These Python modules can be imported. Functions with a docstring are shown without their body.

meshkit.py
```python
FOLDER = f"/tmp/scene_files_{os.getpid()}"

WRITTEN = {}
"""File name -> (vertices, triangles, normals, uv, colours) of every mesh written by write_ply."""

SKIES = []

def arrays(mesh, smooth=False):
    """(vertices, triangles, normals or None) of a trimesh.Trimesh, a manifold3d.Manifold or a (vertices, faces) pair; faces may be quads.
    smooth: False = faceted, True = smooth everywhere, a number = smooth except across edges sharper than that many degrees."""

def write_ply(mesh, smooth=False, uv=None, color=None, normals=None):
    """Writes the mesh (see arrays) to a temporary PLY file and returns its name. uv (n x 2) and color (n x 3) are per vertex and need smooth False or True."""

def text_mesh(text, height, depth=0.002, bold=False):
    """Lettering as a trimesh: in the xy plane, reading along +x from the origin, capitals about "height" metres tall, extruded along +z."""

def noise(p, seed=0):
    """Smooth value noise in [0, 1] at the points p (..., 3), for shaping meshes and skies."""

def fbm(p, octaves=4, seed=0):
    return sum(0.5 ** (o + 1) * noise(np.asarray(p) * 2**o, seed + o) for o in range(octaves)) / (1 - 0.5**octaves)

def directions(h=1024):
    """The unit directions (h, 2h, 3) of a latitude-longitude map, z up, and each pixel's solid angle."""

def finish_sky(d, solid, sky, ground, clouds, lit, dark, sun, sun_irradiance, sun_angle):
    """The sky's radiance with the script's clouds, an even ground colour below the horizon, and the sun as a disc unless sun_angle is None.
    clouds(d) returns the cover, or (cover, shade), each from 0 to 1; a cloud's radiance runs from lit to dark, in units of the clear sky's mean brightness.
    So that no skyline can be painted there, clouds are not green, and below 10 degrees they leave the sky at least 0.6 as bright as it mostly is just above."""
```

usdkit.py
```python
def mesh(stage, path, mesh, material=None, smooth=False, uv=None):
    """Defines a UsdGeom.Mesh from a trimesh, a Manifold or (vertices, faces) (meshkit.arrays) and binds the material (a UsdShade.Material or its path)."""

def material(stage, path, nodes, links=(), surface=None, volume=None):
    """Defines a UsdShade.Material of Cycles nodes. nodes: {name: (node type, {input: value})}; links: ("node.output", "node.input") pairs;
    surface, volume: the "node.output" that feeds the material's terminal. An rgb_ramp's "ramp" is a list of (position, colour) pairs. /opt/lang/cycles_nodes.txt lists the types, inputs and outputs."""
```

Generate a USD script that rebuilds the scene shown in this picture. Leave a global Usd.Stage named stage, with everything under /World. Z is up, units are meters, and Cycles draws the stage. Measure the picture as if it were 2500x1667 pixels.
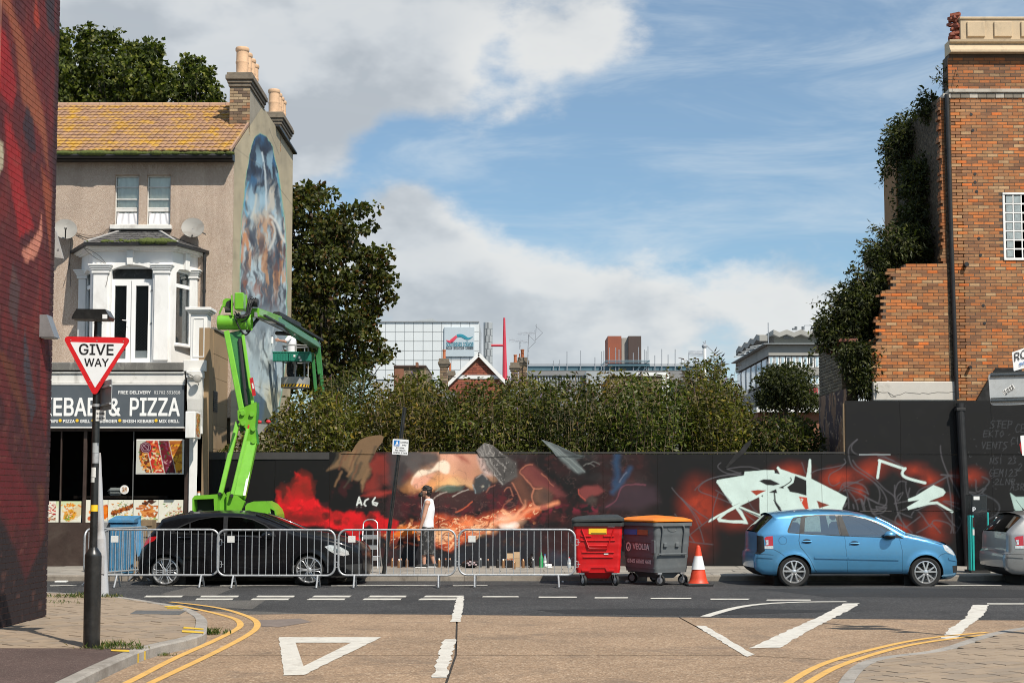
import math,random
import numpy as np,trimesh,shapely
from shapely.geometry import Polygon,LineString,box as sbox
from shapely.ops import unary_union
from shapely import affinity
import usdkit,meshkit
from meshkit import noise,fbm
from pxr import Usd,UsdGeom,UsdLux,UsdShade,Gf,Sdf,Vt
stage=Usd.Stage.CreateInMemory()
UsdGeom.SetStageUpAxis(stage,'Z'); UsdGeom.SetStageMetersPerUnit(stage,1.0)
world=UsdGeom.Xform.Define(stage,'/World'); stage.SetDefaultPrim(world.GetPrim())
UsdGeom.Scope.Define(stage,'/World/Looks')
# ------------------------------------------------------------------ camera, sun, sky
PITCH,FPX,PPX,HORIZON,EYE=math.radians(4.0),3476.0,1250.0,1205.4,1.7
PPY=HORIZON-FPX*math.tan(PITCH)
cam=UsdGeom.Camera.Define(stage,'/World/camera')
cam.CreateHorizontalApertureAttr(36.0); cam.CreateVerticalApertureAttr(36.0*682/1024)
cam.CreateFocalLengthAttr(FPX/2500*36.0)
cam.CreateVerticalApertureOffsetAttr((PPY-833.5)/2500*36.0)
cam.CreateClippingRangeAttr((0.1,20000.0))
cam.CreateExposureAttr(0.34)
_x=UsdGeom.Xformable(cam.GetPrim())
_x.AddTranslateOp().Set(Gf.Vec3d(0,0,EYE)); _x.AddRotateXOp().Set(90+math.degrees(PITCH))
SUN_AZ,SUN_EL=math.radians(35.0),math.radians(50.0)
SUN=np.array([math.sin(SUN_AZ)*math.cos(SUN_EL),-math.cos(SUN_AZ)*math.cos(SUN_EL),math.sin(SUN_EL)])
sun=UsdLux.DistantLight.Define(stage,'/World/sun')
sun.CreateIntensityAttr(1.15); sun.CreateNormalizeAttr(True); sun.CreateAngleAttr(0.53); sun.CreateColorAttr(Gf.Vec3f(1.0,0.93,0.82))
_x=UsdGeom.Xformable(sun.GetPrim())
_x.AddRotateZOp().Set(180+math.degrees(SUN_AZ)); _x.AddRotateXOp().Set(-(90-math.degrees(SUN_EL)))
_cp,_sp=math.cos(PITCH),math.sin(PITCH)
def ray(u,v):
 a,b=(u-PPX)/FPX,(PPY-v)/FPX
 return np.array([a,_cp-b*_sp,_sp+b*_cp])
def at(u,v,Y):
 d=ray(u,v); return np.array([0,0,EYE])+d*(Y/d[1])
def gz(u,v,z=0.0):
 d=ray(u,v); return np.array([0,0,EYE])+d*((z-EYE)/d[2])
def ax(u,v,X):
 d=ray(u,v); return np.array([0,0,EYE])+d*(X/d[0])
def proj(x,y,z):
 x,y,z=np.asarray(x,float),np.asarray(y,float),np.asarray(z,float)-EYE
 dep,up=y*_cp+z*_sp,-y*_sp+z*_cp
 return PPX+FPX*x/dep,PPY-FPX*up/dep
def D(*pts):
 r=[(u*2500/2352,v*2500/2352)for u,v in pts]
 return r[0]if len(r)==1 else r
def ZM(x0,y0,x1,w=2352):
 k=(x1-x0)/w
 def g(*pts):
  r=[(x0+k*u,y0+k*v)for u,v in pts]
  return r[0]if len(r)==1 else r
 return g
def skymat():
 N,L={},[]
 N['tc']=('texture_coordinate',{})
 N['sky']=('sky_texture',dict(sky_type='single_scattering',sun_disc=False,sun_elevation=SUN_EL,sun_rotation=math.atan2(SUN[0],SUN[1]),air_density=1.0,aerosol_density=0.9,ozone_density=1.6))
 def nz(name,loc,sc,scale,detail,rough,dist=0.0):
  N[name+'m']=('mapping',dict(location=loc,scale=sc)); L.append(('tc.generated',name+'m.vector'))
  N[name]=('noise_texture',dict(scale=scale,detail=detail,roughness=rough,distortion=dist)); L.append((name+'m.vector',name+'.vector'))
 Lc=SUN*0.035
 nz('n1',(3.1,1.7,0.4),(1,1,1.7),7.0,10.0,0.58)
 nz('n2',(3.1+Lc[0],1.7+Lc[1],0.4+0.055),(1,1,1.7),7.0,4.0,0.5)
 nz('w1',(0.2,5.0,1.0),(1.0,1.0,5.0),5.0,9.0,0.62,0.6)
 acc=None
 blobs=[(350,60,.19,.16),(800,100,.18,.15),(1250,130,.16,.16),(1530,90,.08,.10),(1190,135,.03,-.14),(780,330,.05,.14),(985,500,.035,.26),(960,620,.07,.16),(1250,620,.12,.13),(1560,650,.07,.16),(1830,640,.07,.17),(2000,620,.06,.15),(1980,760,.14,.11),(1620,800,.22,.12),(1150,760,.18,.11),(1400,950,.4,.035),(2100,120,.20,-.20),(1850,330,.14,-.14),(1450,440,.11,-.30),(2250,420,.12,-.14),(870,420,.06,-.22),(1700,430,.11,-.26),(1200,430,.09,-.30),(1000,400,.05,-.22),(350,200,.14,.16),(600,200,.10,.10)]
 for i,(u,v,r,w)in enumerate(blobs):
  d=ray(u,v); d=d/np.linalg.norm(d)
  N[f'd{i}']=('vector_math',dict(math_type='distance',vector2=tuple(d))); L.append(('tc.generated',f'd{i}.vector1'))
  N[f'r{i}']=('map_range',dict(range_type='smoothstep',from_min=0.0,from_max=r*1.25,to_min=w,to_max=0.0,clamp=True)); L.append((f'd{i}.value',f'r{i}.value'))
  N[f'a{i}']=('math',dict(math_type='add',value2=0.0)); L.append((f'r{i}.result',f'a{i}.value1'))
  if acc:L.append((acc,f'a{i}.value2'))
  acc=f'a{i}.value'
 N['dens']=('math',dict(math_type='add')); L+=[('n1.fac','dens.value1'),(acc,'dens.value2')]
 N['cov']=('map_range',dict(range_type='smoothstep',from_min=.53,from_max=.72,to_min=0,to_max=.92,clamp=True)); L.append(('dens.value','cov.value'))
 N['wr']=('map_range',dict(range_type='smoothstep',from_min=.40,from_max=.78,to_min=.16,to_max=.66,clamp=True)); L.append(('w1.fac','wr.value'))
 N['sx']=('separate_xyz',{}); L.append(('tc.generated','sx.vector'))
 N['hz']=('map_range',dict(range_type='smoothstep',from_min=0.0,from_max=.26,to_min=.45,to_max=0.0,clamp=True)); L.append(('sx.z','hz.value'))
 N['wm']=('math',dict(math_type='maximum')); L+=[('wr.result','wm.value1'),('hz.result','wm.value2')]
 N['mx0']=('mix',dict(color2=(6.2,7.0,7.6))); L+=[('wm.value','mx0.fac'),('skg.color','mx0.color1')]
 N['skg']=('mix',dict(mix_type='multiply',fac=1.0,color2=(.80,1.06,1.14))); L.append(('sky.color','skg.color1'))
 N['df']=('math',dict(math_type='subtract')); L+=[('n1.fac','df.value1'),('n2.fac','df.value2')]
 N['li']=('map_range',dict(range_type='smoothstep',from_min=-.17,from_max=.10,to_min=.12,to_max=1,clamp=True)); L.append(('df.value','li.value'))
 N['thick']=('map_range',dict(range_type='linear',from_min=.60,from_max=1.0,to_min=0,to_max=.38,clamp=True)); L.append(('dens.value','thick.value'))
 N['lf']=('math',dict(math_type='subtract',use_clamp=True)); L+=[('li.result','lf.value1'),('thick.result','lf.value2')]
 N['ccol']=('rgb_ramp',dict(ramp=[(0,(4.5,4.85,5.2)),(.5,(5.9,6.2,6.45)),(1,(7.9,7.9,7.7))])); L.append(('lf.value','ccol.fac'))
 N['mx']=('mix',{}); L+=[('cov.result','mx.fac'),('mx0.color','mx.color1'),('ccol.color','mx.color2')]
 N['bg']=('background_shader',dict(strength=0.085)); L.append(('mx.color','bg.color'))
 return usdkit.material(stage,'/World/Looks/sky',N,L,surface='bg.background')
dome=UsdLux.DomeLight.Define(stage,'/World/sky')
UsdShade.MaterialBindingAPI.Apply(dome.GetPrim()).Bind(skymat())
dome.GetPrim().SetCustomDataByKey('kind','structure')
# ------------------------------------------------------------------ materials
def lin(c):
 c=np.asarray(c,float)/255.0
 return tuple(np.where(c<=0.04045,c/12.92,((c+0.055)/1.055)**2.4))
MATS={}
def mat(name,col,rough=0.6,var=0.15,scale=5.0,fine=60.0,bump=0.0,bdist=0.004,metal=0.0,coat=0.0,spec=0.5,dirt=None,dirtamt=0.35,dscale=2.0,dlo=.48,trans=0.0,sheen=0.0,emit=None,estr=0.0,stretch=(1,1,1)):
 """A coloured surface with mottling, fine grain and patchy dirt, all in the place's own coordinates."""
 N={'g':('geometry',{}),'mp':('mapping',dict(scale=stretch)),'n':('noise_texture',dict(scale=scale,detail=5.0,roughness=.6)),'f':('noise_texture',dict(scale=fine,detail=3.0,roughness=.6))}
 L=[('g.position','mp.vector'),('mp.vector','n.vector'),('g.position','f.vector')]
 c=np.asarray(col,float)
 N['r']=('rgb_ramp',dict(ramp=[(.25,tuple(c*(1-var))),(.75,tuple(np.minimum(c*(1+var),1)))])); L.append(('n.fac','r.fac'))
 N['fr']=('rgb_ramp',dict(ramp=[(.3,(1-var*.8,)*3),(.7,(1+var*.5,)*3)])); L.append(('f.fac','fr.fac'))
 N['m']=('mix',dict(mix_type='multiply',fac=1.0)); L+=[('r.color','m.color1'),('fr.color','m.color2')]
 out='m.color'
 if dirt is not None:
  N['dn']=('noise_texture',dict(scale=dscale,detail=8.0,roughness=.68,distortion=.5)); L.append(('mp.vector','dn.vector'))
  N['dr']=('map_range',dict(range_type='smoothstep',from_min=dlo,from_max=dlo+.24,to_min=0,to_max=dirtamt,clamp=True)); L.append(('dn.fac','dr.value'))
  N['dm']=('mix',dict(color2=tuple(dirt))); L+=[('dr.result','dm.fac'),(out,'dm.color1')]; out='dm.color'
 N['p']=('principled_bsdf',dict(roughness=rough,metallic=metal,coat_weight=coat,specular_ior_level=spec,transmission_weight=trans,sheen_weight=sheen))
 if emit is not None:N['p'][1].update(emission_color=tuple(emit),emission_strength=estr)
 N['rr']=('map_range',dict(from_min=.2,from_max=.8,to_min=max(rough-.1,.02),to_max=min(rough+.1,1))); L+=[('n.fac','rr.value'),('rr.result','p.roughness')]
 L.append((out,'p.base_color'))
 if bump>0:
  N['b']=('bump',dict(strength=bump,distance=bdist)); L+=[('f.fac','b.height'),('b.normal','p.normal')]
 MATS[name]=usdkit.material(stage,'/World/Looks/'+name,N,L,surface='p.BSDF')
 return MATS[name]
def paintmat(name,rough=0.6,var=0.12,scale=4.0,fine=70.0,bump=0.2,bdist=0.003,coat=0.0,trans=None,spec=0.5):
 """A surface whose own painted colour lies on its vertices, with grain over it."""
 N={'g':('geometry',{}),'a':('attribute',dict(attribute='paint')),'n':('noise_texture',dict(scale=scale,detail=5.0)),'f':('noise_texture',dict(scale=fine,detail=3.0))}
 L=[('g.position','n.vector'),('g.position','f.vector')]
 N['r']=('rgb_ramp',dict(ramp=[(.25,(1-var,)*3),(.75,(1+var,)*3)])); L.append(('n.fac','r.fac'))
 N['fr']=('rgb_ramp',dict(ramp=[(.3,(1-var,)*3),(.7,(1+var*.6,)*3)])); L.append(('f.fac','fr.fac'))
 N['m1']=('mix',dict(mix_type='multiply',fac=1.0)); L+=[('a.color','m1.color1'),('r.color','m1.color2')]
 N['m2']=('mix',dict(mix_type='multiply',fac=1.0)); L+=[('m1.color','m2.color1'),('fr.color','m2.color2')]
 N['p']=('principled_bsdf',dict(roughness=rough,coat_weight=coat,specular_ior_level=spec)); L.append(('m2.color','p.base_color'))
 if bump:N['b']=('bump',dict(strength=bump,distance=bdist)); L+=[('f.fac','b.height'),('b.normal','p.normal')]
 surf='p.BSDF'
 if trans:
  N['t']=('translucent_bsdf',{}); N['tm']=('mix',dict(mix_type='multiply',fac=1.0,color2=(1.3,1.5,.5))); L+=[('m2.color','tm.color1'),('tm.color','t.color')]
  N['x']=('mix_closure',dict(fac=trans)); L+=[('p.BSDF','x.closure1'),('t.BSDF','x.closure2')]; surf='x.closure'
 MATS[name]=usdkit.material(stage,'/World/Looks/'+name,N,L,surface=surf)
 return MATS[name]
def glassmat(name,tint=(.8,.85,.85),ior=1.5,gain=1.0,rough=0.0):
 N={'t':('transparent_bsdf',dict(color=tint)),'gl':('glossy_bsdf',dict(color=(1,1,1),roughness=rough)),'fr':('fresnel',dict(IOR=ior)),'k':('math',dict(math_type='multiply',value2=gain,use_clamp=True)),'x':('mix_closure',{})}
 MATS[name]=usdkit.material(stage,'/World/Looks/'+name,N,[('fr.fac','k.value1'),('k.value','x.fac'),('t.BSDF','x.closure1'),('gl.BSDF','x.closure2')],surface='x.closure')
 return MATS[name]
# ------------------------------------------------------------------ scene tree
TAKEN,ORG={},{}
def numbered(parent,name):
 k=(parent,name); n=TAKEN.get(k,-1)+1; TAKEN[k]=n
 return f'{parent}/{name}'+(f'_{n:03d}' if n else '')
def tagp(p,label=None,cat=None,group=None,kind=None):
 for k,v in(('label',label),('category',cat),('group',group),('kind',kind)):
  if v:p.SetCustomDataByKey(k,v)
def thing(name,label=None,cat=None,loc=(0,0,0),rz=0.0,group=None,kind=None):
 path=numbered('/World',name)
 x=UsdGeom.Xform.Define(stage,path); x.AddTranslateOp().Set(Gf.Vec3d(*map(float,loc)))
 if rz:x.AddRotateZOp().Set(math.degrees(rz))
 tagp(x.GetPrim(),label,cat,group,kind)
 ORG[path]=(np.array(loc,float),rz)
 return path
def copy_of(src,loc,rz=0.0,label=None,group=None):
 name=src.rsplit('/',1)[1]
 import re
 name=re.sub(r'_\d{3}$','',name)
 path=numbered('/World',name)
 x=UsdGeom.Xform.Define(stage,path); x.AddTranslateOp().Set(Gf.Vec3d(*map(float,loc)))
 if rz:x.AddRotateZOp().Set(math.degrees(rz))
 x.GetPrim().GetReferences().AddInternalReference(src); x.GetPrim().SetInstanceable(True)
 was=stage.GetPrimAtPath(src).GetCustomData()
 tagp(x.GetPrim(),label or was.get('label'),was.get('category'),group or was.get('group'))
 return path
def top_of(path):
 return '/'.join(path.split('/')[:3])
def put(path,V,F,m,col=None,smooth=False,N=None,world=True):
 """One Mesh prim. V in world coordinates unless world=False (then in the thing's own)."""
 V=np.asarray(V,float)
 if world and top_of(path)in ORG:
  o,rz=ORG[top_of(path)]; V=V-o
  if rz:
   c,s=math.cos(-rz),math.sin(-rz); R=np.array([[c,-s,0],[s,c,0],[0,0,1]]); V=V@R.T
   if N is not None:N=N@R.T
 F=np.asarray(F,np.int32)
 if smooth is not False and N is None and col is None:
  me=usdkit.mesh(stage,path,(V,F),MATS[m]if isinstance(m,str)else m,smooth=smooth)
 else:
  if smooth is True and N is None:
   _,_,N=meshkit.arrays((V,F),True)
  me=UsdGeom.Mesh.Define(stage,path)
  me.CreatePointsAttr(Vt.Vec3fArray.FromNumpy(V.astype(np.float32)))
  me.CreateFaceVertexCountsAttr(Vt.IntArray.FromNumpy(np.full(len(F),3,np.int32)))
  me.CreateFaceVertexIndicesAttr(Vt.IntArray.FromNumpy(F.ravel()))
  me.CreateSubdivisionSchemeAttr('none')
  if N is not None:
   me.CreateNormalsAttr(Vt.Vec3fArray.FromNumpy(np.asarray(N,np.float32))); me.SetNormalsInterpolation('vertex')
  UsdShade.MaterialBindingAPI.Apply(me.GetPrim()).Bind(MATS[m]if isinstance(m,str)else m)
 if col is not None:
  c=np.asarray(col,np.float32)
  c=np.broadcast_to(c,(len(V),3))if c.ndim==1 else c
  UsdGeom.PrimvarsAPI(me).CreatePrimvar('paint',Sdf.ValueTypeNames.Color3fArray,'vertex').Set(Vt.Vec3fArray.FromNumpy(np.ascontiguousarray(c)))
 return path
def unit(a):
 a=np.asarray(a,float); return a/(np.linalg.norm(a)+1e-12)
_BOX=np.array([[x,y,z]for x in(-1,1)for y in(-1,1)for z in(-1,1)],float)*.5
_BF=np.array([[0,1,3],[0,3,2],[4,6,7],[4,7,5],[0,4,5],[0,5,1],[2,3,7],[2,7,6],[0,2,6],[0,6,4],[1,5,7],[1,7,3]])
def _cham():
 from itertools import product
 pts=[]
 for s in product((-1,1),repeat=3):
  for k in range(3):pts.append((s,k))
 return pts
_CH=_cham()
_chF=None
def chamfer_box(size,b):
 """24-vertex box with bevelled edges, hull of its points."""
 global _chF
 h=np.asarray(size,float)/2; b=min(b,h.min()*.9)
 V=np.array([[s[j]*(h[j]if j==k else h[j]-b)for j in range(3)]for s,k in _CH])
 if _chF is None:
  hull=trimesh.Trimesh(np.array([[s[j]*(1 if j==k else .8)for j in range(3)]for s,k in _CH])).convex_hull
  ref=np.array([[s[j]*(1 if j==k else .8)for j in range(3)]for s,k in _CH])
  idx=[int(np.argmin(((ref-v)**2).sum(1)))for v in hull.vertices]
  _chF=np.array(idx)[hull.faces]
 return V,_chF
def frame(d,up=(0,0,1)):
 d=unit(d); up=np.asarray(up,float)
 if abs(np.dot(d,up))>.98*np.linalg.norm(up):up=np.array([1.0,0,0])if abs(d[0])<.9 else np.array([0,1.0,0])
 a=unit(np.cross(up,d)); return a,np.cross(d,a),d
class MB:
 def __init__(s):s.v,s.f,s.c,s.n=[],[],[],0
 def add(s,V,F,col=None):
  V=np.asarray(V,float); s.v.append(V); s.f.append(np.asarray(F,int)+s.n); s.n+=len(V)
  if col is not None:s.c.append(np.broadcast_to(np.asarray(col,float),(len(V),3)))
  return s
 def box(s,c,size,b=0.0,rz=0.0,R=None,col=None):
  V,F=chamfer_box(size,b)if b>0 else(_BOX*np.asarray(size,float),_BF)
  if rz:k,q=math.cos(rz),math.sin(rz); R=np.array([[k,-q,0],[q,k,0],[0,0,1]])
  if R is not None:V=V@np.asarray(R).T
  return s.add(V+np.asarray(c,float),F,col)
 def bb(s,lo,hi,b=0.0,col=None):
  lo,hi=np.minimum(lo,hi),np.maximum(lo,hi); return s.box((lo+hi)/2,hi-lo,b,col=col)
 def bar(s,p,q,w,h,b=0.0,up=(0,0,1),col=None):
  p,q=np.asarray(p,float),np.asarray(q,float); a,u,d=frame(q-p,up)
  V,F=chamfer_box((w,h,np.linalg.norm(q-p)),b)if b>0 else(_BOX*np.array([w,h,np.linalg.norm(q-p)]),_BF)
  return s.add(V@np.array([a,u,d])+(p+q)/2,F,col)
 def cone(s,p,q,r0,r1,n=12,caps=True,col=None):
  p,q=np.asarray(p,float),np.asarray(q,float); a,u,d=frame(q-p)
  t=np.arange(n)*2*np.pi/n; ring=np.cos(t)[:,None]*a+np.sin(t)[:,None]*u
  V=np.vstack([p+ring*r0,q+ring*r1,[p],[q]]); i=np.arange(n); j=(i+1)%n
  F=[np.stack([i,j,j+n],1),np.stack([i,j+n,i+n],1)]
  if caps:F+=[np.stack([j,i,np.full(n,2*n)],1),np.stack([i+n,j+n,np.full(n,2*n+1)],1)]
  return s.add(V,np.vstack(F),col)
 def cyl(s,p,q,r,n=12,caps=True,col=None):return s.cone(p,q,r,r,n,caps,col)
 def tube(s,P,r,n=8,closed=False,col=None):
  P=np.asarray(P,float); m=len(P); r=np.broadcast_to(r,(m,))
  T=np.gradient(P,axis=0)if not closed else np.roll(P,-1,0)-np.roll(P,1,0)
  T/=np.linalg.norm(T,axis=1,keepdims=True)+1e-12
  a,_,_=frame(T[0]); A=[]
  for k in range(m):
   a=a-T[k]*np.dot(a,T[k]); a=unit(a); A.append(a)
  A=np.array(A); B=np.cross(T,A); t=np.arange(n)*2*np.pi/n
  V=P[:,None]+r[:,None,None]*(np.cos(t)[None,:,None]*A[:,None]+np.sin(t)[None,:,None]*B[:,None])
  i,j=np.meshgrid(np.arange(m if closed else m-1),np.arange(n),indexing='ij'); i2=(i+1)%m; j2=(j+1)%n
  F=np.concatenate([np.stack([i*n+j,i*n+j2,i2*n+j2],-1).reshape(-1,3),np.stack([i*n+j,i2*n+j2,i2*n+j],-1).reshape(-1,3)])
  V=V.reshape(-1,3)
  if not closed:
   V=np.vstack([V,[P[0],P[-1]]]); k=np.arange(n); k2=(k+1)%n
   F=np.vstack([F,np.stack([k2,k,np.full(n,m*n)],1),np.stack([(m-1)*n+k,(m-1)*n+k2,np.full(n,m*n+1)],1)])
  return s.add(V,F,col)
 def prism(s,poly,origin,ex,ey,depth,col=None):
  """A 2-D polygon (list or shapely) in the plane origin + x ex + y ey, pushed depth along ex x ey."""
  g=poly if hasattr(poly,'geom_type')else Polygon(poly)
  if not g.is_valid:g=g.buffer(0)
  for q in getattr(g,'geoms',[g]):
   if q.area<1e-9:continue
   m=trimesh.creation.extrude_polygon(q,abs(depth),engine='earcut')
   ex_,ey_=np.asarray(ex,float),np.asarray(ey,float); ez=unit(np.cross(ex_,ey_))*(1 if depth>=0 else-1)
   V=np.asarray(origin,float)+m.vertices[:,:1]*ex_+m.vertices[:,1:2]*ey_+m.vertices[:,2:]*ez
   s.add(V,m.faces if depth>=0 else m.faces[:,::-1],col)
  return s
 def lathe(s,prof,c=(0,0,0),n=24,axis=(0,0,1),col=None):
  prof=np.asarray(prof,float); a,u,d=frame(axis); t=np.arange(n)*2*np.pi/n; m=len(prof)
  ring=np.cos(t)[:,None]*a+np.sin(t)[:,None]*u
  V=(prof[:,0,None,None]*ring[None]+prof[:,1,None,None]*d).reshape(-1,3)+np.asarray(c,float)
  i,j=np.meshgrid(np.arange(m-1),np.arange(n),indexing='ij'); j2=(j+1)%n
  F=np.concatenate([np.stack([i*n+j,i*n+j2,(i+1)*n+j2],-1).reshape(-1,3),np.stack([i*n+j,(i+1)*n+j2,(i+1)*n+j],-1).reshape(-1,3)])
  return s.add(V,F,col)
 def tm(s,m,T=None,col=None):
  V=np.asarray(m.vertices); V=trimesh.transform_points(V,T)if T is not None else V
  return s.add(V,m.faces,col)
 def text(s,txt,h,origin,ex,ey,depth=.004,bold=False,width=None,center=False):
  m=meshkit.text_mesh(txt,h,depth,bold); V=np.array(m.vertices); w=V[:,0].max()
  if width:V[:,0]*=width/w; w=width
  if center:V[:,0]-=w/2
  ex,ey=unit(ex),unit(ey); ez=np.cross(ex,ey)
  return s.add(np.asarray(origin,float)+V[:,:1]*ex+V[:,1:2]*ey+V[:,2:]*ez,m.faces)
 def ball(s,c,r,sub=2,col=None):
  m=trimesh.creation.icosphere(sub); return s.add(m.vertices*np.asarray(r,float)+np.asarray(c,float),m.faces,col)
 def arr(s):return np.vstack(s.v),np.vstack(s.f)
 def build(s,name,m,parent=None,smooth=False,world=True,label=None,cat=None,group=None,kind=None):
  V,F=s.arr(); path=numbered(parent or '/World',name)
  put(path,V,F,m,np.vstack(s.c)if s.c else None,smooth,world=world)
  tagp(stage.GetPrimAtPath(path),label,cat,group,kind)
  return path
def flat(pts,z,name,m,parent=None,th=0.0,**k):
 """A flat piece (polygon of ground points) whose top is at z."""
 g=pts if hasattr(pts,'geom_type')else Polygon([(p[0],p[1])for p in pts])
 b=MB().prism(g,(0,0,z-th),(1,0,0),(0,1,0),th)if th>0 else None
 if b is None:
  b=MB()
  for q in getattr(g,'geoms',[g]):
   V,F=trimesh.creation.triangulate_polygon(q,engine='earcut')
   F=np.array([f if np.cross(V[f[1]]-V[f[0]],V[f[2]]-V[f[0]])>0 else f[::-1]for f in F])
   b.add(np.c_[V,np.full(len(V),z)],F)
 return b.build(name,m,parent,**k)
def G(pts,z=0.0):return[tuple(gz(u,v,z)[:2])for u,v in pts]
def spline(P,n=40,closed=False):
 from scipy.interpolate import CubicSpline
 P=np.asarray(P,float)
 if closed:P=np.vstack([P,P[:1]])
 t=np.r_[0,np.cumsum(np.linalg.norm(np.diff(P,axis=0),axis=1)**.5)]
 return CubicSpline(t,P,bc_type='periodic' if closed else 'natural')(np.linspace(0,t[-1],n))[:(-1 if closed else None)]
# -------------- painting with functions over points (x right, y down, in the picture's units of the flat thing painted)
def inpoly(P,poly):
 x,y=P[:,0],P[:,1]; inside=np.zeros(len(P),bool); q=np.asarray(poly,float); b=np.roll(q,-1,0)
 for(x0,y0),(x1,y1)in zip(q,b):
  if y0==y1:continue
  inside^=((y0>y)!=(y1>y))&(x<(x1-x0)*(y-y0)/(y1-y0)+x0)
 return inside
def dline(P,line,closed=False):
 q=np.asarray(line,float); d=np.full(len(P),1e9)
 for a,b in zip(q if closed else q[:-1],np.roll(q,-1,0)if closed else q[1:]):
  ab=b-a; t=np.clip(((P-a)@ab)/(ab@ab+1e-9),0,1); d=np.minimum(d,np.linalg.norm(P-a-t[:,None]*ab,axis=1))
 return d
def sstep(a,b,x):
 t=np.clip((x-a)/(b-a),0,1); return t*t*(3-2*t)
class Canvas:
 def __init__(s,P,base):
  s.P=np.asarray(P,float); s.C=np.tile(np.asarray(lin(base)),(len(s.P),1)); s.W,s.k=s.P,1.0
 def warp(s,amt,scale,seed=0):
  p=np.c_[s.P/scale,np.zeros(len(s.P))]
  s.W=s.P+amt*2*np.c_[fbm(p,4,seed)-.5,fbm(p+31.7,4,seed+9)-.5]; return s
 def mixin(s,a,col):
  a=np.clip(a,0,1)[:,None]; col=np.asarray(col,float); s.C=s.C*(1-a)+a*col
 def poly(s,pts,col,soft=1.0,op=1.0,smooth=False):
  pts=spline(pts,80,True)if smooth else np.asarray(pts,float); soft=soft*s.k
  lo,hi=pts.min(0)-soft-2,pts.max(0)+soft+2
  k=np.where(((s.W>lo)&(s.W<hi)).all(1))[0]
  if not len(k):return
  w=s.W[k]; d=dline(w,pts,True)*np.where(inpoly(w,pts),1,-1)
  a=np.zeros(len(s.P)); a[k]=sstep(-soft,soft,d)*op
  s.mixin(a,lin(col)if np.ndim(col)==1 else col)
 def stroke(s,pts,col,w=3,soft=1.0,op=1.0,curve=False):
  pts=spline(pts,40)if curve else np.asarray(pts,float)
  lo,hi=pts.min(0)-w-soft,pts.max(0)+w+soft
  k=np.where(((s.W>lo)&(s.W<hi)).all(1))[0]
  if not len(k):return
  a=np.zeros(len(s.P)); a[k]=(1-sstep(w/2-soft,w/2+soft,dline(s.W[k],pts)))*op
  s.mixin(a,lin(col))
 def glow(s,c,r,col,op=1.0,pw=1.0):
  r=np.broadcast_to(r,(2,)).astype(float); d=np.linalg.norm((s.W-np.asarray(c,float))/r,axis=1)
  s.mixin(np.clip(1-d,0,1)**pw*op,lin(col))
 def veins(s,scale,w,col,op=1.0,seed=0,mask=None,stretch=(1,1)):
  n=fbm(np.c_[s.W/scale*np.asarray(stretch),np.full(len(s.P),seed*5.1)],5,seed); a=(1-sstep(0,w,np.abs(n-.5)))*op
  s.mixin(a if mask is None else a*mask,lin(col))
 def noisec(s,scale,lo,hi,col,op=1.0,seed=0,mask=None,stretch=(1,1),oct=5):
  a=sstep(lo,hi,fbm(np.c_[s.W/scale*np.asarray(stretch),np.full(len(s.P),seed*7.3)],oct,seed))*op
  s.mixin(a if mask is None else a*mask,lin(col))
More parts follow.
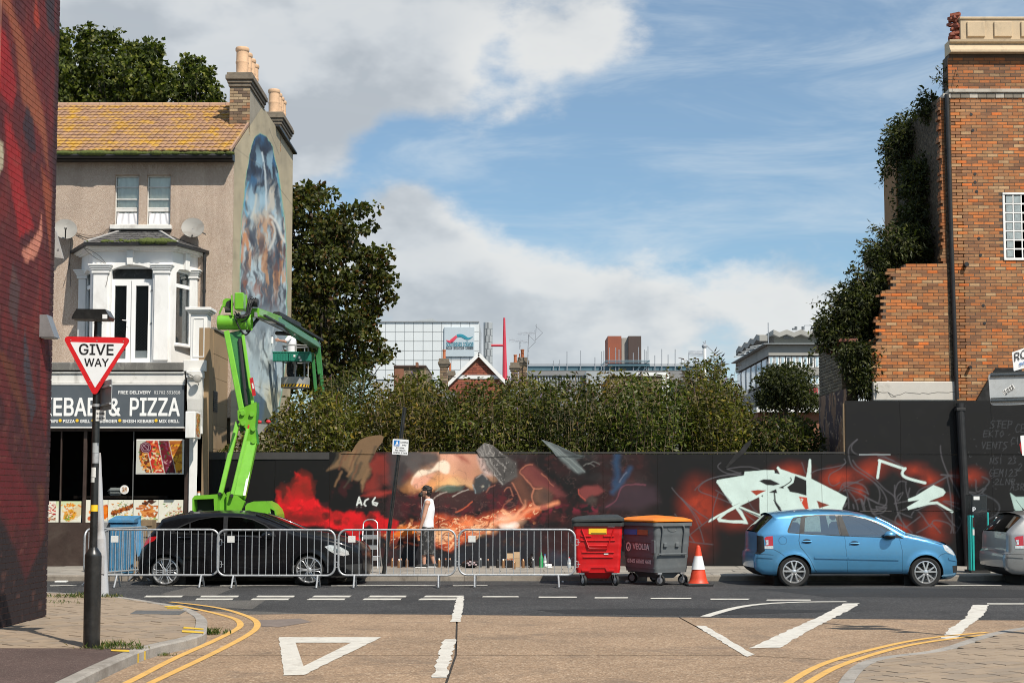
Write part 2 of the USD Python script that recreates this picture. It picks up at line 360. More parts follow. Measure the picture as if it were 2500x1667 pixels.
def grid_sheet(x0,x1,z0,z1,step):
 nx,nz=max(int(round((x1-x0)/step)),1),max(int(round((z1-z0)/step)),1)
 X,Z=np.meshgrid(np.linspace(x0,x1,nx+1),np.linspace(z0,z1,nz+1),indexing='ij')
 i,j=np.meshgrid(np.arange(nx),np.arange(nz),indexing='ij'); a=i*(nz+1)+j
 F=np.concatenate([np.stack([a,a+nz+1,a+nz+2],-1).reshape(-1,3),np.stack([a,a+nz+2,a+1],-1).reshape(-1,3)])
 return X.ravel(),Z.ravel(),F
# ------------------------------------------------------------------ the ground
YK,YF,ZP=28.1,31.7,0.11
rng=np.random.default_rng(11)
def aggmat(name,c0,c1,c2,rough=.85,gs=220.0,big=.5,patch=.25,bump=.35,stain=None,samt=.3):
 """Stony road surface: aggregate specks, large worn patches."""
 N={'g':('geometry',{}),'v':('voronoi_texture',dict(scale=gs)),'n':('noise_texture',dict(scale=big,detail=8.0,roughness=.65)),'f':('noise_texture',dict(scale=9.0,detail=9.0,roughness=.82)),'s':('noise_texture',dict(scale=.9,detail=9.0,roughness=.7,distortion=1.2))}
 L=[('g.position',x+'.vector')for x in('v','n','f','s')]
 N['sp']=('separate_color',{}); L.append(('v.color','sp.color'))
 N['r']=('rgb_ramp',dict(ramp=[(0,c0),(.5,c1),(.84,c1),(1,c2)])); L.append(('sp.r','r.fac'))
 N['pr']=('rgb_ramp',dict(ramp=[(.3,(1-patch,)*3),(.7,(1+patch,)*3)])); L.append(('n.fac','pr.fac'))
 N['fr']=('rgb_ramp',dict(ramp=[(.32,(.76,)*3),(.68,(1.2,)*3)])); L.append(('f.fac','fr.fac'))
 N['m']=('mix',dict(mix_type='multiply',fac=1.0)); L+=[('r.color','m.color1'),('pr.color','m.color2')]
 N['m2']=('mix',dict(mix_type='multiply',fac=1.0)); L+=[('m.color','m2.color1'),('fr.color','m2.color2')]
 out='m2.color'
 if stain:
  N['sr']=('map_range',dict(range_type='smoothstep',from_min=.5,from_max=.7,to_min=0,to_max=samt,clamp=True)); L.append(('s.fac','sr.value'))
  N['sm']=('mix',dict(color2=stain)); L+=[('sr.result','sm.fac'),(out,'sm.color1')]; out='sm.color'
 N['p']=('principled_bsdf',dict(roughness=rough,specular_ior_level=.35)); L.append((out,'p.base_color'))
 N['b']=('bump',dict(strength=bump,distance=.006)); L+=[('v.distance','b.height'),('b.normal','p.normal')]
 MATS[name]=usdkit.material(stage,'/World/Looks/'+name,N,L,surface='p.BSDF')
aggmat('asphalt',(.022,.022,.024),(.040,.039,.039),(.16,.155,.15),patch=.32,big=.5,gs=80,stain=(.018,.017,.017),samt=.6)
aggmat('asphalt_worn',(.055,.052,.048),(.095,.088,.080),(.24,.22,.20),patch=.22,gs=170)
aggmat('asphalt_new',(.014,.014,.015),(.024,.024,.025),(.06,.06,.06),patch=.2)
aggmat('concrete_road',(.17,.115,.072),(.30,.205,.132),(.46,.36,.26),patch=.2,big=.7,gs=60,stain=(.13,.098,.074),samt=.6)
aggmat('red_asphalt',(.05,.033,.03),(.085,.055,.048),(.22,.18,.16),patch=.3,gs=150)
aggmat('soil',(.03,.024,.018),(.06,.048,.036),(.12,.10,.08))
mat('joint',(.035,.03,.026),rough=.95,var=.3)
mat('kerb_stone',(.30,.275,.245),rough=.85,var=.22,scale=3,bump=.4,dirt=(.11,.09,.07),dirtamt=.6)
mat('kerb_stone_far',(.26,.225,.185),rough=.85,var=.25,scale=3,bump=.4,dirt=(.09,.07,.055),dirtamt=.7)
mat('block_paver',(.29,.22,.155),rough=.85,var=.10,scale=2.2,bump=.35,dirt=(.15,.115,.085),dirtamt=.5)
mat('block_paver_grey',(.255,.20,.148),rough=.85,var=.10,scale=2.2,bump=.35,dirt=(.15,.12,.09),dirtamt=.5)
mat('flag_stone',(.245,.225,.195),rough=.85,var=.16,scale=1.5,bump=.35,dirt=(.12,.105,.088),dirtamt=.5)
mat('flag_stone_pale',(.29,.265,.23),rough=.85,var=.14,scale=1.5,bump=.35,dirt=(.13,.11,.09),dirtamt=.5)
mat('white_line',(.56,.535,.48),rough=.7,var=.10,scale=9,bump=.5,dirt=(.33,.29,.25),dirtamt=.75,dscale=5)
mat('yellow_line',(.62,.36,.095),rough=.75,var=.12,scale=9,bump=.5,dirt=(.33,.22,.10),dirtamt=.5,dscale=5)
mat('yellow_mark',(.62,.40,.03),rough=.75,var=.14,scale=9,bump=.4,dirt=(.3,.2,.07),dirtamt=.5,dscale=5)
mat('iron_cover',(.10,.10,.10),rough=.6,var=.2,bump=.5)
b=MB(); n=60
b.add(*(lambda X,Z,F:(np.c_[X,Z,np.full(len(X),-.03)],F))(*grid_sheet(-900,900,-60,2500,120)))
b.build('ground','soil',kind='structure')
R_L,R_R=-90.0,90.0
tan_edge=G(D((-900,1398),(480,1402),(600,1408),(1050,1411),(1560,1417),(2352,1424),(3400,1432)))
road=thing('road',kind='structure')
flat([(R_L,YK+.02),(R_L,tan_edge[0][1]),*tan_edge,(R_R,tan_edge[-1][1]),(R_R,YK+.02)],0.0,'asphalt_surface','asphalt',road)
def patch(pts,m,z=.002):flat(G(D(*pts)),z,'asphalt_patch',m,road)
zc=ZM(120,1400,700)
def patchz(pts,m,z=.002):flat(G(zc(*pts)),z,'asphalt_patch',m,road)
patchz([(1100,200),(1400,128),(1880,125),(1640,218),(1200,222)],'asphalt_worn')
patchz([(1090,272),(1700,265),(2140,262),(2010,352),(1650,330),(1240,280)],'asphalt_worn')
patch([(470,1399),(610,1404),(700,1409),(560,1411)],'asphalt_worn')
patch([(1740,1352),(2100,1350),(2352,1354),(2352,1372),(1900,1370)],'asphalt_new')
patch([(1230,1400),(1560,1396),(2000,1402),(1600,1413),(1300,1409)],'asphalt_new',.0024)
side=thing('side_road',kind='structure')
j1a,j1b=gz(*D((1050,1411))),gz(*D((1022,1575)))
ylong=j1b[1]
te=np.array(tan_edge)
def tan_y(x):return float(np.interp(x,te[:,0],te[:,1]))
jy=gz(*D((1300,1505)))[1]
xj=float(j1b[0]); xk=float(gz(*D((1560,1417)))[0]); xk2,yk2=gz(*D((1722,1506)))[:2]
def bay(poly):
 p=Polygon(poly).buffer(-.012,join_style=2)
 flat(p,0.0,'concrete_slab','concrete_road',side)
flat([(-30,-20),(60,-20),(60,30),(-30,30)],-.018,'slab_joint','joint',side)
xl,xr=-14.0,26.0
def top(xa,xb):
 xs=[xa]+[p[0]for p in tan_edge if xa<p[0]<xb]+[xb]
 return[(x,tan_y(x))for x in xs]
bay([(xj,jy)]+[(xl,jy)]+top(xl,float(j1a[0])))
bay([(xj,jy),*top(float(j1a[0]),xk),(xk2,yk2),(xk2,jy)])
bay([(xk2,yk2),*top(xk,xr),(xr,gz(*D((2010,1520)))[1]-.6),tuple(gz(*D((2010,1520)))[:2]),(xk2,jy)])
for ya,yb in((jy,jy-4.5),(jy-4.5,jy-9),(jy-9,-20)):
 bay([(xl,ya),(xj,ya),(xj,yb),(xl,yb)])
 bay([(xj,ya),(xk2,ya),tuple(gz(*D((2010,1520)))[:2])if ya==jy else(xr,ya),(xr,ya-(.6 if ya==jy else 0)),(xr,yb),(xj,yb)])
mat('old_patch',(.17,.135,.115),rough=.9,var=.2,bump=.4)
flat(G(zc((2060,455),(2352,460),(2352,520),(2070,525))),.0022,'repair_patch','old_patch',side)
flat(G(D((595,1424),(690,1420),(715,1428),(640,1440),(590,1436))),.0034,'repair_patch','old_patch',side)
# ---- painted lines
def wobble(poly,amt=.010,step=.13):
 g=Polygon(poly).segmentize(step); c=np.array(g.exterior.coords)[:-1]
 c=c+(rng.random(c.shape)-.5)*2*amt
 return Polygon(c)
def mark(pts,m='white_line',name='white_line',z=.005,parent=None,amt=.012):
 p=pts if hasattr(pts,'geom_type')else wobble(G(pts),amt)
 flat(p if p.is_valid else p.buffer(0),z,name,m,parent or road)
u0=1369.0
for k in range(-3,4):
 for v0,du in((1369.5,12),(1376.0,0)):
  x0=578+128.5*k+du
  if k==3:x1=1066 if v0<1372 else 1050
  else:x1=x0+88
  if x0+20<345:continue
  mark(D((x0-2,v0+1.7),(x1-4,v0+1.7),(x1,v0-1.7),(x0+3,v0-1.7)),name='give_way_dash')
mark(D((1049,1372),(1066,1369.5),(1064,1390),(1058,1428),(1034,1428),(1042,1402)),name='centre_line_dash')
mark(D((1019,1468),(1048,1467),(1042,1490),(1024,1556),(994,1556),(1008,1505)),name='centre_line_dash',parent=side,amt=.02)
for a,c,v in((1108,1190,1370),(1237,1325,1371.3),(1365,1443,1372.5),(1495,1587,1374),(1632,1720,1376),(1762,1862,1378),(2268,2352,1386.5),(2400,2490,1388)):
 mark(D((a,v+1.2),(c,v+1.2),(c+1,v-1.2),(a+1,v-1.2)),name='edge_dash')
for a,c in((345,470),(505,700),(760,1000),(1040,1120),(2130,2300),(115,175)):
 mark(D((a,1345.6),(c,1344.8),(c,1343.4),(a,1344.2)),name='parking_bay_line',amt=.006)
tri=wobble(G(D((640,1463),(876,1463),(698,1550),(652,1551)))).difference(Polygon(G(D((679,1476),(806,1476),(697,1530)))))
flat(tri.buffer(0),.005,'give_way_triangle','white_line',side)
arc=spline(np.array(G(D((1619,1416),(1665,1402),(1740,1388),(1840,1382.5),(1944,1381.5)))),30)
flat(LineString(arc).buffer(.07,cap_style=2),.005,'curved_line','white_line',road)
mark(D((1938,1386),(1975,1385),(1960,1396),(1862,1446),(1792,1487),(1722,1489),(1800,1452),(1890,1412)),name='arrow_stroke',parent=side,amt=.016)
mark(D((1598,1437),(1620,1437),(1732,1503),(1714,1508)),name='arrow_stroke',parent=side)
mark(D((2234,1389),(2270,1389),(2262,1410),(2222,1440),(2197,1468),(2164,1466),(2178,1445),(2216,1420)),name='arrow_stroke',parent=side,amt=.016)
zl=ZM(120,1400,700)
def yellow(pts,zm,w=.085,par=side):
 P=spline(np.array(G(zm(*pts)if zm else pts)),70)
 flat(LineString(P).buffer(w/2,cap_style=2),.0052,'yellow_line','yellow_line',par)
yellow([(760,1200),(1080,1048),(1500,850),(1800,700),(2020,570),(2062,500),(2020,450),(1900,400),(1650,335),(1200,280)],zl)
yellow([(500,1200),(820,1058),(1200,860),(1600,680),(1830,565),(1892,515),(1860,460),(1750,420),(1500,360),(1260,312)],zl)
zr=ZM(600,1380,2500)
yellow([(1560,400),(1640,355),(1740,300),(1890,255),(2050,222),(2240,202)],zr)
yellow([(1625,400),(1700,355),(1780,310),(1900,268),(2040,235),(2240,209)],zr)
# ---- kerbs and paving
def kerb_run(path,parent,m,w=.14,L=.9,h=ZP,inward=1,z0=-.02,gap=.006):
 """Kerb stones along a line of ground points (the road-side face), lying to its left (inward=1)."""
 ln=LineString(path); n=max(int(round(ln.length/L)),1)
 for k in range(n):
  a,c=ln.length*k/n+gap/2,ln.length*(k+1)/n-gap/2
  S=[ln.interpolate(a+(c-a)*t)for t in np.linspace(0,1,4)]
  P=np.array([(s.x,s.y)for s in S]); T=np.gradient(P,axis=0); T/=np.linalg.norm(T,axis=1)[:,None]; Nn=np.c_[-T[:,1],T[:,0]]*inward
  b=MB(); ch=.018
  sec=[(0,z0),(0,h-ch),(ch,h),(w,h),(w,z0)]
  V=np.array([[*(P[i]+Nn[i]*o),z+rng.normal(0,.0008)]for i in range(4)for o,z in sec]); F=[]
  for i in range(3):
   for q in range(4):
    a0,a1,b0,b1=i*5+q,i*5+q+1,(i+1)*5+q,(i+1)*5+q+1
    F+=[(a0,a1,b1),(a0,b1,b0)]if inward>0 else[(a0,b1,a1),(a0,b0,b1)]
  for e in(0,15):F+=[(e,e+2,e+1),(e,e+3,e+2),(e,e+4,e+3)]if(e==0)==(inward>0)else[(e,e+1,e+2),(e,e+2,e+3),(e,e+3,e+4)]
  b.add(V,F).build('kerb_stone',m,parent)
pav=thing('pavement',kind='structure')
flat([(R_L,YK+.15),(R_R,YK+.15),(R_R,34),(R_L,34)],ZP-.02,'paving_bed','joint',pav)
kerb_run([(-13,YK),(13,YK)],pav,'kerb_stone_far',w=.15,L=.915)
MB().bb((-60,YK,-.02),(-13.01,YK+.15,ZP)).bb((13.01,YK,-.02),(60,YK+.15,ZP)).build('kerb_beyond','kerb_stone_far',pav)
rows=[.15,.75,1.35,1.95,2.55,3.15,3.9]
for r in range(len(rows)-1):
 x=-12.0+(r%2)*.35
 while x<12.2:
  w=.62 if rng.random()<.3 else .9
  dz=rng.normal(0,.003)
  g=.007
  MB().bb((x+g,YK+rows[r]+g,ZP-.05),(x+w-g,YK+rows[r+1]-g,ZP+dz),b=.004).build('paving_slab','flag_stone' if rng.random()<.6 else 'flag_stone_pale',pav)
  x+=w
MB().bb((-60,YK+.151,ZP-.05),(-12.02,32.5,ZP)).bb((13.2,YK+.151,ZP-.05),(60,32.5,ZP)).build('paving_beyond','flag_stone',pav)
kl=[(100,1140),(330,1020),(830,790),(1110,700),(1390,640),(1540,585),(1562,520),(1560,440),(1480,380),(1350,330),(1000,268),(600,215),(0,180)]
KL=spline(np.array(G(zl(*kl),ZP)),140)
KL=np.vstack([[KL[0]+(KL[0]-KL[1])*60],KL,[KL[-1]+np.array([-30.0,0.4])]])
left=thing('corner_pavement',kind='structure')
ring=Polygon([*map(tuple,KL),(-40,KL[-1][1]),(-40,KL[0][1]-5),(KL[0][0],KL[0][1]-5)]).buffer(0)
kerb_run(KL[:-1],left,'kerb_stone',L=.9,inward=1)
inner=ring.buffer(-.145)
flat(inner,ZP-.022,'paving_bed','joint',left)
ysplit=gz(*zl((400,735)),ZP)[1]
tar=inner.intersection(sbox(-40,-40,10,ysplit))
flat(tar,ZP,'red_tarmac','red_asphalt',left)
pavarea=inner.intersection(sbox(-14,ysplit+.01,10,40))
def pavers(area,parent,ang,l,w,mats,limit,gap=.008,seed=3,zz=ZP):
 r=np.random.default_rng(seed); c,s=math.cos(ang),math.sin(ang); x0,y0,x1,y1=area.bounds; R=max(x1-x0,y1-y0)+1; cx,cy=(x0+x1)/2,(y0+y1)/2
 cells=[]
 for j in range(int(-R/w),int(R/w)+1):
  off=r.random()*l
  for i in range(int(-R/l),int(R/l)+1):
   p=[(i*l+off+a,j*w+q)for a,q in((gap/2,gap/2),(l-gap/2,gap/2),(l-gap/2,w-gap/2),(gap/2,w-gap/2))]
   cells.append([(cx+c*x-s*y,cy+s*x+c*y)for x,y in p])
 C=np.array(cells); P=shapely.polygons(C); I=shapely.intersection(P,area); ok=[g for g in I if g.area>.15*l*w]
 ok.sort(key=lambda g:g.centroid.y)
 for k,g in enumerate(ok[:limit]):
  g=max(getattr(g,'geoms',[g]),key=lambda q:q.area)
  flat(g,zz+r.normal(0,.0022),'block_paver',mats[int(r.random()<.35)],parent,th=.03)
 rest=MB()
 for g in ok[limit:]:
  g=max(getattr(g,'geoms',[g]),key=lambda q:q.area); rest.prism(g,(0,0,zz-.03+r.normal(0,.0018)),(1,0,0),(0,1,0),.03)
 if rest.n:rest.build('block_pavers',mats[0],parent,kind='stuff')
vis=pavarea.intersection(sbox(-8.5,0,0,40))
pavers(vis,left,math.radians(52),.30,.235,('block_paver','block_paver_grey'),290)
flat(pavarea.difference(sbox(-8.5,0,0,40)),ZP,'paving_beyond','block_paver',left)
cov=G(zl((800,395),(860,362),(1360,362),(1290,402)),ZP+.006)
flat(cov,ZP+.006,'drain_cover','iron_cover',left,th=.02)
for q in([(1325,540),(1335,522),(1530,540),(1530,552)],[(1310,575),(1320,555),(1530,572),(1530,588)],[(1140,328),(1150,318),(1265,318),(1290,328)],[(1160,342),(1170,333),(1320,333),(1340,342)],[(610,762),(615,748),(795,752),(795,772)]):
 flat(wobble(G(zl(*q),ZP+.006),.004,.05),ZP+.006,'yellow_dash','yellow_mark',left)
for q in([(918,776),(932,770),(955,845),(938,850)],[(975,752),(992,746),(1010,800),(992,806)]):
 Q=np.array([gz(u,v,ZP)[:2]for u,v in zl(*q[:2])]); fpt=shapely.ops.nearest_points(LineString(KL),shapely.Point(Q.mean(0)))[0]
 i=int(np.argmin(((KL-[fpt.x,fpt.y])**2).sum(1))); t=unit(KL[min(i+1,len(KL)-1)]-KL[i-1]); nn=np.array([t[1],-t[0]])
 p0=np.array([fpt.x,fpt.y])
 MB().prism([(0,0),(.05,0),(.05,ZP-.02),(0,ZP-.02)],(*(p0+nn*.002),.002),(*t,0),(0,0,1),.002).build('yellow_dash','yellow_mark',left)
kr=[(2600,168),(2352,185),(2170,225),(2050,258),(1930,272),(1850,292),(1795,338),(1760,400),(1720,480)]
KR=spline(np.array(G(zr(*kr),ZP)),80)
KR=np.vstack([[KR[0]+np.array([25.0,.3])],KR,[KR[-1]+(KR[-1]-KR[-2])*90]])
right=thing('corner_pavement',kind='structure')
ringr=Polygon([*map(tuple,KR),(50,KR[-1][1]),(50,KR[0][1])]).buffer(0)
kerb_run(KR[1:],right,'kerb_stone',L=.75,inward=1)
innr=ringr.buffer(-.145)
flat(innr,ZP-.022,'paving_bed','joint',right)
visr=innr.intersection(sbox(2,11.8,9.2,24))
pavers(visr,right,math.radians(33),.30,.15,('block_paver','block_paver_grey'),290,seed=5)
flat(innr.difference(sbox(2,11.8,9.2,24)),ZP,'paving_beyond','block_paver',right)
# ------------------------------------------------------------------ the hoarding and its mural
paintmat('mural_paint',rough=.6,var=.10,scale=3,fine=60,bump=.25,bdist=.002,spec=.3)
mat('hoarding_edge',(.035,.033,.032),rough=.7,var=.2)
mat('timber',(.22,.15,.085),rough=.8,var=.25,scale=8,stretch=(1,1,.2))
m1,m2,m3,m4,m5,m6=ZM(650,1050,1000,1614),ZM(1000,1060,1250,1188),ZM(1230,1050,1560,1522),ZM(1640,1080,2080),ZM(2000,1050,2400),ZM(2280,800,2500,539)
LET={'S':[[(1,.05),(.3,0),(.05,.25),(.5,.5),(.9,.75),(.6,1),(0,.95)]],'T':[[(0,0),(1,0)],[(.5,0),(.45,1)]],'E':[[(1,0),(0,.05),(.05,1),(1,.95)],[(0,.5),(.8,.5)]],'P':[[(.1,1),(0,0),(.8,.1),(.8,.45),(.05,.55)]],'K':[[(0,0),(.05,1)],[(.9,0),(.05,.55),(1,1)]],'O':[[(.5,0),(0,.5),(.4,1),(.95,.6),(.5,0)]],'V':[[(0,0),(.5,1),(.9,0)]],'N':[[(0,1),(0,0),(.9,1),(.95,0)]],'G':[[(1,.1),(.3,0),(0,.5),(.4,1),(1,.9),(1,.5),(.6,.5)]],'M':[[(0,1),(.1,0),(.5,.6),(.9,0),(1,1)]],'I':[[(.5,0),(.5,1)]],'2':[[(0,.2),(.5,0),(.9,.3),(0,1),(1,.95)]],'L':[[(.1,0),(0,1),(.9,.95)]],'R':[[(.1,1),(0,0),(.8,.1),(.7,.45),(.1,.5),(1,1)]],'A':[[(0,1),(.45,0),(1,1)],[(.2,.65),(.8,.6)]],'C':[[(1,.1),(.4,0),(0,.5),(.3,1),(1,.9)]],'1':[[(.3,0),(.5,1)]],'3':[[(0,0),(.8,.1),(.4,.45),(.9,.8),(0,1)]]}
def scrawl(c,txt,x,y,w,h,col,lw,op=.8,slant=-.15):
 for ch in txt:
  for pl in LET.get(ch,[]):c.stroke([(x+px*w+slant*(py-.5)*h,y+py*h)for px,py in pl],col,lw,lw*.35,op)
  x+=w*1.35
def mural(P):
 c=Canvas(P,(12,11,11)); n=len(P); u=P[:,0]
 c.k=2.1; mid=sstep(860,1000,u)*(1-sstep(1480,1640,u))
 c.warp(26,70,1)
 c.noisec(95,.42,.70,(60,24,25),.75,2,mid); c.noisec(60,.48,.72,(52,48,48),.7,4,mid); c.noisec(34,.53,.75,(96,40,38),.45,5,mid)
 c.noisec(55,.45,.7,(34,40,50),.6,8,mid*sstep(1250,1330,P[:,1]))
 c.warp(10,22,3)
 c.poly(m1((1120,690),(1105,640),(1130,560),(1190,480),(1160,380),(1230,270),(1400,250),(1480,280),(1500,420),(1400,600),(1300,600),(1240,680),(1150,700)),(128,44,36),4,.95)
 c.noisec(30,.45,.65,(70,34,32),.6,11,sstep(905,930,u)*(1-sstep(965,985,u)))
 c.poly(m1((1100,750),(1180,700),(1290,670),(1430,690),(1350,712),(1260,740),(1160,760)),(152,50,42),3)
 c.glow(m2((470,470)),(115,86),(236,176,136),1.0,.55)
 c.glow(m2((520,250)),(85,42),(228,166,140),.9,.6)
 c.glow(m2((300,590)),(95,34),(232,158,98),.95,.6)
 c.glow(m2((560,590)),(60,22),(236,200,140),.8,.7)
 c.glow(m2((690,420)),(40,70),(176,116,96),.6,.7)
 c.warp(9,26,6)
 c.poly(m2((-260,190),(335,190),(345,300),(250,385),(130,400),(40,455),(-20,560),(-110,640),(-240,600)),(60,56,57),6,.93)
 c.noisec(28,.42,.66,(98,92,90),.55,13,sstep(960,985,u)*(1-sstep(1055,1075,u))*(1-sstep(1150,1185,P[:,1])))
 c.poly(m2((-20,420),(60,455),(0,520),(-90,560)),(112,50,42),5,.7)
 c.poly(m2((510,232),(610,235),(690,300),(700,335),(620,320),(560,285)),(150,78,62),4,.85)
 c.warp(2.2,14,7)
 c.poly(m2((20,580),(60,465),(140,408),(240,412),(300,360),(340,318),(400,305),(450,330),(472,390),(455,442),(400,450),(340,415),(280,440),(200,466),(120,500),(60,560)),(246,222,198),1.6,1,True)
 c.poly(m2((20,580),(45,505),(110,490),(200,470),(290,455),(205,560),(110,622),(72,632)),(234,168,142),2.5,.95)
 c.warp(7,16,8)
 c.poly(m2((-260,690),(0,720),(100,672),(240,655),(330,640),(430,592),(560,606),(650,592),(700,640),(745,640),(735,580),(780,500),(850,458),(960,555),(1188,540),(1400,600),(1400,900),(1000,900),(870,890),(700,905),(600,920),(400,935),(200,930),(-260,960)),(52,29,32),2.5,.97)
 mm=sstep(1190,1210,P[:,1])*(1-sstep(1262,1285,P[:,1]))*sstep(960,1010,u)*(1-sstep(1330,1420,u))
 c.noisec(26,.46,.66,(96,26,34),.75,15,mm); c.noisec(18,.52,.7,(24,18,22),.7,16,mm)
 c.glow(m2((440,630)),(34,10),(92,112,98),.95,.5); c.glow(m2((560,620)),(20,7),(80,96,88),.9,.5)
 c.poly(m2((735,580),(780,500),(850,458),(930,540),(900,650),(770,690)),(64,68,70),2,.9)
 c.noisec(7,.56,.66,(165,160,145),.7,17,np.clip(1-np.linalg.norm((P-np.array(m2((870,590))))/[14,18],axis=1),0,1)*2)
 c.warp(3,9,9)
 for s,col,w in(([(250,785),(345,695),(430,662)],(176,160,150),2.6),([(500,718),(620,662),(685,640)],(190,178,168),2.4),([(300,660),(420,600),(520,600)],(128,140,126),2.6),([(735,585),(770,680)],(150,165,170),2),([(780,500),(850,460),(900,520)],(150,140,135),2.5),([(540,900),(640,850),(720,780)],(196,92,60),3.2),([(1060,880),(1110,800),(1188,750)],(150,80,62),3),([(890,670),(940,610),(990,590)],(150,95,80),2.5)):
  c.stroke(m2(*s),col,w,1.6,.85,True)
 c.warp(12,22,10)
 c.poly(m2((-360,1180),(-200,1120),(0,1050),(120,1000),(380,930),(560,965),(720,990),(900,925),(1188,865),(1400,800),(1500,900),(1188,1020),(1000,1060),(900,1135),(820,1155),(650,1205),(540,1285),(455,1345),(340,1305),(260,1245),(100,1185),(0,1180),(-200,1230)),(206,84,44),5,.96)
 lm=sstep(1262,1280,P[:,1])*(1-sstep(1325,1345,P[:,1]))*sstep(930,970,u)*(1-sstep(1290,1320,u))
 c.noisec(20,.46,.62,(116,40,26),.8,21,lm); c.noisec(14,.54,.68,(250,168,110),.85,22,lm)
 for q,r,col,o in(((380,1180),(42,24),(255,206,150),.95),((830,1090),(45,26),(255,190,140),.9),((1090,1015),(30,14),(255,214,184),1.0),((0,1110),(55,16),(240,130,30),.9),((-150,1130),(40,14),(235,120,30),.9),((620,1040),(60,20),(235,120,70),.8)):
  c.glow(m2(q),r,col,o,.8)
 lv=inpoly(c.W,m2((-360,1180),(-200,1120),(0,1050),(120,1000),(380,930),(560,965),(720,990),(900,925),(1188,865),(1400,800),(1500,900),(1188,1020),(1000,1060),(900,1135),(820,1155),(650,1205),(540,1285),(455,1345),(340,1305),(260,1245),(100,1185),(0,1180),(-200,1230)))*1.0
 c.veins(30,.035,(110,34,24),.8,25,lv,(.7,1.5)); c.veins(24,.022,(255,206,160),.9,26,lv,(.7,1.4)); c.veins(13,.03,(150,56,34),.55,28,lv,(.8,1.4))
 c.veins(46,.012,(150,96,84),.45,29,mm+sstep(1285,1300,P[:,1])*0,(.6,1.4)); c.veins(40,.012,(92,70,66),.35,34,mid,(.8,1.2))
 c.warp(4,8,11)
 rg=np.random.default_rng(5)
 for k in range(34):
  x=rg.uniform(-60,1100); y=1270-abs(x-440)*.32+rg.normal(0,45); a=rg.uniform(-1.2,1.2); L=rg.uniform(30,110)
  c.stroke(m2((x,y),(x+L*math.cos(a)*.5,y-L*.3+rg.normal(0,15)),(x+L*math.cos(a),y-L*math.sin(abs(a)))),(255,196,150)if k%3 else(120,36,26),rg.uniform(1.5,4),1.4,.75,True)
 for s in([(640,940),(660,980),(690,1010)],[(640,1000),(665,960),(650,930)],[(720,960),(700,1000)],[(610,960),(640,990)]):c.stroke(m2(*s),(226,150,110),1.8,1,.8)
 c.poly(m2((-100,1260),(60,1270),(260,1330),(455,1420),(540,1330),(700,1220),(900,1170),(1188,1100),(1500,1060),(1500,1568),(-100,1568)),(30,31,37),5,.95)
 c.noisec(40,.45,.7,(44,58,72),.6,24,sstep(1325,1345,P[:,1])*sstep(990,1030,u)*(1-sstep(1380,1450,u)))
 for s in([(600,1230),(720,1170),(860,1140)],[(260,1250),(360,1310),(455,1345),(560,1270)],[(-60,1255),(30,1265),(90,1290)]):c.stroke(m2(*s),(196,92,58),4,2.4,.8,True)
 c.warp(3,12,12)
 c.glow(m3((60,1010)),(46,24),(255,200,164),.95,1.0); c.glow(m3((60,1070)),(26,12),(255,238,226),1,.5)
 c.stroke(m3((-60,1040),(120,1010),(220,950),(290,890),(380,880),(480,850),(600,815)),(240,150,108),9,6,.9,True)
 c.stroke(m3((-10,900),(60,960),(100,985),(160,930),(230,850),(240,790)),(246,172,130),6,4,.9,True)
 c.poly(m3((90,580),(165,455),(262,560),(335,680),(310,765),(235,850),(180,790),(150,690),(105,640)),(104,66,52),4,.85,True)
 c.poly(m3((200,470),(265,560),(330,670),(300,760),(230,600)),(56,38,34),6,.8)
 c.poly(m3((180,470),(240,395),(320,385),(400,450),(500,560),(690,735),(600,745),(480,660),(340,650),(260,560)),(128,66,60),4,.85)
 c.poly(m3((300,420),(420,500),(690,730),(620,740),(460,600)),(86,36,42),7,.75)
 th=np.linspace(0,2*math.pi,30)
 c.poly(m3(*[(430+108*math.cos(t),745+100*math.sin(t))for t in th]),(112,78,62),5,.85)
 c.glow(m3((470,740)),(18,18),(70,54,50),.8,.6)
 for s,w in(([(180,470),(240,395),(320,385)],2.5),([(182,480),(262,565),(338,650),(430,655)],3),([(95,590),(130,660),(180,770),(235,850),(240,790)],3),([(340,655),(322,730),(335,820),(380,860),(480,845)],4),([(420,480),(500,560),(560,630)],1.6),([(0,690),(60,640),(100,740)],2.2),([(330,820),(350,870)],5)):
  c.stroke(m3(*s),(206,130,100),w*.8,1.8,.62,True)
 c.poly(m3((840,670),(900,630),(1060,622),(1130,680),(1080,722),(960,750),(920,790),(870,740)),(124,58,56),2.5,.92)
 c.stroke(m3((840,670),(850,720),(920,785)),(186,84,70),2.5,1.5,.8)
 c.poly(m3((930,780),(1000,735),(1050,770),(1040,820),(950,825)),(72,60,55),3,.8)
 c.noisec(16,.5,.66,(128,30,52),.8,27,np.clip(1-np.abs(P[:,1]-m3((0,890))[1])/16,0,1)*sstep(1295,1320,u)*(1-sstep(1480,1530,u)))
 c.poly(m3((1130,870),(1250,760),(1310,640),(1400,606),(1522,610),(1700,640),(1750,800),(1500,900)),(58,42,50),6,.85)
 c.stroke(m3((1150,865),(1250,800),(1300,720),(1330,640),(1420,608),(1600,615)),(112,62,74),3,2,.8,True)
 c.stroke(m3((1275,280),(1268,380),(1280,480),(1250,600)),(34,66,98),15,9,.8,True); c.stroke(m3((1420,430),(1340,560),(1230,700)),(40,72,104),11,7,.75,True)
 c.stroke(m3((1380,475),(1330,530),(1300,580)),(100,108,128),3,2,.8,True)
 for a in((900,400),(950,380)):c.stroke(m3(a,(a[0]+60,a[1]-30),(a[0]+130,a[1]+5)),(112,112,108),2.2,1.4,.7,True)
 c.warp(9,17,14)
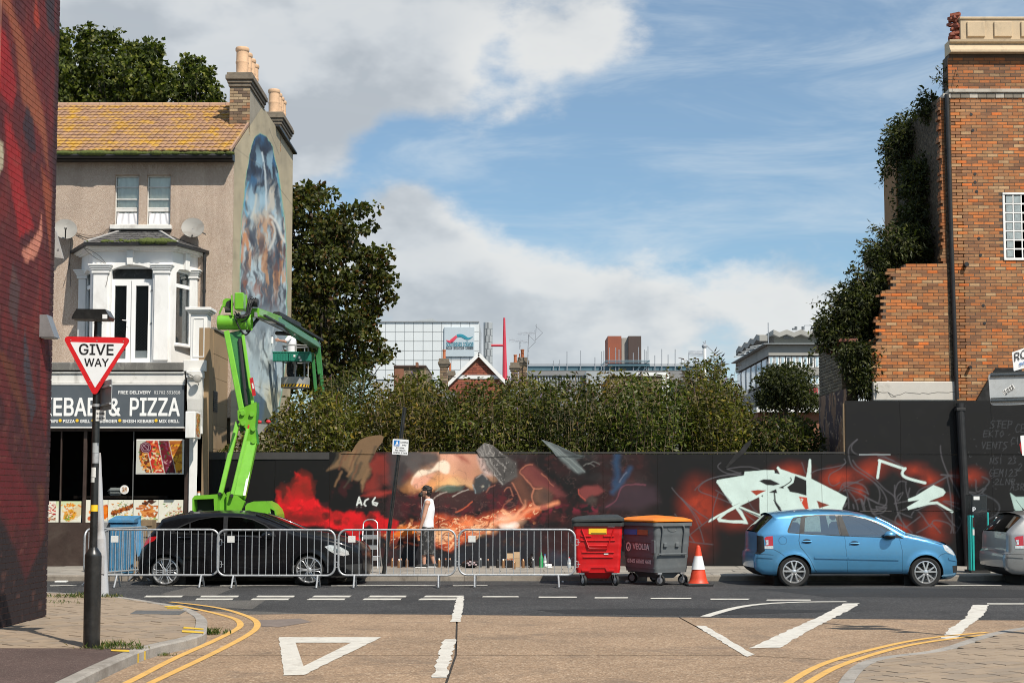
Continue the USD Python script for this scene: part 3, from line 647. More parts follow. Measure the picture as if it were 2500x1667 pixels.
 blaze=[(120,670),(150,690),(178,800),(215,770),(235,710),(215,635),(260,650),(295,690),(330,640),(350,560),(315,465),(360,500),(430,540),(490,560),(505,640),(500,730),(545,790),(600,790),(640,850),(700,880),(740,910),(820,910),(880,930),(950,920),(985,915),(1000,935),(1075,930),(1110,985),(1180,935),(1260,935),(1330,1000),(1480,1020),(1480,1140),(1380,1170),(1290,1150),(1180,1050),(1070,1100),(1050,1290),(960,1200),(850,1120),(700,1085),(560,1070),(350,1070),(220,990),(130,910),(110,850)]
 c.poly(m1(*blaze),(212,16,26),2.5,.98)
 bm=inpoly(c.W,m1(*blaze))*1.0
 c.noisec(30,.46,.62,(150,24,22),.8,31,bm); c.noisec(18,.55,.68,(240,26,34),.8,32,bm)
 c.glow(m1((420,620)),(34,40),(120,32,20),.95,.55); c.glow(m1((230,700)),(30,28),(116,34,24),.7,.6); c.glow(m1((420,1010)),(50,15),(86,24,18),.9,.6); c.glow(m1((280,960)),(18,15),(90,26,18),.7,.6)
 for q,r in(((665,955),(10,12)),((815,1030),(9,9)),((1180,990),(16,12))):c.glow(m1(q),r,(70,20,14),.95,.35)
 c.noisec(30,.5,.7,(64,20,24),.6,33,sstep(745,790,u)*(1-sstep(870,930,u))*sstep(1165,1180,P[:,1])*(1-sstep(1235,1250,P[:,1])))
 c.warp(4,14,15)
 wing(c); rock(c); spike(c)
 c.W=c.P; c.k=1.0
 for s in([(1020,842),(1045,752),(1074,838)],[(1034,818),(1066,812)],[(1148,772),(1115,790),(1101,830),(1120,850)],[(1226,757),(1197,800),(1203,832),(1240,846),(1252,820),(1212,812)]):c.stroke(m1(*s),(222,226,222),3.6,.9,.98)
 for s in([(1012,866),(1030,862)],[(1060,862),(1075,868)]):c.stroke(m1(*s),(120,120,118),1.5,.8,.7)
 graffiti(c)
 c.noisec(26,.55,.8,(70,66,60),.25,41,sstep(1340,1378,P[:,1])); c.noisec(5,.72,.8,(90,88,84),.3,42)
 return c.C*.9
def wing(c):
 c.poly(m1((680,455),(700,425),(760,380),(800,330),(830,255),(870,235),(960,240),(1000,170),(1050,110),(1110,80),(1200,58),(1290,50),(1325,75),(1300,140),(1250,200),(1200,290),(1150,380),(1180,430),(1160,520),(1110,600),(1075,690),(1060,650),(1072,555),(1030,570),(990,545),(930,500),(915,470),(880,430),(830,405),(760,425)),(122,96,70),2.2,.97)
 rg=np.random.default_rng(8)
 for k in range(16):
  x,y=rg.uniform(820,1240),rg.uniform(150,480)
  c.stroke(m1((x,y),(x-40,y+90),(x-70,y+160)),[(74,68,56),(140,106,76),(58,54,46),(116,74,54)][k%4],rg.uniform(3,8),3,.6,True)
def rock(c):
 c.poly(m2((770,185),(870,92),(965,122),(1105,240),(1230,330),(1240,480),(1090,590),(1000,490),(950,470),(880,470),(820,380),(790,260)),(104,100,97),2.2,.97)
 c.poly(m2((790,260),(830,270),(900,400),(960,480),(900,480),(820,390)),(210,178,168),4,.85)
 c.poly(m2((960,130),(1105,240),(1230,330),(1240,480),(1090,590),(1000,470),(960,300)),(66,63,61),7,.8)
 for k,s in enumerate(([(800,200),(880,300),(960,420),(1080,580)],[(860,120),(900,250),(1000,400),(1060,470)],[(830,170),(850,240),(920,340)],[(900,110),(980,260),(1130,390)],[(1000,480),(1085,585)])):c.stroke(m2(*s),(176,170,164),2.0,1.8,.5,True)
 k=inpoly(c.W,m2((770,185),(870,92),(965,122),(1105,240),(1230,330),(1240,480),(1090,590),(1000,490),(950,470),(880,470),(820,380),(790,260)))*1.0; c.veins(16,.02,(190,184,178),.6,61,k,(1.6,.7)); c.veins(22,.03,(44,42,41),.6,62,k,(1.5,.7))
def spike(c):
 c.poly(m3((415,98),(520,132),(640,182),(840,278),(905,290),(800,325),(860,400),(905,475),(840,492),(740,430),(640,325),(540,222)),(98,106,106),2.2,.97)
 c.poly(m3((560,160),(840,280),(800,320),(700,270)),(56,60,62),5,.85)
 for s in([(440,115),(560,220),(700,340),(830,480)],[(500,150),(640,260),(760,340),(900,470)],[(600,200),(720,300)]):c.stroke(m3(*s),(148,156,154),1.8,1.5,.55,True)
def graffiti(c):
 c.warp(8,30,51); O=(176,56,26)
 for z,q,r,o in((m4,(340,760),(58,70),.95),(m4,(420,900),(60,50),.8),(m4,(850,960),(60,40),.9),(m4,(1560,390),(62,32),.85),(m4,(2180,480),(52,30),.9),(m4,(1060,650),(30,20),.9),(m4,(1740,780),(22,30),.9),(m4,(1980,810),(30,20),.8),(m4,(300,1300),(60,60),.5),(m5,(280,690),(42,32),.9),(m5,(700,600),(48,30),.95),(m5,(1350,570),(50,24),.8),(m5,(1590,700),(36,26),.95),(m5,(570,880),(24,28),.85),(m5,(1640,1380),(48,55),.85),(m5,(1180,1430),(30,30),.85),(m5,(2150,660),(46,26),.9),(m5,(1780,1010),(40,20),.6),(m5,(850,480),(60,24),.45)):
  c.glow(z(q),np.array(r)*1.25,O,o*.85,1.7)
 c.noisec(30,.5,.72,(23,22,21),.45,52,sstep(1660,1700,c.P[:,0])); c.warp(1.2,20,53)
 MINT=(200,219,212)
 c.poly(m4((590,487),(940,430),(950,378),(1230,358),(1335,358),(1345,392),(1412,412),(1368,330),(1385,308),(1422,346),(1560,395),(1752,452),(1790,225),(1802,208),(1818,225),(1817,470),(2000,560),(2288,712),(2225,860),(2170,1160),(1160,1160),(1200,1035),(1160,985),(905,868),(1000,1062),(800,1048),(610,1030),(590,990),(640,945),(500,1035),(478,1040),(495,1000),(800,832),(582,515)),MINT,.9,1)
 K=(24,22,21)
 for q,col in(([(1140,500),(1200,478),(1290,482),(1412,542),(1330,562),(1230,552)],K),([(1612,432),(1755,492),(1757,690),(1640,656),(1540,640),(1505,582),(1590,520)],K),([(1342,362),(1365,350),(1410,412),(1345,400)],K),([(1030,630),(1120,620),(1240,624),(1102,692)],(150,56,34)),([(890,825),(1140,710),(1152,932),(1100,915)],(64,30,26)),([(636,990),(720,920),(832,860),(942,1016),(760,1012)],(96,36,26)),([(1658,700),(1767,715),(1787,870),(1742,870),(1700,800)],(186,60,34)),([(1888,758),(2058,816),(1930,858)],(120,52,36)),([(1330,655),(1345,650),(1365,770),(1422,850),(1432,900),(1400,895),(1345,790)],K),([(1268,650),(1360,605),(1378,658)],K),([(1390,590),(1455,565),(1462,600)],K),([(1165,695),(1192,685),(1192,712)],K),([(880,850),(1150,955),(1160,975),(905,870)],K),([(800,825),(885,785),(830,815)],K)):c.poly(m4(*q),col,.9,1)
 c.stroke(m4((1550,455),(1560,490),(1500,545),(1440,585)),K,2.4,.8,1,True); c.stroke(m4((1690,735),(1712,740),(1690,780),(1700,815)),MINT,3,1,.9)
 MG=(196,60,30); GR=(82,80,84)
 c.warp(1.5,25,54)
 for q in([(640,265),(600,310),(640,360),(770,410),(900,415),(720,345)],[(720,345),(870,320),(1020,320),(1140,348)],[(900,415),(700,430),(480,480),(330,580),(300,620)],[(900,390),(720,420),(520,470),(370,560),(350,620),(560,710),(780,800)],[(0,590),(130,740),(300,920),(390,1069)],[(120,720),(280,860),(470,990)],[(130,740),(300,960),(420,1300)],[(610,660),(550,840),(520,1030)],[(580,620),(700,700),(780,790)],[(1000,760),(1060,860),(1110,900)],[(880,850),(1000,960),(1150,1069)],[(540,960),(300,1150),(60,1330)],[(40,930),(300,1300)],[(1700,260),(1750,400)],[(2250,215),(2270,260),(2200,300),(1990,340),(1870,370),(1820,405)],[(2270,260),(2180,350),(2060,420),(2050,510),(2100,560),(2200,520)],[(2500,480),(2300,560),(2180,640)],[(-400,1050),(60,1250),(540,1330)]):c.stroke(m4(*q),GR,2.4,1.1,.75,True)
 for q in([(550,130),(480,200),(470,280),(530,345),(700,350),(860,345),(1000,410),(1070,440)],[(545,130),(440,230),(430,400),(480,520),(640,640),(800,760),(870,880),(860,1030)],[(480,430),(560,530),(800,700),(950,850),(1080,960),(1130,1200),(1330,1470)],[(840,370),(1000,420),(1200,520)],[(1740,220),(1760,380),(1850,640)],[(1750,640),(2000,680)],[(1760,640),(2000,650)],[(1860,660),(1600,780),(1440,860),(1400,920)],[(1830,670),(1560,820)],[(1840,680),(1880,900),(1900,1170),(1930,1470)],[(1880,670),(1960,830),(2010,960)],[(1080,790),(1090,980),(1140,1200),(1250,1400)],[(1250,740),(1150,740),(1090,860),(1080,960)],[(1240,750),(1260,900),(1310,1010)],[(1300,830),(1270,960)],[(1200,890),(1120,960),(1130,1010),(1200,900)],[(1080,1050),(1280,1010),(1480,960)],[(1150,1160),(1260,1120)],[(1150,1180),(1330,1250)],[(1130,1200),(1090,1310),(1200,1370)],[(1330,1220),(1400,1150),(1600,1380),(1620,1380)],[(1400,1150),(1680,1070),(1870,1280),(2000,1400)],[(1250,1390),(1450,1240)],[(1400,1470),(1620,1330),(1640,1300),(1880,1350),(1890,1470)],[(1620,1340),(1740,1470)],[(1800,1010),(2000,1050)],[(1780,1020),(2020,1130)],[(2010,1240),(2040,1300),(1960,1470)],[(350,790),(430,760),(560,760),(660,820),(710,920)],[(360,800),(600,860),(700,910)],[(300,860),(360,760),(560,750)],[(380,840),(420,980),(430,1120)],[(420,870),(520,1000),(560,1140)],[(350,870),(430,850),(620,930),(860,1050),(970,1080)],[(640,940),(700,1000),(740,1120),(820,1130),(960,1060),(930,900),(800,750)],[(520,1010),(600,990),(660,1160)],[(600,1000),(640,1150)],[(660,940),(640,1060),(610,1000)],[(820,1090),(970,1110)],[(820,1090),(840,1150)],[(960,1110),(770,1190),(900,1180),(960,1120)],[(700,980),(850,1050)],[(490,1060),(500,1120)],[(740,1130),(780,1200),(1130,1360)],[(880,1220),(1250,1400)],[(360,1080),(400,1040),(380,1090),(340,1110)],[(2250,900),(2120,890),(2080,960),(2110,1100),(2150,1220)],[(2250,720),(2270,880),(2352,830)],[(2100,1250),(2150,1290)]):c.stroke(m5(*q),GR,3.0,1.3,.7,True)
 for q in([(290,890),(330,920),(290,980),(330,1010),(390,1060),(380,1110),(330,1140)],[(190,1000),(210,985),(250,1000),(310,960)],[(330,1210),(420,1290)],[(420,1310),(330,1360)],[(200,1080),(230,1200)]):c.stroke(m6(*q),(74,76,80),3.6,1.6,.6,True)
 c.W=c.P
 c.stroke(m5((838,680),(855,560),(872,440)),MINT,6.2,1,1); c.stroke(m5((862,432),(1060,500),(1228,556)),MINT,6.6,1,1); c.stroke(m5((1235,548),(1196,600),(1206,650),(1350,712),(1520,755)),MINT,6.6,1,1,True)
 c.poly(m5((1275,985),(1380,945),(1640,785),(1780,840),(1816,890),(1780,940),(1600,1008),(1560,1040),(1400,1110),(1280,1142),(1262,1100),(1440,998),(1280,1022)),MINT,1.1,1)
 c.stroke(m5((1430,1085),(1560,1050),(1690,1038)),MINT,6.5,1,1); c.stroke(m5((1690,1038),(1910,1168)),MINT,5.6,1,1)
 c.poly(m6((455,985),(490,1010),(560,1010),(640,1080),(600,1140),(520,1140),(480,1080)),(172,196,188),1,.95)
 for tx,x,y,w,h in(('STEP',338,556,26,44),('EKTO',298,614,24,38),('VENTS',286,682,24,40),('NS1 23',338,775,20,38),('GEMI23',332,846,22,42),('2LNR',366,902,24,36),('CE1',490,575,24,50),('C1L',462,655,22,40),('2I2',505,810,22,44),('A3R',460,930,22,40)):
  x,y=m6((x,y)); scrawl(c,tx,x,y,w*.408,h*.408,(72,74,78),1.7,.62)
 rg=np.random.default_rng(4)
 for k in range(40):
  x,y=m6((rg.uniform(190,520),rg.uniform(530,1140))); a=rg.uniform(0,3); c.stroke([(x,y),(x+4*math.cos(a),y+4*math.sin(a))],(78,80,82),1.4,.7,.5)
def uvf(X,Z,Y):return np.stack(proj(X,Y,Z),1)
fence=thing('painted_hoarding','long black boarded hoarding painted with a fiery lava landscape and white graffiti','hoarding',(-.5,YF,ZP))
def xsrc(u,Y=None):return float(at(u,1205,Y or YF)[0])
def zsrc(v,Y=None):return float(at(1250,v,Y or YF)[2])
def panel(u0,u1,v0,v1,step=.0145,dy=0.0,zlo=None):
 x0,x1=xsrc(u0)+.003,xsrc(u1)-.003; z0,z1=(zsrc(v1)if zlo is None else zlo),zsrc(v0)
 X,Z,F=grid_sheet(x0,x1,z0,z1,step)
 col=mural(uvf(X,Z,YF))
 y=YF+dy; V=np.c_[X,np.full(len(X),y),Z]
 b=MB().add(V,F,col)
 e=.018
 Q=np.array([[x0,y,z0],[x1,y,z0],[x1,y,z1],[x0,y,z1]]); W=Q+[0,e,0]
 V2=np.vstack([Q,W]); F2=[]
 for i in range(4):j=(i+1)%4; F2+=[(j,i,i+4),(j,i+4,j+4)]
 F2+=[(4,6,5),(4,7,6)]
 b.add(V2,F2,(.03,.03,.03)); b.build('panel','mural_paint',fence)
js=[496]+[1071.6+133.6*k for k in range(-4,8)]+[2067]
for k in range(len(js)-1):
 a,c_=js[k],js[k+1]
 panel(a,c_,1103.0 if c_<1080 else 1108.0,1379,.026 if c_<660 else .0145,dy=[0,.004,-.003,.002][k%4],zlo=ZP-.01)
ru=[2067,2201,2334,2424,2514,2640]
for k in range(len(ru)-1):
 for v0,v1 in((978,1108.6),(1110,1246),(1247.4,1379)):
  panel(ru[k],ru[k+1],v0,v1,.016,dy=[0,.003,-.002][k%3],zlo=ZP-.01 if v1==1379 else None)
for u in js+ru[1:]:
 MB().bb((xsrc(u)-.04,YF+.03,ZP),(xsrc(u)+.04,YF+.12,zsrc(1112 if u<2060 else 984))).build('post','timber',fence)
MB().bb((xsrc(496),YF-.018,zsrc(1121)),(xsrc(803),YF-.003,zsrc(1104))).build('batten','hoarding_edge',fence)
MB().bb((xsrc(496),YF+.0225,zsrc(1103)-.03),(xsrc(2067),YF+.028,zsrc(1103)+.002)).build('capping','hoarding_edge',fence)
def cutout(pts,fn,base,name,dy=.0):
 P=np.array(pts); X=np.array([xsrc(u)for u,v in P]); Z=np.array([zsrc(v)for u,v in P]); g=Polygon(np.c_[X,Z]).buffer(0)
 x0,z0,x1,z1=g.bounds; xs,zs=np.arange(x0,x1,.014),np.arange(z0,z1,.014)
 cells=shapely.box(*[a.ravel()for a in(lambda A,B:(A,B,A+.014,B+.014))(*np.meshgrid(xs,zs))]); I=shapely.intersection(cells,g)
 V,F,n=[],[],0
 for q in I:
  for q2 in getattr(q,'geoms',[q]):
   if q2.is_empty or q2.geom_type!='Polygon':continue
   c=np.array(q2.exterior.coords)[:-1];
   if Polygon(c).exterior.is_ccw is False:c=c[::-1]
   V.append(c); F+=[(n,n+i,n+i+1)for i in range(1,len(c)-1)]; n+=len(c)
 V=np.vstack(V); y=YF-.012+dy; c=Canvas(uvf(V[:,0],V[:,1],YF),base).warp(4,14,15); fn(c)
 b=MB().add(np.c_[V[:,0],np.full(len(V),y),V[:,1]],F,c.C*.9)
 m=MB().prism(g,(0,y+.014,0),(1,0,0),(0,0,1),.0135); VV,FF=m.arr(); b.add(VV,FF,(.03,.03,.03))
 b.build(name,'mural_paint',fence)
cutout(m1((835,262),(870,235),(960,240),(1000,170),(1050,110),(1110,80),(1200,60),(1290,55),(1320,75),(1300,140),(1250,200),(1215,268)),wing,(110,88,64),'cutout_board')
cutout(m2((772,185),(868,96),(962,124),(1105,242),(1110,262),(815,262)),rock,(104,100,97),'cutout_board')
cutout(m3((418,101),(520,133),(640,183),(840,278),(905,292),(590,292),(540,222)),spike,(98,106,106),'cutout_board')
def fin(c):c.noisec(12,.4,.7,(46,45,45),.8,3)
cutout(m4((700,330),(830,150),(900,100),(960,20),(1050,-45),(1040,10),(960,130),(830,240),(720,340)),fin,(32,31,31),'cutout_board')
zk=ZM(1900,600,2500,1711)
cutout(zk((1395,1082),(1465,965),(1535,848),(1720,850),(1720,1082)),fin,(24,23,22),'cutout_board',dy=.03)
# ------------------------------------------------------------------ the end of terrace house with the kebab shop
def pebble(name,base,light,dark,sc=95.0):
 N={'g':('geometry',{}),'v':('voronoi_texture',dict(scale=sc)),'n':('noise_texture',dict(scale=.8,detail=7.0,roughness=.65)),'st':('mapping',dict(scale=(2.2,2.2,.25))),'s':('noise_texture',dict(scale=1.4,detail=6.0))}
 L=[('g.position','v.vector'),('g.position','n.vector'),('g.position','st.vector'),('st.vector','s.vector')]
 N['sp']=('separate_color',{}); L.append(('v.color','sp.color'))
 N['r']=('rgb_ramp',dict(ramp=[(0,dark),(.18,dark),(.3,base),(.72,base),(.85,light),(1,light)])); L.append(('sp.g','r.fac'))
 N['pr']=('rgb_ramp',dict(ramp=[(.3,(.86,)*3),(.7,(1.1,)*3)])); L.append(('n.fac','pr.fac'))
 N['sr']=('rgb_ramp',dict(ramp=[(.32,(.8,.78,.76)),(.5,(1,1,1))])); L.append(('s.fac','sr.fac'))
 N['m']=('mix',dict(mix_type='multiply',fac=1.0)); L+=[('r.color','m.color1'),('pr.color','m.color2')]
 N['m2']=('mix',dict(mix_type='multiply',fac=.7)); L+=[('m.color','m2.color1'),('sr.color','m2.color2')]
 N['p']=('principled_bsdf',dict(roughness=.9,specular_ior_level=.25)); L.append(('m2.color','p.base_color'))
 N['b']=('bump',dict(strength=.7,distance=.01,invert=True)); L+=[('v.distance','b.height'),('b.normal','p.normal')]
 MATS[name]=usdkit.material(stage,'/World/Looks/'+name,N,L,surface='p.BSDF')
pebble('pebbledash',(.46,.355,.28),(.58,.49,.41),(.30,.22,.17),95)
mat('brown_render',(.30,.205,.115),rough=.85,var=.12,scale=1.2,bump=.3,dirt=(.12,.08,.05),dirtamt=.6,dscale=1.0,stretch=(1,1,.4))
mat('white_paint',(.74,.73,.71),rough=.6,var=.05,scale=3,bump=.15,dirt=(.42,.40,.37),dirtamt=.35,dscale=2.5,stretch=(1,1,.5))
mat('white_grubby',(.66,.645,.61),rough=.7,var=.08,scale=3,bump=.3,dirt=(.22,.20,.18),dirtamt=.75,dscale=2.2,stretch=(1,1,.6))
mat('weathered_band',(.13,.125,.115),rough=.85,var=.3,scale=3,bump=.4,dirt=(.40,.38,.35),dirtamt=.6,dscale=4,stretch=(1,1,.3))
mat('upvc',(.78,.78,.77),rough=.3,var=.03,scale=3)
mat('roof_tile',(.29,.165,.10),rough=.85,var=.22,scale=3.5,bump=.35,dirt=(.43,.235,.018),dirtamt=1.0,dscale=2.4,dlo=.425)
mat('ridge_tile',(.33,.20,.14),rough=.85,var=.2,scale=3.5,bump=.35,dirt=(.45,.27,.04),dirtamt=.7,dscale=2)
mat('slate',(.075,.072,.072),rough=.6,var=.3,scale=6,bump=.3,dirt=(.26,.25,.23),dirtamt=.55,dscale=7)
mat('lead',(.33,.32,.31),rough=.6,var=.2,scale=6,bump=.2)
mat('moss',(.075,.095,.018),rough=.95,var=.45,scale=25,bump=.8,bdist=.01)
mat('black_gutter',(.016,.015,.015),rough=.45,var=.3)
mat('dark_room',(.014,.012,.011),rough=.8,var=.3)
mat('shop_frame',(.045,.028,.022),rough=.5,var=.25,scale=4,dirt=(.09,.07,.055),dirtamt=.4)
mat('sign_grey',(.085,.10,.115),rough=.45,var=.05,scale=3,dirt=(.12,.13,.14),dirtamt=.3)
mat('sign_white',(.80,.80,.79),rough=.45,var=.04)
mat('sign_yellow',(.80,.50,.02),rough=.5,var=.06)
mat('pot',(.62,.40,.245),rough=.8,var=.16,scale=7,bump=.2,dirt=(.35,.22,.14),dirtamt=.45,dscale=5)
mat('stack_cap',(.17,.14,.105),rough=.9,var=.3,scale=6,bump=.6,dirt=(.09,.07,.05),dirtamt=.6,dscale=5)
mat('net_curtain',(.78,.80,.72),rough=.9,var=.12,scale=5,stretch=(3,3,.6))
mat('white_cloth',(.74,.73,.75),rough=.9,var=.06,scale=6)
mat('pale_blind',(.44,.50,.52),rough=.8,var=.06,scale=2)
mat('grey_metal',(.32,.32,.32),rough=.4,var=.12,metal=.6,dirt=(.14,.12,.10),dirtamt=.3)
mat('dish_grey',(.24,.23,.21),rough=.6,var=.10,scale=6,dirt=(.13,.105,.085),dirtamt=.65,dscale=3)
mat('cable',(.05,.045,.04),rough=.6,var=.2)
mat('lattice_glass_back',(.014,.016,.015),rough=.5,var=.4,scale=20)
glassmat('pane',tint=(.95,.97,.97),ior=1.45,gain=.9)
glassmat('shop_pane',tint=(.72,.74,.74),ior=1.3,gain=.35)
paintmat('painted_brick',rough=.75,var=.16,scale=5,fine=45,bump=.5,bdist=.003)
paintmat('painted_render',rough=.75,var=.08,scale=2,fine=50,bump=.3,bdist=.003)
paintmat('printed',rough=.4,var=.04,scale=8,fine=40,bump=0)
YH,YS,YB,XG=33.65,31.6,32.72,-6.66
house=thing('end_terrace_house','pebbledashed end of terrace house with white bay and kebab shop below','house',(-9,YH,0))
def hx(u,Y=YH):return float(at(u,900,Y)[0])
def hz(v,Y=YH):return float(at(300,v,Y)[2])
z1m,z2m,z8m,z7m=ZM(0,0,750,1960),ZM(100,550,800,1960),ZM(180,630,520,1616),ZM(120,1050,480,2258)
EAVE=hz(372); XL=-13.4
ZTOP,YRIDGE,YREAR=float(ax(664,295,XG)[2]),37.4,float(ax(715,400,XG)[1])
def wallxz(poly,Y,th,name,m,parent,holes=(),**k):
 g=Polygon(poly)
 for h in holes:g=g.difference(Polygon(h))
 return MB().prism(g,(0,Y+th,0),(1,0,0),(0,0,1),th).build(name,m,parent,**k)
def rect(u0,v0,u1,v1,Y):return[(hx(u0,Y),hz(v0,Y)),(hx(u1,Y),hz(v0,Y)),(hx(u1,Y),hz(v1,Y)),(hx(u0,Y),hz(v1,Y))]
W1,W2=(271.7,427,331.5,551),(350.5,427,409.5,551)
wallxz([(XL,3.5),(XG-.002,3.5),(XG-.002,EAVE),(XL,EAVE)],YH,.25,'front_wall','pebbledash',house,[rect(*W1,YH),rect(*W2,YH)])
MB().bb((XL,YREAR-.25,0),(XG-.003,YREAR,ZTOP-.1)).bb((XL,YH+.25,0),(XL+.2,YREAR,EAVE)).build('rear_wall','pebbledash',house)
zg=ZM(560,300,730,351)
def gable_paint(P,front):
 c=Canvas(P,(176,162,134));
 c.noisec(60,.42,.7,(126,116,98),.5,61,stretch=(2,.5)); c.noisec(14,.5,.8,(112,102,86),.3,62)
 c.warp(2.0,20,63)
 arch=[(155,53),(185,68),(215,120),(245,250),(262,370),(275,480),(283,600),(288,720),(287,960),(284,1200),(262,1360),(240,1500),(190,1520),(110,1480),(80,1300),(62,1100),(55,860),(57,640),(63,480),(78,340),(92,225),(112,120),(132,70)]
 c.poly(zg(*[(155+(x-155)*1.025,640+(y-640)*1.004)for x,y in arch]),(92,176,150),1.4,.85)
 m=inpoly(c.W,zg(*arch))*1.0
 c.mixin(m,lin((176,192,198)))
 v=(c.P[:,1]-300)/.4843
 c.mixin(m*(1-sstep(240,470,v))*.98,lin((26,40,62)))
 c.warp(11,40,64)
 m=m*inpoly(c.P,zg(*arch))
 def nz(sc,a,b,col,op,seed,v0,v1,st=(2.2,.62)):
  c.noisec(sc,a,b,col,op,seed,m*sstep(v0-50,v0+50,v)*(1-sstep(v1-60,v1+60,v)),st)
 nz(40,.45,.62,(40,92,132),.9,65,40,330); nz(26,.52,.66,(18,26,44),.8,66,90,470); nz(30,.55,.66,(150,186,205),.6,67,140,480)
 nz(40,.40,.58,(70,76,88),.95,68,440,960); nz(30,.48,.62,(196,186,170),.85,69,300,700); nz(28,.52,.64,(196,146,104),.8,70,480,860); nz(24,.53,.66,(104,68,58),.7,71,480,960)
 nz(26,.48,.64,(52,54,66),.85,72,560,990); nz(22,.54,.66,(150,92,66),.6,78,640,900)
 nz(34,.45,.62,(118,128,136),.8,73,940,1180); nz(24,.56,.68,(84,92,98),.8,74,1040,1300); nz(30,.5,.66,(206,216,216),.7,75,1050,1400); nz(40,.42,.6,(196,188,150),.8,76,1330,1560); nz(26,.55,.7,(122,118,96),.7,77,1300,1560)
 c.warp(1.5,15,79)
 for s,col,w in(([(165,150),(180,250),(185,350),(186,440)],(196,206,210),4),([(172,200),(160,300)],(90,110,130),3),([(110,480),(130,420),(135,360)],(196,196,186),5),([(205,470),(235,500),(262,570),(280,600)],(216,214,206),6),([(60,700),(80,560),(95,640)],(196,128,82),6),([(235,540),(260,640)],(40,40,50),8),([(200,640),(230,560),(215,500)],(205,200,190),5),([(90,470),(75,400),(95,300)],(90,160,190),4),([(245,260),(258,360),(268,470)],(76,150,168),4),([(245,1270),(225,1400),(215,1510)],(70,72,64),2),([(195,1200),(215,1330),(240,1450)],(84,88,84),2.4),([(180,1060),(170,1120),(190,1180)],(76,84,90),4)):
  k=m>0; old=c.C.copy(); c.stroke(zg(*s),col,w,w*.45,.8,True); c.C[~k]=old[~k]
 c.W=c.P
 for s in([(20,120),(100,180),(180,230),(320,420)],[(250,675),(285,700)],[(100,1310),(150,1330),(200,1345)],[(200,30),(250,160)]):c.stroke(zg(*s),(92,86,76),1.1,.6,.7)
 c.noisec(30,.40,.6,(112,92,64),.8,80,sstep(575,640,c.P[:,1]-300)*(1-m)*sstep(690,705,c.P[:,0]),(2,.4))
 return c.C*1.06
Yg=np.r_[YH,np.arange(YH+.012,YREAR,.021),YREAR];
def gable_top(y):return np.interp(y,[YH-.3,YRIDGE,YREAR],[EAVE-.12,ZTOP,ZTOP])
nzg=420; T=np.linspace(0,1,nzg); GY,GT=np.meshgrid(Yg,T,indexing='ij'); GZ=.1+(gable_top(GY)-.1)*GT
i,j=np.meshgrid(np.arange(len(Yg)-1),np.arange(nzg-1),indexing='ij'); a=i*nzg+j
Fg=np.concatenate([np.stack([a,a+nzg,a+nzg+1],-1).reshape(-1,3),np.stack([a,a+nzg+1,a+1],-1).reshape(-1,3)])
Vg=np.c_[np.full(GY.size,XG),GY.ravel(),GZ.ravel()]
b=MB().add(Vg,Fg,gable_paint(np.stack(proj(Vg[:,0],Vg[:,1],Vg[:,2]),1),YH))
Q=[(YH+.255,.1),(YREAR-.26,.1),(YREAR-.26,ZTOP-.01),(YRIDGE,ZTOP-.01),(YH+.255,float(gable_top(YH+.255))-.01)]
m=MB().prism([(-y,z)for y,z in Q],(XG-.25,0,0),(0,-1,0),(0,0,1),-.245); VV,FF=m.arr(); VV[:,0]=np.where(VV[:,0]>XG-.1,XG-.004,VV[:,0]); VV[:,0]=np.clip(VV[:,0],XG-.3,XG-.004); b.add(VV,FF,np.array(lin((150,138,116)))*.9)
b.build('gable_wall','painted_render',house)
MB().bar((XG+.03,YREAR-3.2,ZTOP+.02),(XG+.03,YREAR+.12,ZTOP+.02),.16,.05).build('coping','black_gutter',house)
sl0,sl1=np.array([YH-.32,EAVE-.06]),np.array([YRIDGE,ZTOP+.02]); SL=np.linalg.norm(sl1-sl0); sd=(sl1-sl0)/SL; sn=np.array([-sd[1],sd[0]])
rf=MB().prism([(0,0),(SL,0),(SL,-.1),(0,-.1)],(XL,sl0[0],sl0[1]-.015),(0,sd[0],sd[1]),(0,sn[0],sn[1]),XG-.03-XL).build('roof','slate',house)
MB().bb((XL,YRIDGE,ZTOP-.12),(XG-.26,YREAR,ZTOP-.03)).build('flat_roof','slate',rf)
NR,TW=16,.30; gauge=SL/NR
def tile(x0,k,r):
 xs=np.linspace(0,TW,13); wav=.020*np.abs(np.sin(xs/TW*2*math.pi))**.7+(xs>TW*.999)*.004
 s0,s1=k*gauge-.03,(k+1)*gauge+.012; lift=.036+r.normal(0,.004)
 pts=[]
 for s,h in((s0,lift-.028),(s0,lift),(s1,.010)):
  for x,w in zip(xs,wav):yz=sl0+sd*s+sn*(h+w); pts.append((x0+x+r.normal(0,.0008),yz[0],yz[1]))
 n=13; F=[]
 for q in range(2):
  for e in range(n-1):a=q*n+e; F+=[(a,a+1,a+n+1),(a,a+n+1,a+n)]
 return np.array(pts),np.array(F)
rt=np.random.default_rng(21); rest=MB(); xt=XG-.06-TW; cols=[]
while xt>XL:cols.append(xt); xt-=TW-.004
for ci,x0 in enumerate(cols):
 for k in range(NR):
  V,F=tile(x0+rt.normal(0,.003),k,rt)
  if ci<15:MB().add(V,F).build('roof_tile','roof_tile',rf,smooth=50)
  else:rest.add(V,F)
rest.build('roof_tiles','roof_tile',rf,kind='stuff')
for k in range(16):
 x=XG-.55-.42*(k+1)
 if x<XL:break
 t=np.linspace(0,math.pi,9); V=np.array([(x+q,YRIDGE+.13*math.cos(a),ZTOP-.01+.11*math.sin(a))for q in(0.004,.416)for a in t]); F=[(e,e+1,e+10)for e in range(8)]+[(e,e+10,e+9)for e in range(8)]
 MB().add(V,np.array(F)).build('ridge_tile','ridge_tile',rf,smooth=60)
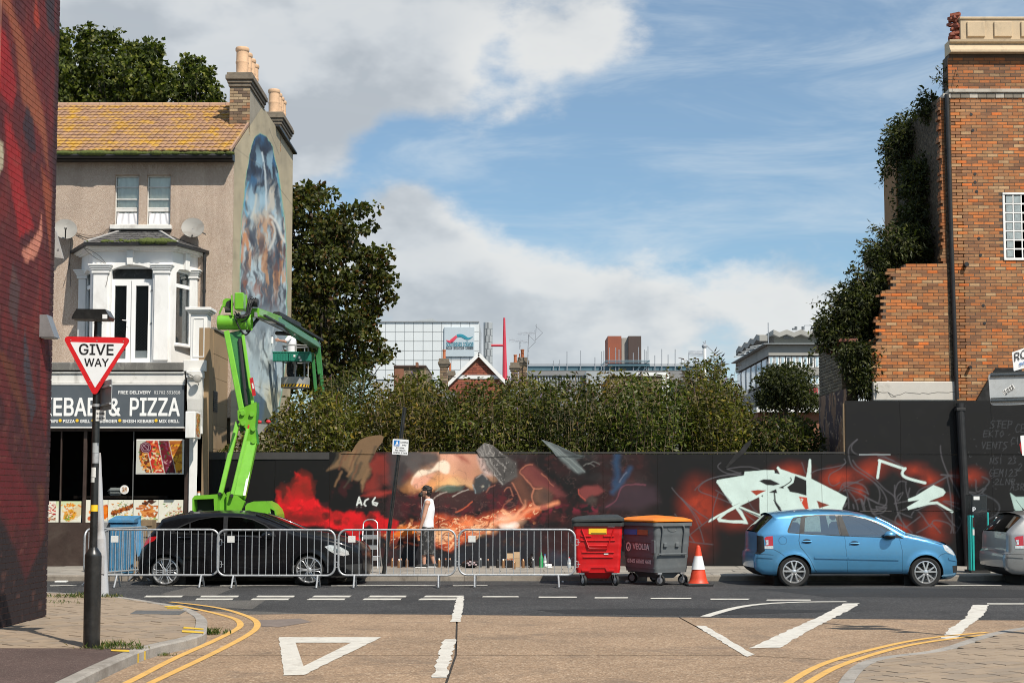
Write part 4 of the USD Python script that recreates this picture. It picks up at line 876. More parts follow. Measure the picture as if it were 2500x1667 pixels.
MB().bar((XG-.03,*(sl0+sn*.03)),(XG-.03,*(sl1+sn*.03-sd*1.9)),.09,.05,b=.01,up=(1,0,0)).build('verge','ridge_tile',rf)
gy=YH-.36
MB().tube([(x,gy,EAVE-.17)for x in np.linspace(XL,XG+.04,24)],.062,10).bb((XL,YH-.30,EAVE-.25),(XG+.02,YH-.01,EAVE-.07)).build('gutter','black_gutter',house)
r=np.random.default_rng(6); b=MB()
for k in range(150):
 x=XL+2+(XG-XL-2)*r.random()**.8; d=r.uniform(.03,.09)*(1.5 if-10.8<x<-8 else 1)
 b.ball((x,gy+r.uniform(-.05,.04),EAVE-.12),(d*1.5,d*.8,d*.55),1)
b.build('gutter_moss','moss',house,smooth=True,kind='stuff')
# ---- chimneys
mat('mortar',(.20,.175,.14),rough=.95,var=.2,bump=.3)
mat('mortar_dark',(.085,.06,.042),rough=.95,var=.25,bump=.3)
TONES={'stock':[(.27,.19,.11),(.20,.13,.075),(.30,.145,.07),(.13,.085,.055),(.34,.25,.15)],'orange':[(.34,.125,.036),(.44,.135,.028),(.28,.125,.048),(.33,.165,.065),(.20,.085,.034),(.40,.24,.115),(.54,.13,.016)],'dark_stock':[(.16,.125,.075),(.11,.085,.055),(.19,.145,.09),(.13,.10,.06)],'red':[(.28,.075,.04),(.24,.065,.04),(.31,.09,.05)]}
def bricks(parent,o,ex,ez,W,H,tones,limit=40,L=.215,h=.065,gap=.010,proud=.006,dep=.03,keep=None,seed=0,name='brick',m='painted_brick',wts=None,key=None,paint=None):
 """Brick courses over the face o + a ex + b ez: the LIMIT most visible bricks as parts, the rest as one part."""
 r=np.random.default_rng(seed); ex,ez=np.asarray(ex,float),np.asarray(ez,float); n=unit(np.cross(ex,ez)); out=[]
 T=np.array(TONES[tones])if isinstance(tones,str)else np.array(tones)
 rows=int(H/(h+gap))
 for j in range(rows):
  a=-(L+gap)*(.5 if j%2 else 0)-r.uniform(0,.02)
  while a<W:
   a0,a1=max(a,0),min(a+L,W); b0=j*(h+gap)
   if a1-a0>.03 and(keep is None or keep((a0+a1)/2,b0+h/2)):
    out.append((a0,a1,b0,T[r.choice(len(T),p=wts)]*r.uniform(.85,1.13)*(.72+.5*float(noise(np.array([a0*.9,b0*.5,seed]),3))),r.uniform(0,proud),r.normal(0,.0012)))
   a+=L+gap
 if key:out.sort(key=key)
 rest=MB()
 for q,(a0,a1,b0,c,pr,dz)in enumerate(out):
  lo=[(a0,b0+dz),(a1,b0+dz*.4),(a1,b0+h+dz*.4),(a0,b0+h+dz)]; e=.004
  V=np.array([np.asarray(o)+ex*x+ez*z+n*(pr-dep)for x,z in lo]+[np.asarray(o)+ex*x+ez*z+n*(pr-e)for x,z in lo]+[np.asarray(o)+ex*(x+(e if x==a0 else-e))+ez*(z+(e if k<2 else-e))+n*pr for k,(x,z)in enumerate(lo)])
  F=[]
  for s in(0,4):
   for k in range(4):k2=(k+1)%4; F+=[(s+k,s+k2,s+4+k2),(s+k,s+4+k2,s+4+k)]
  F+=[(8,9,10),(8,10,11)]
  if paint is not None:
   V=np.array([np.asarray(o)+ex*x+ez*z+n*(pr-dep)for x,z in lo]+[np.asarray(o)+ex*(a0+(a1-a0)*k/5)+ez*z+n*pr for z in(b0,b0+h)for k in range(6)]); F=[(0,1,9),(0,9,4),(3,10,15),(3,15,2),(0,4,10),(0,10,3),(1,2,15),(1,15,9)]+[f for k in range(5)for f in((4+k,5+k,11+k),(4+k,11+k,10+k))]
   V2,F2,C2=paint(V,np.array(F))
   if q<limit:MB().add(V2,F2,C2).build(name,m,parent)
   else:rest.add(V2,F2,C2)
  elif q<limit:MB().add(V,np.array(F),c).build(name,m,parent)
  else:rest.add(V,np.array(F),c)
 if rest.n:rest.build(name+'_courses',m,parent,kind='stuff')
def chimney(y0,y1,zb,zc,zt,w,npots,seed):
 x1,x0=XG+.006,XG-w; ch=MB().bb((x0+.012,y0+.012,zb),(x1-.012,y1-.012,zc)).build('chimney','painted_render' if False else 'mortar',house)
 bricks(ch,(x0,y0,zb),(1,0,0),(0,0,1),w+.012,zc-zb,'stock',60,seed=seed)
 MB().bb((x1-.035,y0+.03,zb-.6),(XG-.0025,y1,zc)).build('rendered_side','grey_render',ch)
 for k,(pr,za,zb_)in enumerate(((.03,0,.1),(.06,.1,.2),(.10,.2,.34),(.07,.34,.42))):
  f=(zt-zc)/.42; MB().bb((x0-pr,y0-pr,zc+za*f+.001),(x1+pr,y1+pr,zc+zb_*f),b=.012).build('cap_course','stack_cap',ch)
 for k in range(npots):
  y=y0+.28+(y1-y0-.56)*k/max(npots-1,1); c=((x0+x1)/2,y,zt)
  MB().lathe([(.17,0),(.165,.04),(.15,.08),(.155,.30),(.165,.32),(.167,.36),(.155,.38),(.152,.62),(.172,.64),(.178,.70),(.165,.73),(.12,.73),(.11,.4)],c,18).build('chimney_pot','pot',ch,smooth=40)
mat('grey_render',(.30,.265,.21),rough=.9,var=.12,scale=1.6,bump=.3,dirt=(.15,.125,.095),dirtamt=.5,dscale=1.3)
c1,c2=float(ax(607,163,XG+.07)[2]),float(ax(677.4,250.7,XG+.07)[2])
chimney(35.5,37.5,EAVE+.9,c1-.36,c1,.50,4,31)
chimney(40.35,42.1,ZTOP-.5,c2-.36,c2,.50,4,32)
# ---- the two sash windows
mat('frame_old',(.62,.61,.58),rough=.7,var=.08,dirt=(.3,.27,.24),dirtamt=.5,dscale=6)
def ubox(mb,u0,v0,u1,v1,Y0,Y1,b=.004,Yref=None):
 Yr=Yref or Y0; return mb.bb((hx(u0,Yr),Y0,hz(v1,Yr)),(hx(u1,Yr),Y1,hz(v0,Yr)),b=b)
for(u0,v0,u1,v1)in(W1,W2):
 Yw=YH+.09; b=MB(); t=4.5
 ubox(b,u0,v0,u0+t,v1,Yw,Yw+.10); ubox(b,u1-t+2.5,v0,u1,v1,Yw,Yw+.10); ubox(b,u0+t+.01,v0,u1-t+2.5,v0+6,Yw+.002,Yw+.10); ubox(b,u0+t,v1-4,u1-2,v1,Yw+.002,Yw+.1)
 wf=b.build('window','frame_old',house)
 for v in(457,487,508):b=MB(); ubox(b,u0+t,v-1.4,u1-2.2,v+1.4,Yw+.012,Yw+.05); b.build('glazing_bar','frame_old',wf)
 for va,vb in((433,455.5),(458.5,485.5),(488.5,506.5)):b=MB(); ubox(b,u0+t-.5,va,u1-2,vb,Yw+.028,Yw+.032,b=0); b.build('pane','pane',wf)
 X,Z,F=grid_sheet(hx(u0+3),hx(u1-2),hz(520),hz(430),.04); MB().add(np.c_[X,Yw+.055+.012*np.sin(X*45+.8*np.sin(Z*4)),Z],F).build('curtain','net_curtain',wf,smooth=True)
 X,Z,F=grid_sheet(hx(u0+4),hx(u1-1.5),hz(549),hz(517),.015); xm=(X-X.min())/(X.max()-X.min()); zm=(Z-Z.min())/(Z.max()-Z.min())
 MB().add(np.c_[X,Yw+.02+.018*np.sin(18*xm+9*zm*(xm-.5))*(1-.3*zm),Z+.05*np.sin(xm*math.pi)*(zm>.98)*-1],F).build('hanging_cloth','white_cloth',wf,smooth=True)
 b=MB(); ubox(b,u0+t,509,u1-2,517,Yw+.015,Yw+.04); b.build('sash_rail','frame_old',wf)
b=MB(); b.bb((hx(264),YH-.12,hz(561.5)),(hx(415),YH+.08,hz(551)),b=.012); b.build('window_sill','white_grubby',house)
MB().bb((hx(264),YH-.02,hz(566)),(hx(413),YH-.002,hz(562))).build('sill_flashing','black_gutter',house)
# ---- the bay
def facet(p0,p1,z0,z1,th,holes,name,m,parent,off=0.0,shift=0.0):
 p0,p1=np.array(p0,float),np.array(p1,float); L=np.linalg.norm(p1-p0); ex=np.array([*(p1-p0)/L,0]); n=np.cross(ex,[0,0,1])
 g=Polygon([(0,z0),(L,z0),(L,z1),(0,z1)])if not hasattr(z0,'geom_type')else z0
 for h in holes:g=g.difference(Polygon(h)if len(h)!=4 or np.ndim(h[0])else sbox(h[0],h[1],h[2],h[3]))
 return MB().prism(g,np.array([*p0,0])-n*(th-off),ex,(0,0,1),th).build(name,m,parent)
PA,PB,PC,PD=(-10.26,YH),(-9.72,YB),(-7.87,YB),(-7.49,YH)
zb=lambda v:hz(v,YB)
bay_=MB().prism([(PA[0]+.1,YH+.2),(PB[0]+.1,YB+.16),(PC[0]-.1,YB+.16),(PD[0]-.1,YH+.2)],(0,0,zb(886)),(1,0,0),(0,1,0),.3).build('bay_window','white_paint',house)
def loc(u,Y=YB):return hx(u,Y)-PB[0]
t=np.linspace(0,1,14)
arch=[(loc(267),zb(884)),(loc(267),zb(659)),*[(loc(267)+(loc(370)-loc(267))*q,zb(659)+(zb(646)-zb(659))*4*q*(1-q))for q in t[1:-1]],(loc(370),zb(659)),(loc(370),zb(884))]
facet(PB,PC,zb(886),zb(612),.14,[arch],'front_facet','white_paint',bay_)
LR=math.dist(PC,PD); LL=math.dist(PA,PB)
w0,w1=.16,LR-.13
facet(PC,PD,zb(886),zb(612),.14,[[(w0,zb(838)),(w0,zb(664)),(w0+.1,zb(654)),((w0+w1)/2,zb(650)),(w1-.1,zb(654)),(w1,zb(664)),(w1,zb(838))]],'side_facet','white_paint',bay_)
facet(PA,PB,zb(886),zb(612),.14,[[(.13,zb(838)),(.13,zb(660)),(LL/2,zb(650)),(LL-.2,zb(660)),(LL-.2,zb(838))]],'side_facet','white_paint',bay_)
dY=YB+.10
def onp(u0,v0,u1,v1):return(hx(u0,dY)-hx(267,dY),hz(v1,dY),hx(u1,dY)-hx(267,dY),hz(v0,dY))
dp0,dp1=(hx(266.5,YB),dY),(hx(370.5,YB),dY); ofs=hx(267,dY)-dp0[0]
def o4(u0,v0,u1,v1):a=onp(u0,v0,u1,v1); return(a[0]+ofs,a[1],a[2]+ofs,a[3])
door=facet(dp0,dp1,zb(884),zb(646),.06,[o4(269.6,656,368,681.5),o4(276.8,697.3,305.8,876),o4(328.3,697.3,359.2,874)],'french_door','upvc',bay_)
for q,mm in(((269.4,655,368.2,682),'pane'),((276.5,697,306,877),'pane'),((328,697,359.5,875),'pane')):
 a=o4(*q); facet(dp0,dp1,sbox(a[0]-.01,a[1]-.01,a[2]+.01,a[3]+.01),0,.006,[],'pane',mm,door,off=-.03)
a=o4(270,690,368,884); facet(dp0,dp1,sbox(*a),0,.01,[],'lattice_backing','lattice_glass_back',door,off=-.075)
mat('lattice_grey',(.05,.055,.052),rough=.6)
lb=MB()
for(uu0,uu1)in((276.8,305.8),(328.3,359.2)):
 q=o4(uu0,697.3,uu1,875); W=q[2]-q[0]; H=q[3]-q[1]
 for k in range(-3,int(H/.075)+1):
  for s in(1,-1):
   x0,x1=q[0],q[2]; y0=q[1]+k*.075; ya,yb_=(y0,y0+W)if s>0 else(y0+W,y0)
   ln=LineString([(x0,ya),(x1,yb_)]).intersection(sbox(*q))
   if ln.length>.02:(p,r_)=list(ln.coords)[:2]; lb.bar((dp0[0]+p[0],dY+.068,p[1]),(dp0[0]+r_[0],dY+.068,r_[1]),.006,.006)
lb.build('lattice','lattice_grey',door)
a=o4(269,652,369,690); facet(dp0,dp1,sbox(*a),0,.01,[],'transom_blind','slate',door,off=-.12)
MB().bb((hx(317.4,dY)-.006,dY-.004,hz(884,dY)),(hx(317.4,dY)+.006,dY+.002,hz(686,dY))).build('meeting_stile','grey_metal',door)
hz_=hz(783,dY); MB().bar((hx(309,dY),dY-.03,hz_),(hx(296.5,dY),dY-.03,hz_+.015),.018,.02,b=.004).bb((hx(307.5,dY),dY-.012,hz(798,dY)),(hx(310.5,dY),dY+.001,hz(780,dY))).build('handle','upvc',door)
for v in(709,789):
 for u in(262.5,365):MB().bb((hx(u,dY),dY-.02,hz(v+2,dY)),(hx(u+7,dY),dY-.004,hz(v-1,dY))).build('hinge','grey_metal',door)
def sidewin(P0,P1,a0,a1,m_in):
 p0,p1=np.array(P0),np.array(P1); L=np.linalg.norm(p1-p0); ex=(p1-p0)/L; n=np.array([ex[1],-ex[0]]); q0,q1=p0-n*.09,p1-n*.09
 za,zm0,zm1,zt=zb(838),zb(687),zb(696),zb(650); f=.055
 w=facet(q0,q1,sbox(a0,za,a1,zt),0,.05,[(a0+f,za+f,a1-f,zm1),(a0+f,zm0,a1-f,zt-.08)],'window','upvc',bay_)
 facet(q0,q1,sbox(a0+f-.01,za+f-.01,a1-f+.01,zt-.07),0,.006,[],'pane','pane',w,off=-.025)
 facet(q0,q1,sbox(a0,za,a1,zm1),0,.01,[],'blind',m_in,w,off=-.1)
 facet(q0,q1,sbox(a0,zm1,a1,zt),0,.01,[],'blind','slate' if m_in=='slate' else 'pale_blind',w,off=-.14)
sidewin(PC,PD,w0,w1,'pale_blind'); sidewin(PA,PB,.13,LL-.2,'pale_blind')
MB().bar((PC[0]+w0*.3,YB+.1,zb(841)),(PD[0]+.03,YH-.12,zb(841)),.14,.06,b=.01).build('sill','white_paint',bay_)
def pil(x0,x1,Y0,Y1):
 b=MB().bb((x0,Y0,zb(880)),(x1,Y1,zb(668)),b=.012)
 for va,vb,p in((668,660,.03),(660,655,.05),(655,650,.075),(650,646.5,.10)):b.bb((x0-p,Y0-p,zb(va)+.0005),(x1+p,Y1,zb(vb)),b=.006)
 b.build('pilaster','white_paint',bay_)
pil(hx(224,YB),hx(261,YB),YB-.05,YB+.12); pil(hx(374,YB),hx(410,YB),YB-.05,YB+.12)
pil(PD[0]-.16,PD[0]+.02,YH-.17,YH-.003); pil(PA[0]-.02,PA[0]+.16,YH-.17,YH-.003)
for u0,u1 in((305.5,321.5),):MB().prism([(hx(u0,YB),zb(612)),(hx(u1,YB),zb(612)),(hx(u1-1.5,YB),zb(646)),(hx(u0+1.5,YB),zb(646))][::-1],(0,YB-.0,0),(1,0,0),(0,0,1),.07).build('keystone','white_paint',bay_)
c_=(np.array(PC)+np.array(PD))/2; ex=unit(np.array(PD)-PC); n_=np.array([ex[1],-ex[0]])
MB().prism([(-.09,zb(612)),(.09,zb(612)),(.075,zb(652)),(-.075,zb(652))][::-1],(*c_,0),(*ex,0),(0,0,1),.07).build('keystone','white_paint',bay_)
plan=LineString([PA,PB,PC,PD])
def ring(off,z0,z1,name,m,par):
 g=Polygon([PA,PB,PC,PD]).buffer(off,join_style=2).intersection(sbox(-12,30,-6,YH-.002)); MB().prism(g,(0,0,z0),(1,0,0),(0,1,0),z1-z0).build(name,m,par)
for o,va,vb in((.07,613,609.5),(.12,609.5,606),(.17,606,603)):ring(o,zb(va),zb(vb)-.0008,'cornice','white_paint',bay_)
zR=zb(603); ring(.25,zR,zR+.05,'bay_gutter','black_gutter',bay_)
E=Polygon([PA,PB,PC,PD]).buffer(.23,join_style=2).intersection(sbox(-12,30,-6,YH)); EC=np.array(E.exterior.coords)[:-1]
eb=sorted([p for p in EC if p[1]<33],key=lambda p:p[0]); el=sorted([p for p in EC if p[1]>=33],key=lambda p:p[0])
A0,B0,C0,D0=el[0],eb[0],eb[-1],el[-1]; zt=hz(566); T0,T1=(hx(286),YH),(hx(384),YH)
rb=MB().add(np.array([[*A0,zR+.05],[*B0,zR+.05],[*C0,zR+.05],[*D0,zR+.05],[*T0,zt],[*T1,zt]]),np.array([[0,1,4],[1,2,5],[1,5,4],[2,3,5]])).build('bay_roof','slate',bay_)
def slates(bl,br,tr,tl,nr,nc,seed):
 r=np.random.default_rng(seed); bl,br,tr,tl=map(lambda q:np.asarray(q,float),(bl,br,tr,tl)); n=unit(np.cross(br-bl,tl-bl))
 for j in range(nr):
  f0,f1=j/nr-.02,(j+1)/nr+.02; k=0; L0=bl+(tl-bl)*f0; R0=br+(tr-br)*f0; L1=bl+(tl-bl)*f1; R1=br+(tr-br)*f1
  cuts=np.clip(np.r_[0,(np.arange(nc)+(.5 if j%2 else 1))/nc,1],0,1); cuts=np.unique(cuts)
  for a,c in zip(cuts[:-1],cuts[1:]):
   g=.006; q=[L0+(R0-L0)*(a+g),L0+(R0-L0)*(c-g),L1+(R1-L1)*(c-g),L1+(R1-L1)*(a+g)]; h=[.022+r.normal(0,.003),.022+r.normal(0,.003),.008,.008]
   V=np.array([p+n*(x-.012)for p,x in zip(q,h)]+[p+n*x for p,x in zip(q,h)]); F=[(4,5,6),(4,6,7),(0,1,5),(0,5,4),(1,2,6),(1,6,5),(3,0,4),(3,4,7)]
   MB().add(V,F).build('slate','slate',rb)
z3=zR+.052
slates((*B0,z3),(*C0,z3),(*T1,zt),(*T0,zt),6,8,1); slates((*C0,z3),(*D0,z3),(*T1,zt),(*T1,zt),6,4,2); slates((*A0,z3),(*B0,z3),(*T0,zt),(*T0,zt),6,4,3)
for p,q in((B0,T0),(C0,T1)):MB().bar((*p,z3+.03),(*q,zt+.03),.07,.035,b=.008).build('hip_flashing','lead',rb)
r=np.random.default_rng(9); b=MB()
for k in range(130):
 f=r.beta(2.2,1.3); p=np.array(B0)+(np.array(C0)-B0)*f+[0,r.uniform(-.02,.12)]; d=r.uniform(.015,.045)*(1.9 if f>.6 and f<.92 else 1)
 b.ball((*p,z3+.03+(p[1]-B0[1])*.45),(d*1.4,d,d*.8),1)
b.build('moss','moss',rb,smooth=True,kind='stuff')
rp=MB().cyl((hx(495.5,YH-.1),YH-.1,hz(614)),(hx(495.5,YH-.1),YH-.1,hz(770)),.036,12)
for v in(640,715):rp.cyl((hx(495.5,YH-.1),YH-.1,hz(v)),(hx(495.5,YH-.1),YH-.1,hz(v-6)),.046,12)
rp.bar((*D0,zR+.02),(hx(495.5,YH-.1),YH-.1,hz(616)),.05,.05).build('rain_pipe','black_gutter',house)
# ---- shop storey
zs=lambda v:hz(v,YS)
xs_=lambda u:hx(u,YS)
MB().bb((XL,YS+.02,zs(905)),(xs_(450),YH+.2,zs(884))).build('flat_roof','lead',house)
MB().bb((XL,YS-.12,zs(905)),(xs_(450),YS+.019,zs(886)),b=.01).build('weathered_band','weathered_band',house)
MB().bb((xs_(450)+.001,YS-.10,zs(907)),(xs_(505),YS+.3,zs(880)),b=.01).build('band_end','white_grubby',house)
for va,vb,p in((936,912,.05),(912,907.5,.09)):MB().bb((XL,YS-p,zs(va)+.001),(xs_(452),YS+.10,zs(vb)-.001),b=.01).build('cornice','white_grubby',house)
pr=MB().bb((xs_(463),YS+.003,zs(880)+.001),(xs_(504),YS+.42,zs(766)),b=.012)
for va,vb,p in((766,762,.03),(762,758,.07),(758,751,.10)):pr.bb((xs_(463)-p,YS-p+.003,zs(va)+.0006),(xs_(504)+p,YS+.42+p,zs(vb)),b=.008)
pr.build('parapet_pier','white_paint',house)
b=MB(); x0,x1,za,zc=xs_(470),xs_(498),zs(872),zs(776)
for lo,hi in(((x0,za),(x0+.02,zc)),((x1-.02,za),(x1,zc)),((x0+.021,za),(x1-.021,za+.02)),((x0+.021,zc-.02),(x1-.021,zc))):b.bb((lo[0],YS-.012,lo[1]),(hi[0],YS+.002,hi[1]),b=.003)
b.build('pier_moulding','white_paint',house)
X2=-6.74; crs=np.linspace(ZP-.1,zs(800),11)
for k in range(10):MB().bb((X2-.25,YS+.42,crs[k]+.004),(X2-.0+(k%2)*.0015,YH-.002,crs[k+1]-.004),b=.006).build('render_course','brown_render',house)
MB().bb((X2-.24,YS+.001,ZP-.1),(X2-.006,YH-.003,zs(800))).build('render_core','brown_render',house)
MB().bb((X2-.3,YS+.42,zs(800)),(X2+.03,YH-.01,zs(793)),b=.01).build('coping','weathered_band',house)
vg=ax(*z2m((1190,1205)),X2); b=MB().bb((X2-.01,vg[1]-.22,vg[2]-.24),(X2+.012,vg[1]+.22,vg[2]+.24))
for k in range(9):b.box((X2+.018,vg[1],vg[2]-.2+k*.05),(.02,.42,.012))
b.build('vent_grille','black_gutter',house)
MB().bb((xs_(465),YS+.001,ZP-.02),(xs_(497),YS+.41,zs(1063)),b=.01).build('pilaster','white_paint',house)
prof=[(0,905),(.30,905),(.30,922),(.26,930),(.25,950),(.24,975),(.19,1000),(.13,1020),(.09,1040),(.10,1058),(0,1063)]
MB().prism([(-p,zs(v))for p,v in prof],(xs_(462),YS+.06,0),(0,1,0),(0,0,1),xs_(498)-xs_(462)).build('console_bracket','white_grubby',house)
MB().bb((xs_(461),YS-.27,zs(924)),(xs_(500),YS+.06,zs(908)),b=.012).build('bracket_cap','white_grubby',house)
SG=YS+.10
MB().bb((XL,SG-.05,zs(1052)),(xs_(463),SG+.05,zs(1041))).bb((XL,SG-.06,ZP-.02),(xs_(463),SG+.04,zs(1276))).build('stall_riser','shop_frame',house)
for u0,u1 in((206,214),(453,464),(150,153),(93,99)):MB().bb((xs_(u0),SG-.045,zs(1276)+.001),(xs_(u1),SG+.05,zs(1052)-.001),b=.005).build('shopfront_post','shop_frame',house)
MB().bb((xs_(327)-.008,SG-.01,zs(1219)),(xs_(327)+.008,SG+.01,zs(1053))).build('glass_joint','grey_metal',house)
MB().bb((XL,SG-.055,zs(1281)),(xs_(453),SG-.0605,zs(1276))).build('riser_rail','shop_frame',house)
for u0,u1 in((60,206),(214,453)):MB().bb((xs_(u0),SG-.003,zs(1276)),(xs_(u1),SG+.003,zs(1052))).build('shop_window','shop_pane',house)
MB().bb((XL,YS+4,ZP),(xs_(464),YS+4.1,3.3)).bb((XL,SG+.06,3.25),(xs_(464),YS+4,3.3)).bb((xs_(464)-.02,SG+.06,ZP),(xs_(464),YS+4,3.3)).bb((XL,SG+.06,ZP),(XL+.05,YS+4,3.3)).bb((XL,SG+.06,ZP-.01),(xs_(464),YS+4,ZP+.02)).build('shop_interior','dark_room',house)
MB().bb((-10.5,YS+1.7,ZP),(-7.6,YS+2.3,1.15),b=.02).build('counter','grey_metal',house)
paintmat('menu_print',rough=.35,var=.03,bump=0,spec=.5)
def food(P,kind,box_):
 u0,v0,u1,v1=box_; w,h=u1-u0,v1-v0
 c=Canvas(P,(236,234,218)); q=lambda*pts:[(u0+x*w,v0+y*h)for x,y in pts]; r=np.random.default_rng(kind*7+1)
 def bits(n,cx,cy,sx,sy,cols,s0=.02,s1=.06):
  for _ in range(n):
   x,y=cx+r.normal(0,sx),cy+r.normal(0,sy);
   if not(.02<x<.98 and .03<y<.97):continue
   a,s=r.uniform(0,3.14),r.uniform(s0,s1)*w; X,Y=u0+x*w,v0+y*h
   c.stroke([(X-s*math.cos(a),Y-s*math.sin(a)*.6),(X+s*math.cos(a),Y+s*math.sin(a)*.6)],cols[r.integers(len(cols))],s*r.uniform(.6,1.2),.5,.95)
 BR,GN,RD,OR,CR=[(150,78,32),(190,104,40),(96,40,22)],[(96,140,40),(60,110,36),(150,180,80)],[(196,40,30),(160,24,26)],[(226,130,30),(240,160,50)],[(236,214,160),(244,232,200)]
 if kind==0:bits(40,.55,.4,.3,.25,RD+[(220,90,80),(236,190,170)],.05,.12); bits(20,.4,.85,.3,.1,OR+BR,.05,.1)
 elif kind==1:
  c.mixin(sstep(u0+w*.1,u0+w*.5,P[:,0])*.0+.45*(1-sstep(v0,v0+h*.6,P[:,1])),lin((176,208,96)))
  c.poly(q((.5,.42),(.8,.12),(1.02,.05),(1.02,.5),(.72,.8),(.55,.75)),(222,202,160),1.2); c.poly(q((.15,.85),(.22,.5),(.5,.35),(.7,.55),(.6,.85),(.35,.95)),(226,160,44),2); bits(60,.42,.62,.13,.16,OR+CR+BR[:2],.02,.05); bits(22,.3,.8,.16,.08,GN,.02,.05); bits(18,.4,.2,.16,.05,OR,.03,.07)
 elif kind==2:c.poly(q((.05,.95),(.1,.3),(.5,.15),(.9,.35),(.9,.9)),(236,226,200),2); bits(24,.5,.55,.2,.2,[(232,110,20),(240,130,30),(200,84,20)],.12,.2)
 elif kind==3:bits(70,.52,.75,.27,.13,CR+GN+OR,.02,.05); bits(40,.45,.25,.22,.1,GN+OR,.015,.04); [bits(10,x,.62-x*.4,.03,.04,BR,.03,.06)for x in np.linspace(.05,.95,16)]; bits(20,.7,.85,.2,.08,[(230,184,70)],.05,.08)
 elif kind==4:bits(50,.5,.85,.26,.07,GN+CR+[(226,236,214)],.03,.07); bits(55,.5,.5,.26,.16,[(206,120,50),(180,90,36),(226,150,80)],.05,.12); bits(10,.55,.1,.14,.05,[(70,40,30)],.05,.1)
 else:bits(120,.55,.6,.24,.22,GN+CR+RD+[(190,130,70),(226,190,140)],.015,.045); c.stroke(q((.02,.75),(.6,.1)),(240,238,226),h*.12,1,.9)
 return c.C*.8
def printpanel(name,u0,v0,u1,v1,Y,fn,parent,step=.010,extra=None):
 X,Z,F=grid_sheet(hx(u0,Y),hx(u1,Y),hz(v1,Y),hz(v0,Y),step); C=fn(uvf(X,Z,Y))
 return MB().add(np.c_[X,np.full(len(X),Y),Z],F,C).build(name,'menu_print',parent)
k7=.15943
for k,(a,c)in enumerate(((-30,150),(152,525),(580,940),(945,1322),(1330,1706),(1710,2085))):
 u0,u1=120+a*k7,120+c*k7; v0,v1=(1223,1274.5)if k<2 else(1219.5,1275)
 if k==1:u1=205.5
 if k==5:u1=452.5
 if k==2:u0=214.5
 printpanel('menu_picture',u0,v0,u1,v1,SG-.012,lambda P,k=k,q=(u0,v0,u1,v1):food(P,k,q),house)
# ---- things fixed to the house
sign=thing('shop_sign','long grey kebab and pizza fascia sign with white capital letters above the shop window','shop sign',(xs_(290),YS-.09,zs(990)))
MB().bb((XL,YS-.085,zs(1042)),(xs_(452),YS-.001,zs(940)),b=.004).build('panel','sign_grey',sign)
MB().bb((XL,YS-.10,zs(1045)),(xs_(453),YS-.002,zs(1042)-.0005)).bb((XL,YS-.10,zs(940)+.0005),(xs_(453),YS-.002,zs(937))).build('frame','white_paint',sign)
def stext(txt,u0,u1,vbase,h,name='lettering',m='sign_white',bold=True,Y=YS-.086):MB().text(txt,h,(xs_(u0),Y,zs(vbase)),(1,0,0),(0,0,1),.006,bold,xs_(u1)-xs_(u0)).build(name,m,sign)
stext('KEBAB',103,243,1014.5,.385); stext('&',268,299,1014.5,.37); stext('PIZZA',318,443,1014.5,.385)
stext('FREE DELIVERY',291.5,371.5,962,.068); stext('01702 331818',379,443,962,.066,bold=False)
for tx,a,c in(('WRAPS',58,132),('PIZZA',165,247),('GRILL',282,352),('BURGER',415,535),('SHISH KEBABS',571,785),('MIX GRILL',818,958)):stext(tx,100+a*.3571,100+c*.3571,1032,.068)
for u in(148,263,372,553,800,40):p=z2m((u,1339)); MB().cyl((xs_(p[0]),YS-.0855,zs(p[1]-1.5)),(xs_(p[0]),YS-.092,zs(p[1]-1.5)),.034,20).build('dot','sign_yellow',sign)
box_=thing('projecting_sign','white projecting light box with a kebab picture on its side beside the console bracket','sign',(-6.95,YS-.4,zs(1020)))
bx0,bx1,by0,by1,bz0,bz1=-7.06,-6.845,30.72,YS-.31,float(at(480,1069,30.75)[2]),float(at(480,1004,30.75)[2])
MB().bb((bx0,by0,bz0),(bx1,by1,bz1),b=.012).build('box','white_paint',box_)
Yp,Zp,F=grid_sheet(by0+.07,by1-.07,bz0+.03,bz1-.03,.012); c=Canvas(np.c_[Yp*300,-Zp*300],(206,196,170)); r=np.random.default_rng(3)
yc,zc=(by0+by1)/2*300,-(bz0+bz1)/2*300
for k in range(60):
 x,y=yc+r.normal(0,28),zc+r.uniform(-78,78); c.stroke([(x-14,y),(x+14,y+r.normal(0,4))],[(200,110,20),(150,60,20),(226,150,40),(120,120,30)][k%4],13,3,.9)
MB().add(np.c_[np.full(len(Yp),bx1+.003),Yp,Zp],F,c.C*.8).build('picture','menu_print',box_)
MB().bb((bx0+.08,by1,bz1-.12),(bx0+.12,YS+.0,bz1-.08)).bb((bx0+.08,by1,bz0+.08),(bx0+.12,YS+.0,bz0+.12)).build('bracket','grey_metal',box_)
poster=thing('menu_poster','framed poster of sliced kebabs and burgers hung at the top of the shop window','poster',(xs_(392),SG-.02,zs(1157)))
MB().bb((xs_(334.5),SG-.05,zs(1157)),(xs_(451),SG-.006,zs(1072)),b=.006).build('frame','white_paint',poster)
